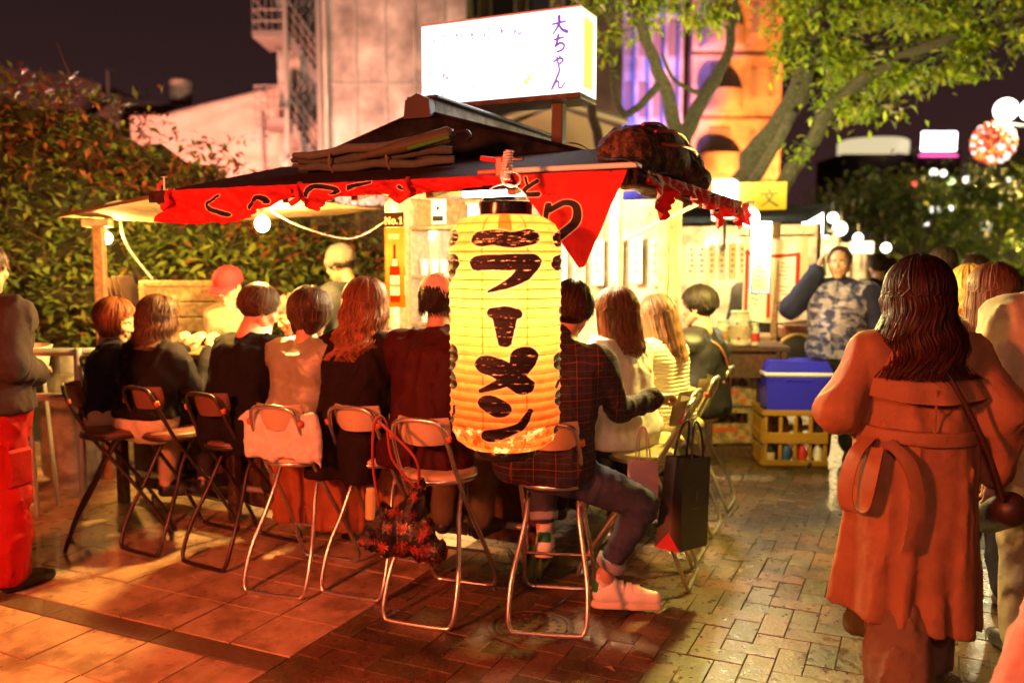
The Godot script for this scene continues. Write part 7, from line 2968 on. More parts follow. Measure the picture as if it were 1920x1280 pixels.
func figure(label: String, at: Vector3, turn: float, p: Dictionary, skin := SKIN) -> Node3D:
	var o := thing("person", label, "person", at, turn)
	var s := Sdf.new()
	s.cell = 0.019
	s.col = skin
	s.cone(p.nk - p.up * 0.02, (p.hd as Vector3) + (p.hb as Basis) * Vector3(0, -0.06, 0.02), 0.052 * p.s, 0.05 * p.s, 0.03)
	torso_into(s, p, -0.012, 0.06)
	sleeves_into(s, p, -0.004, 0.0)
	legs_into(s, p, -0.006, 0.0)
	for n in ["L", "R"]:
		s.cone(p["an" + n], p["an" + n] + Vector3(0, -0.03, 0), 0.036, 0.034, 0.02)
		var dir: Vector3 = p["hand" + n]
		var b: Basis = p["handb" + n] if p.has("handb" + n) else look_basis(dir)
		var src: Sdf = p["hands" + n] if p.has("hands" + n) else hand_relaxed
		s.extra.append([src.out, Transform3D(b * Basis.from_scale(Vector3((1.0 if n == "R" else -1.0), 1, 1) * 0.97 * p.s), p["wr" + n] + dir * 0.02), n == "L"])
	s.extra.append([head_job.out, Transform3D((p.hb as Basis).scaled(Vector3.ONE * (0.97 if p.male else 0.93)), p.hd), false])
	var sm := vmat("skin", 0.5)
	sm.subsurf_scatter_enabled = true
	sm.subsurf_scatter_strength = 0.12
	part("body", s, sm, o)
	return o


func shoes(o: Node3D, p: Dictionary, m: Material) -> void:
	for n in ["L", "R"]:
		var dir: Vector3 = p["toe" + n]
		var b := look_basis(dir)
		var q := part("shoe", shoe_job.out.mesh(), m, o)
		var a: Vector3 = p["an" + n]
		q.transform = Transform3D(b, a - b * Vector3(0, 0.085, 0.01))


func cloth(key: String, c: Color, rough := 0.85, tone := "cloth") -> StandardMaterial3D:
	if mats.has(key):
		return mats[key]
	var m := mat(key, c, rough)
	m.uv1_triplanar = true
	m.uv1_scale = Vector3.ONE * 1.3
	m.albedo_texture = noise_tex("faint")
	m.heightmap_enabled = true
	m.heightmap_texture = noise_tex("crease")
	m.heightmap_scale = 0.5
	m.metallic_specular = 0.3 if tone != "smooth" else 0.5
	return m


func garment(o: Node3D, called: String, m: Material, cell := 0.0125, wr := 0.012, freq := 7.0, sd := 1, sc := Vector3(1, 0.6, 1)) -> Sdf:
	var s := Sdf.new()
	s.cell = cell
	s.wrinkle = wr
	s.wr_freq = freq
	s.sd = sd
	s.wr_scale = sc
	part(called, s, m, o)
	return s


# hair: a cap over the skull plus many single locks
func hair(o: Node3D, p: Dictionary, h: Dictionary) -> void:
	var g := Geo.new()
	var r2 := RandomNumberGenerator.new()
	r2.seed = int(h.get("seed", 1)) * 17 + 3
	var base: Color = h.get("col", Color(0.02, 0.01, 0.006))
	var tip: Color = h.get("tip", base * 1.6)
	var length: float = h.get("len", 0.1)
	var flare: float = h.get("flare", 0.0)
	var wave: float = h.get("wave", 0.004)
	var wl: float = h.get("wl", 0.08)
	var lim: float = h.get("lim", 2.15)
	var vol: float = h.get("vol", 1.0)
	var n := int(h.get("n", 420) * 1.55)
	var width: float = h.get("w", 0.013) * 0.62
	var th1: float = h.get("th1", 1.72)
	var curl: float = h.get("curl", 0.0)
	var hb: Basis = p.hb
	var down: Vector3 = (hb.inverse() * (h.get("down", Vector3(0, -1, 0.0)) as Vector3)).normalized()
	var c := Vector3(0, 0.03, 0.014)
	var rad := Vector3(0.083, 0.092, 0.1) * vol
	var step := 0.026
	for k in n:
		var phi := r2.randf_range(-lim, lim)
		var th := r2.randf_range(0.02, 0.75) if k % 3 else r2.randf_range(0.5, 1.45)
		var fringe := false
		if h.get("fringe", false) and k % 7 == 0:
			phi = PI + r2.randf_range(-0.95, 0.95)
			fringe = true
			th = r2.randf_range(0.1, 0.5)
		var layer := 1.0 + r2.randf_range(-0.01, 0.12) + (0.06 if k % 11 == 0 else 0.0)
		var tuft := 0.965 + 0.13 * pow(r2.randf(), 3.0)
		var pts := []
		var out_ := Vector3(sin(phi), 0, cos(phi))
		var part_x: float = h.get("part", 0.0)
		var end_th := th1 if not fringe else 1.28
		if not fringe and absf(phi) > 1.5:
			end_th = lerpf(th1, 1.5, (absf(phi) - 1.5) / 0.7)
		if length < 0.06 and not fringe:
			end_th += r2.randf_range(-0.28, 0.12)
		var swirl := r2.randf_range(-0.28, 0.28)
		while th < end_th:
			var a := phi + swirl * th
			pts.append(c + Vector3(sin(th) * sin(a) * rad.x + part_x * cos(th), cos(th) * rad.y, sin(th) * cos(a) * rad.z) * (layer if length > 0.06 else lerpf(layer, tuft, clampf(th / 1.8, 0, 1))))
			th += 0.2
		var pos := c + Vector3(sin(end_th) * sin(phi) * rad.x, cos(end_th) * rad.y, sin(end_th) * cos(phi) * rad.z) * (layer if length > 0.06 else tuft + 0.02)
		pts.append(pos)
		if not fringe:
			var l: float = length * r2.randf_range(0.72, 1.06)
			var run := 0.0
			var ph := phi * 2.4 + r2.randf_range(-0.7, 0.7)
			var amp := wave * r2.randf_range(0.5, 1.3)
			var tang := Vector3(cos(phi), 0, -sin(phi))
			while run < l:
				run += step
				var f := run / maxf(length, 0.01)
				pos += down * step + out_ * (flare * step * (0.4 + f)) - out_ * curl * step * f * f * 2.2
				var q := pos + out_ * sin(run / wl * TAU + ph) * amp * (0.35 + f) + tang * cos(run / wl * TAU + ph * 1.3) * amp * (0.35 + f)
				pts.append(q)
		if pts.size() < 2:
			continue
		var shade := r2.randf_range(0.4, 1.5)
		var wd := width * r2.randf_range(0.6, 1.3)
		var prev := -1
		for j in pts.size():
			var f := float(j) / (pts.size() - 1)
			var t: Vector3 = ((pts[mini(j + 1, pts.size() - 1)] as Vector3) - (pts[maxi(j - 1, 0)] as Vector3)).normalized()
			var nn: Vector3 = ((pts[j] as Vector3) - c - down * maxf(0.0, ((pts[j] as Vector3) - c).dot(down))).normalized()
			var b := t.cross(nn).normalized()
			var ww := wd * (0.35 + 0.65 * sin(PI * clampf(0.15 + f * 0.85, 0, 1)))
			g.col = base.lerp(tip, pow(f, 1.5)) * shade
			var i0 := g.vert((pts[j] as Vector3) - b * ww * 0.5, Vector2(0, f))
			g.vert((pts[j] as Vector3) + nn * ww * 0.42, Vector2(0.5, f))
			g.vert((pts[j] as Vector3) + b * ww * 0.5, Vector2(1, f))
			if prev >= 0:
				g.quad(prev, prev + 1, i0 + 1, i0)
				g.quad(prev + 1, prev + 2, i0 + 2, i0 + 1)
			prev = i0
	var s := Sdf.new()
	s.cell = 0.011
	s.col = base * 0.8
	s.ball(c + Vector3(0, 0.002, 0.008), rad * Vector3(0.99, 1.0, 0.97), 0.01)
	if length > 0.06:
		var bk := c + Vector3(0, -0.02, 0.045)
		var lowp := bk + down * (length + 0.0) * 0.92
		for sg in [-1.0, 1.0]:
			s.cone(bk + Vector3(0.032 * sg, 0, 0), lowp + Vector3((0.04 + flare * length * 0.4) * sg, 0, 0), 0.052 * vol, 0.03, 0.03)
			s.cone(c + Vector3(0.052 * sg, -0.02, 0.015), c + Vector3(0.058 * sg, -0.02, 0.02) + down * minf(length * 0.8, 0.2), 0.034 * vol, 0.02, 0.03)
	s.extra.append([g, Transform3D.IDENTITY, false])
	var hm := vmat("hair", 0.5)
	hm.metallic_specular = 0.3
	var node := part("hair", s, hm, o)
	node.transform = Transform3D(hb * Basis.from_scale(Vector3.ONE * (1.0 if p.male else 0.97)), p.hd)


func cap(o: Node3D, p: Dictionary, c: Material, back_gap: bool) -> void:
	var hb: Basis = p.hb
	var g := Geo.new()
	var prof := [Vector2(0.094, 0.0), Vector2(0.096, 0.03), Vector2(0.09, 0.062), Vector2(0.07, 0.088), Vector2(0.04, 0.104), Vector2(0.012, 0.11), Vector2(0.0, 0.111)]
	g.lathe(prof, 28, Transform3D(Basis.from_scale(Vector3(0.96, 1, 1.1)), Vector3(0, 0.022, 0.008)))
	var n := part("cap", g, c, o)
	n.transform = Transform3D(hb, p.hd)
	g = Geo.new()
	g.sheet(12, 5, func(a, b): var an: float = (a - 0.5) * 2.3; return Vector3(sin(an) * (0.088 + 0.02 * b), 0.03 - 0.025 * b * b, -0.012 - cos(an) * (0.088 + 0.065 * b * cos(an * 0.8))))
	part("peak", g, c, n)
	g = Geo.new()
	g.ball(Vector3(0, 0.134, 0.008), Vector3(0.008, 0.005, 0.008), 5, 8)
	part("button", g, c, n)
	for k in 6:
		g = Geo.new()
		var arc := []
		for j in 9:
			var f := j / 8.0
			var q: Vector2 = Vector2(0.0955 * cos(f * PI / 2 * 0.98), 0.022 + 0.1105 * sin(f * PI / 2 * 0.98))
			arc.append(Vector3(q.x * 0.965 * sin(k * PI / 3), q.y, 0.008 + q.x * 1.105 * cos(k * PI / 3)))
		g.tube(arc, 0.0016, 4)
		part("seam", g, c, n)
	if back_gap:
		g = Geo.new()
		var arc2 := []
		for j in 13:
			var a := PI * j / 12.0
			arc2.append(Vector3(0.042 * cos(a), 0.024 + 0.04 * sin(a), 0.1145 - 0.014 * absf(cos(a)) ))
		g.tube(arc2, 0.004, 5)
		part("back_opening", g, mats["black_plastic"], n)
		g = Geo.new()
		g.ball(Vector3(0, 0.032, 0.088), Vector3(0.036, 0.028, 0.026), 8, 12)
		part("opening_hair", g, mat("hair_dark", lin(0.012, 0.007, 0.005), 0.4), n)


func ribbon(g: Geo, pts: Array, half: Vector3, t: float) -> void:  # a flat strap of that half width and thickness
	var n := pts.size()
	var rows := []
	for k in n:
		var d: Vector3 = ((pts[mini(k + 1, n - 1)] as Vector3) - (pts[maxi(k - 1, 0)] as Vector3)).normalized()
		var up := d.cross(half).normalized() * t * 0.5
		var p: Vector3 = pts[k]
		rows.append([g.vert(p - half + up), g.vert(p + half + up), g.vert(p + half - up), g.vert(p - half - up)])
	for k in n - 1:
		for j in 4:
			g.quad(rows[k][j], rows[k][(j + 1) % 4], rows[k + 1][(j + 1) % 4], rows[k + 1][j])


func seat_at(head: Vector3, turn: float, p: Dictionary) -> Vector3:  # where the hips must be so that the head is over that point
	var f := Basis(Vector3.UP, turn) * (p.hd as Vector3)
	return Vector3(head.x - f.x, 0, head.z - f.z)


func build_people() -> void:
	head_job = make_head()
	hand_relaxed = make_hand(0.45)
	hand_grip = make_hand(1.25)
	shoe_job = make_shoe()
	var keep := jobs
	jobs = [head_job, hand_relaxed, hand_grip, shoe_job]
	run_jobs()
	jobs = keep
	var black_shoe := mat("shoe_black", lin(0.02, 0.016, 0.014), 0.4)
	var dark := cloth("trouser_dark", lin(0.03, 0.025, 0.03))
	var p: Dictionary
	var o: Node3D
	var s: Sdf
	var at: Vector3
	# 1 leftmost woman, in profile
	p = sit_pose({"head_h": 1.165, "lean": 0.16, "yaw": -0.35, "pitch": 0.25, "seat": 0.575})
	at = seat_at(st(-3.19, 0, 0.69), TURN - 0.75, p)
	o = figure("woman in navy sweatshirt with chin length auburn hair, leftmost seated guest", at, TURN - 0.75, p)
	s = garment(o, "sweatshirt", cloth("navy_sweat", lin(0.012, 0.013, 0.026)), 0.0125, 0.02, 6.5, 3)
	torso_into(s, p, 0.016)
	sleeves_into(s, p, 0.014, 0.012)
	s.cut(Vector3.DOWN, Vector3(0, 0.63, 0))
	s = garment(o, "trousers", cloth("khaki", lin(0.42, 0.32, 0.2)), 0.014, 0.008)
	legs_into(s, p, 0.012, 0.014, 0.92)
	s.cone(p.hpL, p.hpR, 0.105, 0.105, 0.05)
	var g := Geo.new()
	g.sheet(8, 4, func(a, b): return Vector3(-0.03 + 0.085 * a, 0.02 - 0.045 * b + 0.03 * a, 0.0 + 0.012 * sin(a * PI)))
	var pr := part("back_print", g, mat("print_blue", lin(0.12, 0.2, 0.42), 0.6), o)
	pr.position = (p.ch as Vector3) + Vector3(0.0, 0.03, 0.137)
	g = Geo.new()
	g.sheet(8, 2, func(a, b): return Vector3(-0.01 + 0.06 * a, 0.012 - 0.014 * b + 0.025 * a, 0.004 + 0.012 * sin(a * PI)))
	part("print_stripe", g, mat("print_redline", lin(0.6, 0.1, 0.06), 0.6), pr)
	shoes(o, p, black_shoe)
	hair(o, p, {"col": Color(0.13, 0.042, 0.018), "tip": Color(0.2, 0.075, 0.03), "len": 0.095, "seed": 1, "fringe": true, "curl": 0.25, "vol": 1.06, "lim": 2.2, "n": 460})
	# 2 wavy haired woman
	p = sit_pose({"head_h": 1.185, "yaw": -0.25, "pitch": 0.25})
	at = seat_at(st(-2.87, 0, 0.70), TURN, p)
	o = figure("woman in black top with wavy dark brown hair, pale shirt hem showing", at, TURN, p)
	s = garment(o, "top", cloth("black_top", lin(0.009, 0.007, 0.008)), 0.0125, 0.02, 6.5, 5)
	torso_into(s, p, 0.016)
	sleeves_into(s, p, 0.016, 0.014)
	s.cut(Vector3.DOWN, Vector3(0, 0.675, 0))
	s = garment(o, "shirt_hem", cloth("cream_shirt", lin(0.62, 0.52, 0.38)), 0.012, 0.01, 9.0, 6)
	s.cone(p.hip + Vector3(-0.075, -0.03, 0), p.hip + Vector3(0.075, -0.03, 0), 0.122, 0.122, 0.05)
	s = garment(o, "trousers", dark, 0.015, 0.006)
	legs_into(s, p, 0.01, 0.012, 0.95)
	shoes(o, p, black_shoe)
	hair(o, p, {"col": Color(0.035, 0.015, 0.009), "tip": Color(0.1, 0.045, 0.022), "len": 0.19, "wave": 0.014, "wl": 0.1, "seed": 2, "vol": 1.06, "flare": 0.12, "n": 520, "fringe": true})
	# 3 man in dark suit
	p = sit_pose({"male": true, "wide": 0.95, "head_h": 1.25, "yaw": -0.5, "pitch": 0.35, "side": 0.06})
	at = seat_at(st(-2.21, 0, 0.74), TURN, p)
	o = figure("short haired man in dark suit jacket and white collar, leaning over the counter", at, TURN, p)
	s = garment(o, "jacket", cloth("suit_black", lin(0.008, 0.006, 0.007)), 0.0135, 0.02, 6.0, 9)
	torso_into(s, p, 0.026)
	sleeves_into(s, p, 0.02, 0.022)
	s.cone(p.hip + Vector3(-0.09, -0.02, 0.03), p.hip + Vector3(-0.09, -0.13, 0.05), 0.12, 0.1, 0.05)
	s.cone(p.hip + Vector3(0.09, -0.02, 0.03), p.hip + Vector3(0.09, -0.13, 0.05), 0.12, 0.1, 0.05)
	s.cut(Vector3.DOWN, Vector3(0, 0.55, 0))
	s = garment(o, "collar", cloth("white_shirt", lin(0.72, 0.68, 0.62)), 0.0075, 0.003)
	s.cone(p.nk + p.up * 0.012, p.nk + p.up * 0.062 + Vector3(0, 0, -0.012), 0.074, 0.064, 0.02)
	s.cut(p.up + Vector3(0, 0, 0.35), p.nk + p.up * 0.075)
	s = garment(o, "trousers", dark, 0.015, 0.006)
	legs_into(s, p, 0.014, 0.02, 0.97)
	shoes(o, p, black_shoe)
	hair(o, p, {"col": Color(0.05, 0.024, 0.013), "tip": Color(0.09, 0.045, 0.024), "len": 0.012, "seed": 3, "vol": 1.05, "th1": 1.85, "lim": 2.3, "fringe": true, "n": 520, "w": 0.011})
	# 4 woman with a bob
	p = sit_pose({"head_h": 1.24, "yaw": -0.05, "pitch": 0.18})
	at = seat_at(st(-1.83, 0, 0.67), TURN, p)
	o = figure("woman in sage grey satin blouse with a sleek dark bob", at, TURN, p)
	s = garment(o, "blouse", cloth("sage_satin", lin(0.30, 0.28, 0.19), 0.42, "smooth"), 0.0115, 0.016, 6.5, 11, Vector3(0.7, 1.1, 0.7))
	torso_into(s, p, 0.018)
	sleeves_into(s, p, 0.026, 0.016)
	s.cut(Vector3.DOWN, Vector3(0, 0.66, 0))
	s = garment(o, "long_skirt", cloth("rust_skirt", lin(0.36, 0.11, 0.04)), 0.015, 0.03, 9.0, 12, Vector3(1, 0.12, 1))
	s.cone(p.hip + Vector3(-0.07, 0, 0), p.hip + Vector3(0.07, 0, 0), 0.125, 0.125, 0.05)
	s.cone(p.hip + Vector3(-0.09, -0.03, -0.05), p.knL, 0.13, 0.11, 0.06)
	s.cone(p.hip + Vector3(0.09, -0.03, -0.05), p.knR, 0.13, 0.11, 0.06)
	for k in 4:
		var x := -0.2 + 0.13 * k
		s.cone(Vector3(x * 0.8, p.hip.y - 0.05, -0.1 - 0.04 * (k % 2)), Vector3(x, 0.2, -0.16 - 0.05 * (k % 2)), 0.09, 0.085, 0.05)
	s.cut(Vector3.DOWN, Vector3(0, 0.17, 0))
	shoes(o, p, black_shoe)
	hair(o, p, {"col": Color(0.045, 0.022, 0.012), "tip": Color(0.12, 0.07, 0.04), "len": 0.10, "seed": 4, "curl": 0.45, "vol": 1.09, "n": 620, "w": 0.012, "fringe": true})
	# 5 woman with long red brown hair
	p = sit_pose({"head_h": 1.285, "yaw": -0.1, "pitch": 0.1})
	at = seat_at(st(-1.52, 0, 0.70), TURN, p)
	o = figure("woman in dark cardigan with long wavy red brown hair, left of the capped man", at, TURN, p)
	s = garment(o, "cardigan", cloth("plum_cardigan", lin(0.014, 0.006, 0.006)), 0.0125, 0.018, 7.0, 15)
	torso_into(s, p, 0.022)
	sleeves_into(s, p, 0.022, 0.018)
	s.cone(p.hip + Vector3(-0.09, -0.02, 0.05), p.hip + Vector3(-0.09, -0.16, 0.09), 0.11, 0.09, 0.05)
	s.cone(p.hip + Vector3(0.09, -0.02, 0.05), p.hip + Vector3(0.09, -0.16, 0.09), 0.11, 0.09, 0.05)
	s.cut(Vector3.DOWN, Vector3(0, 0.5, 0))
	s = garment(o, "skirt", cloth("tan_skirt", lin(0.38, 0.17, 0.07)), 0.015, 0.02, 8.0, 16, Vector3(1, 0.15, 1))
	s.cone(p.hip + Vector3(-0.09, -0.03, -0.05), p.knL, 0.12, 0.105, 0.06)
	s.cone(p.hip + Vector3(0.09, -0.03, -0.05), p.knR, 0.12, 0.105, 0.06)
	for k in 3:
		s.cone(Vector3(-0.14 + 0.14 * k, p.hip.y - 0.05, -0.15), Vector3(-0.16 + 0.16 * k, 0.3, -0.22), 0.09, 0.09, 0.05)
	s.cut(Vector3.DOWN, Vector3(0, 0.27, 0))
	shoes(o, p, black_shoe)
	hair(o, p, {"col": Color(0.12, 0.03, 0.013), "tip": Color(0.3, 0.11, 0.045), "len": 0.27, "wave": 0.02, "wl": 0.11, "seed": 5, "vol": 1.1, "flare": 0.2, "n": 760, "down": Vector3(0, -1, 0.12), "w": 0.012})
	# 6 man with the pale cap
	p = sit_pose({"male": true, "head_h": 1.315, "yaw": -0.05, "pitch": 0.0})
	at = seat_at(st(-1.10, 0, 0.67), TURN, p)
	o = figure("man in maroon jacket and pale pink cap, partly behind the lantern", at, TURN, p)
	s = garment(o, "jacket", cloth("maroon_jacket", lin(0.045, 0.004, 0.004), 0.7), 0.0135, 0.022, 6.0, 19)
	torso_into(s, p, 0.03)
	sleeves_into(s, p, 0.03, 0.024)
	s.cone(p.hip + Vector3(-0.1, -0.02, 0.03), p.hip + Vector3(-0.11, -0.06, 0.05), 0.12, 0.12, 0.05)
	s.cone(p.hip + Vector3(0.1, -0.02, 0.03), p.hip + Vector3(0.11, -0.06, 0.05), 0.12, 0.12, 0.05)
	s.cut(Vector3.DOWN, Vector3(0, 0.60, 0))
	s = garment(o, "trousers", cloth("olive_trousers", lin(0.13, 0.1, 0.05)), 0.015, 0.008)
	legs_into(s, p, 0.02, 0.025, 0.97)
	shoes(o, p, black_shoe)
	hair(o, p, {"col": Color(0.014, 0.008, 0.006), "len": 0.03, "seed": 6, "vol": 0.99, "th1": 1.95, "lim": 2.0, "n": 300, "w": 0.01})
	cap(o, p, cloth("cap_pink", lin(0.7, 0.5, 0.42), 0.8), true)
	# 7 the man in plaid, turned towards us, one arm along a chair
	build_plaid_man()
	# 8 woman in white sweater
	var rt := TURN + 1.35
	p = sit_pose({"head_h": 1.245, "yaw": -0.15, "pitch": 0.05, "lean": 0.10, "wide": 1.12})
	at = seat_at(st(-0.47, 0, 1.26), rt, p)
	o = figure("woman in white sweater with shoulder length brown hair, eating at the side counter", at, rt, p)
	s = garment(o, "sweater", cloth("white_sweater", lin(0.8, 0.75, 0.68)), 0.0125, 0.018, 6.0, 23)
	torso_into(s, p, 0.042)
	sleeves_into(s, p, 0.034, 0.022)
	s.cut(Vector3.DOWN, Vector3(0, 0.61, 0))
	s = garment(o, "trousers", dark, 0.015, 0.006)
	legs_into(s, p, 0.016, 0.02, 0.97)
	s.cone(p.hpL, p.hpR, 0.118, 0.118, 0.05)
	shoes(o, p, black_shoe)
	hair(o, p, {"col": Color(0.11, 0.04, 0.018), "tip": Color(0.16, 0.06, 0.025), "len": 0.2, "seed": 8, "vol": 1.07, "n": 620, "wave": 0.006, "flare": 0.06, "fringe": true, "down": Vector3(0, -1, 0.16)})
	# 9 woman in ribbed cream cardigan
	p = sit_pose({"head_h": 1.19, "yaw": -0.1, "pitch": 0.3, "lean": 0.14})
	at = seat_at(st(-0.42, 0, 1.82), rt, p)
	o = figure("woman in ribbed cream cardigan with long straight light brown hair", at, rt, p)
	var rib := mat("cream_knit", lin(0.68, 0.6, 0.4), 0.9)
	rib.heightmap_enabled = true
	rib.heightmap_texture = rib_texture()
	rib.heightmap_scale = 0.5
	rib.uv1_triplanar = true
	rib.uv1_scale = Vector3(6, 6, 6)
	s = garment(o, "cardigan", rib, 0.0125, 0.013, 6.0, 25)
	torso_into(s, p, 0.032)
	sleeves_into(s, p, 0.036, 0.024)
	s.cut(Vector3.DOWN, Vector3(0, 0.60, 0))
	s = garment(o, "trousers", dark, 0.016, 0.006)
	legs_into(s, p, 0.014, 0.02, 0.97)
	shoes(o, p, black_shoe)
	hair(o, p, {"col": Color(0.10, 0.045, 0.02), "tip": Color(0.3, 0.15, 0.07), "len": 0.27, "seed": 9, "vol": 1.03, "n": 560, "wave": 0.003, "down": Vector3(0, -1, 0.3)})
	# 10 man in the black jacket
	p = sit_pose({"male": true, "head_h": 1.225, "yaw": 0.1, "pitch": 0.1, "lean": 0.08, "seat": 0.56, "wide": 0.9})
	at = seat_at(st(-0.34, 0, 2.45), rt, p)
	o = figure("man in black leather jacket with short black hair, farthest guest at the side counter", at, rt, p)
	s = garment(o, "jacket", mat("black_leather", lin(0.01, 0.009, 0.01), 0.55), 0.0135, 0.014, 7.0, 27)
	torso_into(s, p, 0.024)
	sleeves_into(s, p, 0.02, 0.02)
	s.cut(Vector3.DOWN, Vector3(0, 0.58, 0))
	s = garment(o, "trousers", dark, 0.016, 0.006)
	legs_into(s, p, 0.014, 0.02, 0.97)
	shoes(o, p, black_shoe)
	g = Geo.new()
	g.tube(smooth_pts([p.shL + Vector3(0.06, 0.05, -0.02), p.ch + Vector3(-0.03, 0.06, 0.135), p.wa + Vector3(0.09, 0.0, 0.14), p.hip + Vector3(0.16, 0.02, 0.09)]), 0.009, 6)
	part("bag_strap", g, mat("strap_brown", lin(0.22, 0.08, 0.03), 0.5), o)
	hair(o, p, {"col": Color(0.014, 0.01, 0.008), "len": 0.012, "seed": 10, "vol": 1.07, "th1": 1.7, "lim": 2.3, "fringe": true, "n": 460, "w": 0.011})
	build_crowd()


func rib_texture() -> ImageTexture:
	return paint_image(64, 64, func(_x, y): return Color.WHITE * (0.5 + 0.5 * sin(y * TAU / 8.0)), [])


func plaid_texture() -> ImageTexture:
	return paint_image(256, 256, func(x, y):
		var c := Color(0.10, 0.085, 0.14)
		var bx: float = absf(fposmod(x, 128.0) - 64.0)
		var by: float = absf(fposmod(y, 128.0) - 64.0)
		if bx < 22: c = c.lerp(Color(0.05, 0.035, 0.06), 0.6)
		if by < 22: c = c.lerp(Color(0.05, 0.035, 0.06), 0.6)
		if absf(bx - 44) < 5: c = c.lerp(Color(0.2, 0.12, 0.16), 0.5)
		if bx < 1.6: c = c.lerp(Color(0.62, 0.22, 0.15), 0.85)
		if by < 1.6: c = c.lerp(Color(0.62, 0.22, 0.15), 0.85)
		if absf(by - 40) < 1.2: c = c.lerp(Color(0.55, 0.4, 0.35), 0.5)
		return c, [])


func build_plaid_man() -> void:
	# joints in world directions round his hips; he sits at the corner of the counter and has turned to his right
	var base := Vector3(0.13, 0, -3.62)
	var W := func(x: float, y: float, z: float) -> Vector3: return Vector3(x, y, z) - base
	var p := {
		"male": true, "s": 1.0, "up": Vector3(0.12, 1, -0.14).normalized(),
		"hip": W.call(0.14, 0.685, -3.62), "wa": W.call(0.16, 0.84, -3.645), "ch": W.call(0.185, 1.0, -3.69), "nk": W.call(0.205, 1.145, -3.735), "hd": W.call(0.255, 1.285, -3.79),
		"shL": W.call(0.02, 1.08, -3.74), "shR": W.call(0.36, 1.075, -3.66), "elL": W.call(-0.02, 0.9, -3.95), "wrL": W.call(0.06, 1.0, -4.13),
		"elR": W.call(0.46, 0.865, -3.74), "wrR": W.call(0.635, 0.885, -3.90),
		"hpL": W.call(0.08, 0.67, -3.66), "hpR": W.call(0.2, 0.655, -3.60), "knL": W.call(0.13, 0.60, -4.02), "knR": W.call(0.545, 0.475, -3.62),
		"anL": W.call(0.15, 0.285, -3.93), "anR": W.call(0.40, 0.16, -3.665), "hipx": Vector3(0.75, 0, 0.3).normalized(),
		"toeL": Vector3(0.1, -0.25, -1), "toeR": Vector3(1, 0, 0.08),
	}
	p["hb"] = Basis(Vector3.UP, -0.25) * Basis(Vector3.RIGHT, -0.12) * Basis(Vector3.BACK, -0.12)
	p["handL"] = Vector3(0.2, 0.1, -1).normalized()
	p["handR"] = Vector3(0.75, 0.12, -0.62).normalized()
	p["handbR"] = Basis.looking_at(Vector3(0.75, 0.05, -0.62), Vector3(0, 1, 0))
	p["handsR"] = hand_grip
	var o := figure("man in dark plaid shirt and rolled jeans, one arm out to a chair, white sneakers", base, 0.0, p)
	var m := mat("plaid", Color.WHITE, 0.85)
	m.albedo_texture = plaid_texture()
	m.uv1_triplanar = true
	m.uv1_scale = Vector3.ONE * 5.6
	m.heightmap_enabled = true
	m.heightmap_texture = noise_tex("cloth")
	m.heightmap_scale = 0.1
	var s := garment(o, "plaid_shirt", m, 0.0105, 0.013, 8.0, 31)
	torso_into(s, p, 0.02)
	sleeves_into(s, p, 0.016, 0.014, ["L", "R"], 0.96)
	s.cone(p.hip + Vector3(-0.08, -0.02, 0.03), p.hip + Vector3(0.06, -0.05, 0.05), 0.125, 0.12, 0.05)
	s.cone(p.nk, p.nk + p.up * 0.04, 0.068, 0.062, 0.02)
	s.cut(Vector3.DOWN, W.call(0, 0.6, 0))
	var jm := cloth("denim", lin(0.05, 0.056, 0.10), 0.8)
	s = garment(o, "jeans", jm, 0.0105, 0.012, 9.0, 33, Vector3(0.8, 1, 0.8))
	s.cone(p.hpL, p.hpR, 0.125, 0.125, 0.05)
	s.cone(p.hpR, p.knR, 0.1, 0.073, 0.04)
	s.cone(p.knR, (p.knR as Vector3).lerp(p.anR, 0.80), 0.073, 0.056, 0.03)
	s.cone(p.hpL, p.knL, 0.1, 0.073, 0.04)
	s.cone(p.knL, (p.knL as Vector3).lerp(p.anL, 0.78), 0.073, 0.058, 0.03)
	for n in ["L", "R"]:
		var a: Vector3 = (p["kn" + n] as Vector3).lerp(p["an" + n], 0.76)
		var b: Vector3 = (p["kn" + n] as Vector3).lerp(p["an" + n], 0.88)
		s = garment(o, "rolled_cuff", cloth("denim_inside", lin(0.32, 0.33, 0.36), 0.85), 0.0075, 0.004, 14.0, 34)
		s.cone(a, b, 0.066, 0.063, 0.01)
		var ax := (b - a).normalized()
		s.cut(ax, b - ax * 0.0)
		s.cut(-ax, a)
	hair(o, p, {"col": Color(0.016, 0.009, 0.007), "tip": Color(0.05, 0.02, 0.012), "len": 0.012, "seed": 7, "vol": 1.06, "th1": 1.85, "lim": 2.4, "fringe": true, "n": 520, "w": 0.011})
	for n in ["L", "R"]:
		var dir: Vector3 = p["toe" + n]
		var bs := look_basis(dir)
		var an: Vector3 = p["an" + n]
		_sneaker(o, Transform3D(bs * Basis.from_scale(Vector3.ONE * 1.03), an - bs * Vector3(0, 0.137 if n == "R" else 0.13, 0.02)))


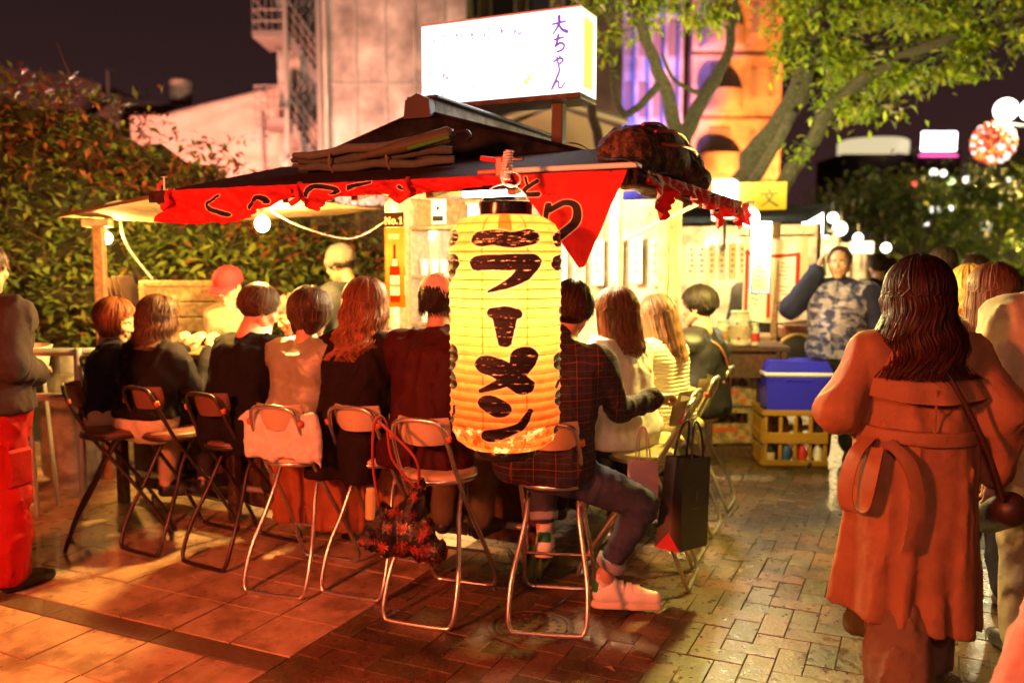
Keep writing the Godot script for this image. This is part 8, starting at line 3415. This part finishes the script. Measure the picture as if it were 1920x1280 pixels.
func _sneaker(o: Node3D, xf: Transform3D) -> void:
	var white := mat("sneaker_white", lin(0.78, 0.72, 0.68), 0.5)
	var s := Sdf.new()
	s.cell = 0.0055
	s.cone(Vector3(0, 0.05, 0.035), Vector3(0, 0.05, -0.10), 0.034, 0.036, 0.02)
	s.cone(Vector3(0, 0.05, -0.10), Vector3(0.004, 0.044, -0.185), 0.037, 0.029, 0.02)
	s.cone(Vector3(0, 0.06, 0.03), Vector3(0, 0.092, 0.036), 0.036, 0.033, 0.02)
	s.cone(Vector3(0, 0.08, 0.0), Vector3(0, 0.055, -0.12), 0.035, 0.029, 0.02)
	s.cone(Vector3(0, 0.085, 0.0), Vector3(0, 0.108, -0.012), 0.03, 0.02, 0.015)
	s.cut(Vector3.DOWN, Vector3(0, 0.024, 0))
	s.cut(Vector3(0, 1, 0.35), Vector3(0, 0.112, 0.03))
	var up := part("sneaker", s, white, o)
	up.transform = xf
	s = Sdf.new()
	s.cell = 0.0055
	s.cone(Vector3(0, 0.0, 0.04), Vector3(0, 0.0, -0.10), 0.041, 0.043, 0.02)
	s.cone(Vector3(0, 0.0, -0.10), Vector3(0.004, 0.0, -0.188), 0.043, 0.034, 0.02)
	s.cut(Vector3.DOWN, Vector3(0, 0.002, 0))
	s.cut(Vector3.UP, Vector3(0, 0.029, 0))
	part("sole", s, mat("sneaker_sole", lin(0.6, 0.5, 0.4), 0.6), up)
	s = Sdf.new()
	s.cell = 0.0045
	s.cone(Vector3(0, 0.058, 0.041), Vector3(0, 0.098, 0.042), 0.034, 0.031, 0.01)
	s.cut(Vector3.DOWN, Vector3(0, 0.068, 0))
	s.cut(Vector3.UP, Vector3(0, 0.112, 0))
	s.cut(Vector3.FORWARD, Vector3(0, 0, 0.045))
	part("heel_tab", s, mat("heel_green", lin(0.01, 0.16, 0.05), 0.5), up)
	for k in 3:
		var g := Geo.new()
		var z := -0.045 - 0.034 * k
		var arc := []
		for j in 9:
			var a := -1.25 + 2.5 * j / 8.0
			arc.append(Vector3(0.0415 * sin(a), 0.062 + (0.052 - 0.009 * k) * cos(a) - 0.0, z))
		for j in 8:
			var w := Vector3(0, 0, 0.011)
			var q0: Vector3 = arc[j]
			var q1: Vector3 = arc[j + 1]
			g.face(q0 + w, q1 + w, q1 - w, q0 - w)
			g.face(q1 + w, q0 + w, q0 + w * 1.05 - Vector3(0, 0.004, 0), q1 + w * 1.05 - Vector3(0, 0.004, 0))
		part("strap", g, white, up)
	s = Sdf.new()
	s.cell = 0.007
	s.cone(Vector3(0, 0.09, 0.026), Vector3(0, 0.142, 0.022), 0.034, 0.037, 0.01)
	s.cut(Vector3.UP, Vector3(0, 0.145, 0))
	part("sock", s, cloth("sock_white", lin(0.7, 0.66, 0.62)), up)


func trench_shape(s: Sdf, p: Dictionary, f: float) -> void:
	torso_into(s, p, 0.022 + f, 0.06)
	# the skirt of the coat falls in flutes
	for k in 13:
		var a := TAU * k / 13.0 + 0.2
		var top := Vector3(sin(a) * 0.085, 0.93, cos(a) * 0.055)
		var flare := 1.0 + 0.18 * sin(k * 2.3)
		var low := Vector3(sin(a) * 0.205 * flare - 0.02, 0.2, cos(a) * 0.135 * flare + 0.01)
		s.cone(top, low, 0.098 + f, 0.052 + 0.012 * sin(k * 4.1), 0.028)
	s.cone(Vector3(0, 0.9, 0), Vector3(-0.01, 0.2, 0), 0.13 + f, 0.16, 0.03)


func camo_texture() -> ImageTexture:
	var f := FastNoiseLite.new()
	f.seed = 44
	f.frequency = 0.016
	f.fractal_octaves = 3
	f.domain_warp_enabled = true
	f.domain_warp_amplitude = 30.0
	return paint_image(256, 256, func(x, y):
		var n := f.get_noise_2d(x, y * 1.6)
		return Color(0.15, 0.17, 0.33) if n < -0.05 else (Color(0.32, 0.34, 0.52) if n < 0.1 else Color(0.66, 0.64, 0.7)), [])


func build_crowd() -> void:
	var dark: Material = mats["trouser_dark"]
	var black_shoe: Material = mats["shoe_black"]
	var p: Dictionary
	var o: Node3D
	var s: Sdf
	var g: Geo
	# woman in the trench coat, walking away
	p = stand_pose({"height": 1.53, "stride": 0.12, "yaw": 0.05, "pitch": 0.05, "set": {
		"shL": Vector3(-0.16, 1.18, 0.0), "shR": Vector3(0.16, 1.18, 0.0), "elL": Vector3(-0.275, 0.985, 0.03), "wrL": Vector3(-0.13, 0.93, -0.16), "elR": Vector3(0.27, 0.99, 0.05), "wrR": Vector3(0.285, 0.77, -0.02), "handL": Vector3(0.6, 0.1, -0.8)}})
	o = figure("woman in long rust beige trench coat with long dark red hair, walking away", Vector3(1.41, 0, -3.03), -0.08, p)
	var tm := cloth("trench_cloth", lin(0.34, 0.15, 0.07), 0.65)
	s = garment(o, "trench_coat", tm, 0.0115, 0.016, 5.0, 41, Vector3(1.3, 0.14, 1.3))
	trench_shape(s, p, 0.0)
	s.cone(p.shL, p.elL, 0.06, 0.07, 0.04)
	s.cone(p.elL, p.wrL, 0.07, 0.048, 0.04)
	s.cone(p.shR, p.elR, 0.064, 0.068, 0.04)
	s.cone(p.elR, p.wrR, 0.068, 0.055, 0.04)
	s.cut(Vector3(-0.16, -1, 0.0), Vector3(0, 0.245, 0))
	s = garment(o, "collar", tm, 0.0085, 0.006, 8.0, 42)
	s.cone(p.nk + Vector3(-0.05, -0.01, 0.02), p.nk + Vector3(0.05, -0.01, 0.02), 0.075, 0.075, 0.03)
	# storm flap across the shoulders
	g = Geo.new()
	g.sheet(20, 10, func(a, b): var x: float = (a - 0.5) * 2.0; return Vector3(x * (0.15 + 0.045 * b), 1.215 - 0.165 * b - 0.035 * x * x * (1.0 - b) - 0.02 * (1.0 - x * x) * b, 0.118 + 0.062 * b - 0.075 * x * x + 0.006 * sin(x * 9.0)))
	part("storm_flap", g, tm, o)
	# belt and its hanging end
	s = garment(o, "belt", tm, 0.009, 0.0)
	trench_shape(s, p, 0.012)
	s.cut(Vector3(0.03, 1, 0), Vector3(0, 0.935, 0))
	s.cut(Vector3(-0.03, -1, 0), Vector3(0, 0.885, 0))
	# back seam, vent edge and cuff strap
	g = Geo.new()
	ribbon(g, smooth_pts([Vector3(0.0, 1.08, 0.172), Vector3(0.0, 0.98, 0.165), Vector3(0.0, 0.93, 0.162)], 4), Vector3(0.004, 0, 0), 0.003)
	part("back_seam", g, tm, o)
	g = Geo.new()
	ribbon(g, smooth_pts([Vector3(-0.19, 0.905, 0.10), Vector3(-0.245, 0.85, 0.13), Vector3(-0.275, 0.74, 0.14), Vector3(-0.262, 0.668, 0.145), Vector3(-0.225, 0.672, 0.155), Vector3(-0.205, 0.76, 0.16), Vector3(-0.18, 0.88, 0.145)], 5), Vector3(0.017, 0.003, 0.024), 0.005)
	part("belt_loop", g, tm, o)
	g = Geo.new()
	ribbon(g, smooth_pts([Vector3(-0.15, 0.905, 0.16), Vector3(-0.09, 0.84, 0.195), Vector3(-0.062, 0.74, 0.2), Vector3(-0.068, 0.64, 0.205), Vector3(-0.088, 0.55, 0.21)], 5), Vector3(0.022, 0.005, -0.005), 0.005)
	part("belt_end", g, tm, o)
	s = garment(o, "green_lining", cloth("lining_green", lin(0.08, 0.085, 0.025)), 0.0125, 0.016, 8.0, 46, Vector3(1, 0.2, 1))
	s.cone(Vector3(-0.13, 0.36, -0.02), Vector3(-0.19, 0.2, 0.03), 0.05, 0.055, 0.04)
	s.cone(Vector3(-0.09, 0.36, 0.0), Vector3(-0.10, 0.18, 0.06), 0.05, 0.06, 0.04)
	s.cut(Vector3(-0.1, -1, 0), Vector3(-0.15, 0.185, 0))
	s = garment(o, "wide_trousers", cloth("brown_trousers", lin(0.20, 0.13, 0.075)), 0.0125, 0.02, 8.0, 47, Vector3(1, 0.15, 1))
	for n in ["L", "R"]:
		s.cone(p["hp" + n], p["kn" + n], 0.11, 0.1, 0.04)
		s.cone(p["kn" + n], (p["an" + n] as Vector3) + Vector3(0, -0.03, 0.01), 0.1, 0.105, 0.03)
	s.cut(Vector3.DOWN, Vector3(0, 0.03, 0))
	shoes(o, p, mat("shoe_white", lin(0.6, 0.52, 0.46), 0.5))
	g = Geo.new()
	g.tube(smooth_pts([Vector3(-0.10, 1.275, 0.0), Vector3(-0.05, 1.24, 0.12), Vector3(0.05, 1.1, 0.175), Vector3(0.17, 0.88, 0.165), Vector3(0.25, 0.70, 0.12)]), 0.0085, 6)
	part("bag_strap", g, mat("strap_dark", lin(0.05, 0.018, 0.012), 0.5), o)
	s = garment(o, "handbag", mat("bag_brown", lin(0.03, 0.012, 0.01), 0.45), 0.011, 0.004)
	s.cone(Vector3(0.29, 0.66, 0.08), Vector3(0.3, 0.58, -0.1), 0.06, 0.06, 0.03)
	hair(o, p, {"col": Color(0.018, 0.006, 0.004), "tip": Color(0.042, 0.012, 0.007), "len": 0.27, "wave": 0.02, "wl": 0.17, "seed": 20, "vol": 1.24, "flare": 0.17, "n": 1100, "w": 0.012, "down": Vector3(0, -1, 0.17)})
	# hooded man at the left edge
	p = stand_pose({"male": true, "height": 1.64, "yaw": 0.25, "stride": 0.04, "lean": 0.05, "set": {"elR": Vector3(0.27, 1.06, 0.08), "wrR": Vector3(0.14, 0.99, -0.16), "handR": Vector3(-0.5, 0.1, -0.8)}})
	o = figure("man in dark grey hooded sweatshirt and bright red trousers at the left edge", Vector3(-2.37, 0, -3.9), -0.35, p)
	var hm := cloth("hoodie_grey", lin(0.04, 0.026, 0.024), 0.9)
	s = garment(o, "hooded_sweatshirt", hm, 0.0125, 0.016, 6.5, 51)
	torso_into(s, p, 0.042)
	sleeves_into(s, p, 0.036, 0.026)
	s.cut(Vector3.DOWN, Vector3(0, 0.83, 0))
	s = garment(o, "hood", hm, 0.01, 0.012, 8.0, 52)
	s.cone(p.nk + Vector3(-0.09, -0.01, 0.02), p.nk + Vector3(0, -0.07, 0.13), 0.05, 0.055, 0.04)
	s.cone(p.nk + Vector3(0.09, -0.01, 0.02), p.nk + Vector3(0, -0.07, 0.13), 0.05, 0.055, 0.04)
	s.cone(p.nk + Vector3(-0.09, 0.0, 0.0), p.nk + Vector3(-0.05, -0.02, -0.09), 0.04, 0.03, 0.03)
	s.cone(p.nk + Vector3(0.09, 0.0, 0.0), p.nk + Vector3(0.05, -0.02, -0.09), 0.04, 0.03, 0.03)
	s = garment(o, "red_trousers", cloth("red_trousers", lin(0.34, 0.006, 0.006), 0.75), 0.0125, 0.022, 6.0, 53, Vector3(1, 0.7, 1))
	s.cone(p.hip + Vector3(-0.08, 0, 0), p.hip + Vector3(0.08, 0, 0), 0.135, 0.135, 0.05)
	legs_into(s, p, 0.035, 0.055, 0.97)
	g = Geo.new()
	g.box(Vector3(0, 0, 0), Vector3(0.03, 0.17, 0.13), 0.012)
	part("cargo_pocket", g, mats["red_trousers"], o, (p.hpR as Vector3) + Vector3(0.125, -0.24, 0.01))
	shoes(o, p, black_shoe)
	hair(o, p, {"col": Color(0.035, 0.018, 0.012), "tip": Color(0.12, 0.06, 0.035), "len": 0.01, "seed": 21, "vol": 1.0, "th1": 1.8, "lim": 2.3, "n": 420, "w": 0.009})
	# man on the phone
	p = stand_pose({"male": true, "height": 1.66, "yaw": 0.1, "pitch": -0.05, "wide": 1.15, "set": {"elR": Vector3(0.31, 1.16, -0.12), "wrR": Vector3(0.145, 1.42, -0.1), "handR": Vector3(-0.25, 0.95, 0.1), "elL": Vector3(-0.27, 1.05, 0.05)}})
	o = figure("stout man in navy camouflage sweatshirt holding a phone to his ear", Vector3(2.42, 0, -6.5), 2.55, p)
	var cm := mat("camo_cloth", Color.WHITE, 0.8)
	cm.albedo_texture = camo_texture()
	cm.uv1_triplanar = true
	cm.uv1_scale = Vector3.ONE * 2.2
	s = garment(o, "camouflage_front", cm, 0.016, 0.014, 6.0, 55)
	torso_into(s, p, 0.045)
	s.ball(p.wa + Vector3(0, -0.03, -0.08), Vector3(0.17, 0.19, 0.15), 0.06)
	s.cut(Vector3.DOWN, Vector3(0, 0.78, 0))
	s = garment(o, "sleeves", cloth("navy_sleeve", lin(0.025, 0.03, 0.075)), 0.014, 0.014, 6.0, 56)
	sleeves_into(s, p, 0.045, 0.03)
	s.cone(p.shL, p.nk, 0.09, 0.07, 0.04)
	s.cone(p.shR, p.nk, 0.09, 0.07, 0.04)
	s = garment(o, "trousers", dark, 0.016, 0.012)
	s.cone(p.hip + Vector3(-0.08, 0, 0), p.hip + Vector3(0.08, 0, 0), 0.14, 0.14, 0.05)
	legs_into(s, p, 0.03, 0.04, 0.97)
	shoes(o, p, black_shoe)
	hair(o, p, {"col": Color(0.05, 0.035, 0.028), "tip": Color(0.1, 0.08, 0.07), "len": 0.01, "seed": 22, "vol": 0.99, "th1": 1.6, "lim": 2.2, "n": 300, "w": 0.011})
	g = Geo.new()
	g.box(Vector3.ZERO, Vector3(0.07, 0.145, 0.009), 0.003)
	var ph := tag(part("mobile_phone", g, mats["black_plastic"], null, Vector3(2.42, 0, -6.5) + Basis(Vector3.UP, 2.55) * ((p.hd as Vector3) + Vector3(0.1, -0.02, -0.02))), "dark mobile phone held at the ear of the camouflage man", "phone")
	(ph as Node3D).rotation = Vector3(0.1, 2.55 + PI / 2, 0)
	# woman with brown hair in grey top, at the right
	p = stand_pose({"height": 1.52, "stride": -0.1})
	o = figure("woman with straight brown hair in grey top and black trousers, right of the trench coat", Vector3(2.06, 0, -3.75), -0.1, p)
	s = garment(o, "top", cloth("grey_top", lin(0.16, 0.1, 0.085)), 0.0135, 0.012, 6.0, 61)
	torso_into(s, p, 0.024)
	sleeves_into(s, p, 0.022, 0.018)
	s.cut(Vector3.DOWN, Vector3(0, 0.76, 0))
	s = garment(o, "trousers", dark, 0.0135, 0.014, 7.0, 62)
	s.cone(p.hpL, p.hpR, 0.12, 0.12, 0.05)
	legs_into(s, p, 0.035, 0.05, 0.93)
	shoes(o, p, mats["shoe_white"])
	hair(o, p, {"col": Color(0.08, 0.028, 0.018), "tip": Color(0.13, 0.05, 0.035), "len": 0.2, "wave": 0.004, "seed": 23, "vol": 1.1, "n": 620, "flare": 0.1, "down": Vector3(0, -1, 0.1)})
	# blonde woman farther on
	p = stand_pose({"height": 1.5, "stride": 0.08})
	o = figure("woman with curly blonde hair and pale scarf, behind the trench coat", Vector3(2.43, 0, -4.65), 0.0, p)
	s = garment(o, "coat", cloth("cream_coat", lin(0.5, 0.42, 0.3)), 0.016, 0.014, 6.0, 64)
	torso_into(s, p, 0.03)
	sleeves_into(s, p, 0.03, 0.024)
	s.cut(Vector3.DOWN, Vector3(0, 0.7, 0))
	s = garment(o, "trousers", dark, 0.016, 0.008)
	legs_into(s, p, 0.02, 0.025, 0.97)
	shoes(o, p, black_shoe)
	hair(o, p, {"col": Color(0.4, 0.2, 0.06), "tip": Color(0.6, 0.36, 0.12), "len": 0.12, "wave": 0.018, "wl": 0.06, "seed": 24, "vol": 1.16, "n": 560, "flare": 0.1})
	# person in the beige coat cut by the right edge
	p = stand_pose({"height": 1.68, "male": true, "stride": -0.06, "wide": 1.05})
	o = figure("person in beige coat and pale khaki trousers cut by the right edge", Vector3(2.0, 0, -3.15), -0.1, p)
	s = garment(o, "coat", cloth("beige_coat", lin(0.52, 0.42, 0.28)), 0.0135, 0.02, 5.5, 66, Vector3(1, 0.4, 1))
	torso_into(s, p, 0.05)
	sleeves_into(s, p, 0.045, 0.036)
	s.cut(Vector3.DOWN, Vector3(0, 0.72, 0))
	s = garment(o, "trousers", cloth("khaki", lin(0.42, 0.32, 0.2)), 0.0135, 0.018, 6.0, 67)
	s.cone(p.hpL, p.hpR, 0.13, 0.13, 0.05)
	legs_into(s, p, 0.035, 0.05, 0.97)
	shoes(o, p, black_shoe)
	hair(o, p, {"col": Color(0.02, 0.012, 0.01), "len": 0.02, "seed": 25, "vol": 1.02, "th1": 1.8, "lim": 2.3, "n": 300})
	s = garment(o, "black_glove", cloth("trouser_dark", lin(0.02, 0.02, 0.02)), 0.01, 0.004)
	s.cone(p.wrL, p.wrL + Vector3(0, -0.1, -0.02), 0.04, 0.03, 0.02)
	# passer-by in pale pink at the lower right corner, nearest of all
	p = stand_pose({"height": 1.6, "stride": 0.0, "set": {"hpL": Vector3(-0.12, 0.8, 0.0), "knL": Vector3(-0.30, 0.46, 0.02), "anL": Vector3(-0.48, 0.13, 0.1), "toeL": Vector3(0, -0.6, -1)}})
	o = figure("passer-by in pale pink trousers, only a leg seen at the lower right corner", Vector3(1.70, 0, -2.3), 0.1, p)
	s = garment(o, "pink_trousers", cloth("pink_trousers", lin(0.62, 0.40, 0.33)), 0.0125, 0.014, 6.0, 71)
	s.cone(p.hpL, p.hpR, 0.12, 0.12, 0.05)
	legs_into(s, p, 0.035, 0.05, 0.97)
	s = garment(o, "jacket", cloth("grey_top", lin(0.2, 0.12, 0.1)), 0.016, 0.01)
	torso_into(s, p, 0.03)
	sleeves_into(s, p, 0.03, 0.024)
	shoes(o, p, mats["shoe_white"])
	hair(o, p, {"col": Color(0.03, 0.014, 0.01), "len": 0.15, "seed": 26, "n": 240})
	# the cook, leaning over at the back left
	p = stand_pose({"male": true, "height": 1.68, "lean": 0.32, "yaw": -0.1, "pitch": 0.35, "set": {"elL": Vector3(-0.25, 1.0, -0.28), "wrL": Vector3(-0.15, 0.95, -0.5), "elR": Vector3(0.25, 1.0, -0.28), "wrR": Vector3(0.15, 0.95, -0.5)}})
	o = figure("cook in grey blue jacket and white hair cap, bending over behind the guests", Vector3(-0.98, 0, -5.85), 1.25, p, Color(0.16, 0.085, 0.055))
	s = garment(o, "jacket", cloth("grey_blue", lin(0.06, 0.07, 0.085)), 0.0145, 0.016, 5.0, 75, Vector3(1, 0.4, 1))
	torso_into(s, p, 0.045)
	sleeves_into(s, p, 0.04, 0.03)
	s.cut(Vector3.DOWN, Vector3(0, 0.7, 0))
	s = garment(o, "trousers", dark, 0.018, 0.006)
	legs_into(s, p, 0.02, 0.03, 0.97)
	shoes(o, p, black_shoe)
	hair(o, p, {"col": Color(0.012, 0.008, 0.007), "len": 0.03, "seed": 33, "vol": 0.98, "th1": 1.9, "lim": 1.9, "n": 160})
	s = garment(o, "white_hair_cap", cloth("cap_white", lin(0.2, 0.185, 0.175)), 0.009, 0.005, 12.0, 76)
	var hb: Basis = p.hb
	s.ball(p.hd + hb * Vector3(0, 0.05, 0.028), Vector3(0.096, 0.092, 0.104), 0.03)
	s.cone(p.hd + hb * Vector3(-0.07, 0.03, -0.03), p.hd + hb * Vector3(0.07, 0.03, -0.03), 0.032, 0.032, 0.03)
	s = garment(o, "headband", cloth("band_dark", lin(0.03, 0.025, 0.025)), 0.008, 0.003)
	s.cone(p.hd + hb * Vector3(-0.06, 0.0, 0.03), p.hd + hb * Vector3(-0.03, -0.005, -0.07), 0.03, 0.024, 0.02)
	s.cone(p.hd + hb * Vector3(0.06, 0.0, 0.03), p.hd + hb * Vector3(0.03, -0.005, -0.07), 0.03, 0.024, 0.02)
	# helper in the red cap
	p = stand_pose({"male": true, "height": 1.5, "lean": 0.1, "yaw": 0.2, "pitch": 0.3})
	o = figure("person in a red cap standing behind the man in the suit", Vector3(-1.8, 0, -5.75), 2.6, p)
	s = garment(o, "shirt", cloth("cream_coat", lin(0.5, 0.42, 0.3)), 0.016, 0.01)
	torso_into(s, p, 0.03)
	sleeves_into(s, p, 0.03, 0.024)
	s.cut(Vector3.DOWN, Vector3(0, 0.7, 0))
	s = garment(o, "trousers", dark, 0.018, 0.006)
	legs_into(s, p, 0.02, 0.03, 0.97)
	shoes(o, p, black_shoe)
	hair(o, p, {"col": Color(0.02, 0.012, 0.01), "len": 0.01, "seed": 31, "vol": 0.98, "th1": 1.7, "lim": 2.1, "n": 160})
	cap(o, p, cloth("cap_red", lin(0.5, 0.02, 0.03), 0.8), false)
	# guest across the counter
	p = sit_pose({"head_h": 1.17, "pitch": 0.35, "lean": 0.35})
	var ft := TURN + PI - 0.4
	o = figure("guest with grey brown hair facing us across the counter, behind the suited man", seat_at(Vector3(-1.33, 0, -5.3), ft, p), ft, p)
	s = garment(o, "top", cloth("black_top", lin(0.009, 0.007, 0.008)), 0.016, 0.01)
	torso_into(s, p, 0.02)
	sleeves_into(s, p, 0.02, 0.016)
	s = garment(o, "trousers", dark, 0.018, 0.006)
	legs_into(s, p, 0.016, 0.02, 0.97)
	hair(o, p, {"col": Color(0.09, 0.055, 0.045), "len": 0.05, "seed": 32, "vol": 1.05, "n": 300, "fringe": true})
	# people far down the walk
	var far := [[Vector3(2.98, 0, -6.1), 1.64, true, lin(0.05, 0.04, 0.045), Color(0.045, 0.028, 0.02), "dark haired man in a dark coat seen just above the trench coat woman's shoulder"], [Vector3(3.75, 0, -9.0), 1.62, true, lin(0.03, 0.025, 0.03), Color(0.03, 0.018, 0.014), "far man in black between the phone man and the trench coat"], [Vector3(4.35, 0, -10.2), 1.6, false, lin(0.3, 0.12, 0.08), Color(0.06, 0.025, 0.018), "far woman in a rust jacket down the walk"], [Vector3(2.28, 0, -8.2), 1.6, false, lin(0.02, 0.02, 0.022), Color(0.02, 0.012, 0.01), "person in black standing behind the man on the phone"], [Vector3(3.9, 0, -7.4), 1.6, false, lin(0.12, 0.08, 0.06), Color(0.05, 0.02, 0.014), "person with brown hair behind the blonde woman"]]
	for k in far.size():
		var q = far[k]
		p = stand_pose({"male": q[2], "height": q[1], "stride": 0.08 - 0.05 * (k % 3)})
		o = figure(q[5], q[0], 0.4 * (k % 3) - 0.3, p)
		s = garment(o, "coat", cloth("far_coat_%d" % k, q[3]), 0.02, 0.01)
		torso_into(s, p, 0.03)
		sleeves_into(s, p, 0.03, 0.024)
		s.cut(Vector3.DOWN, Vector3(0, 0.68, 0))
		s = garment(o, "trousers", dark, 0.02, 0.006)
		legs_into(s, p, 0.02, 0.03, 0.97)
		shoes(o, p, black_shoe)
		hair(o, p, {"col": q[4], "len": 0.02 if q[2] else 0.14, "seed": 40 + k, "vol": 1.05, "n": 240, "th1": 1.8})
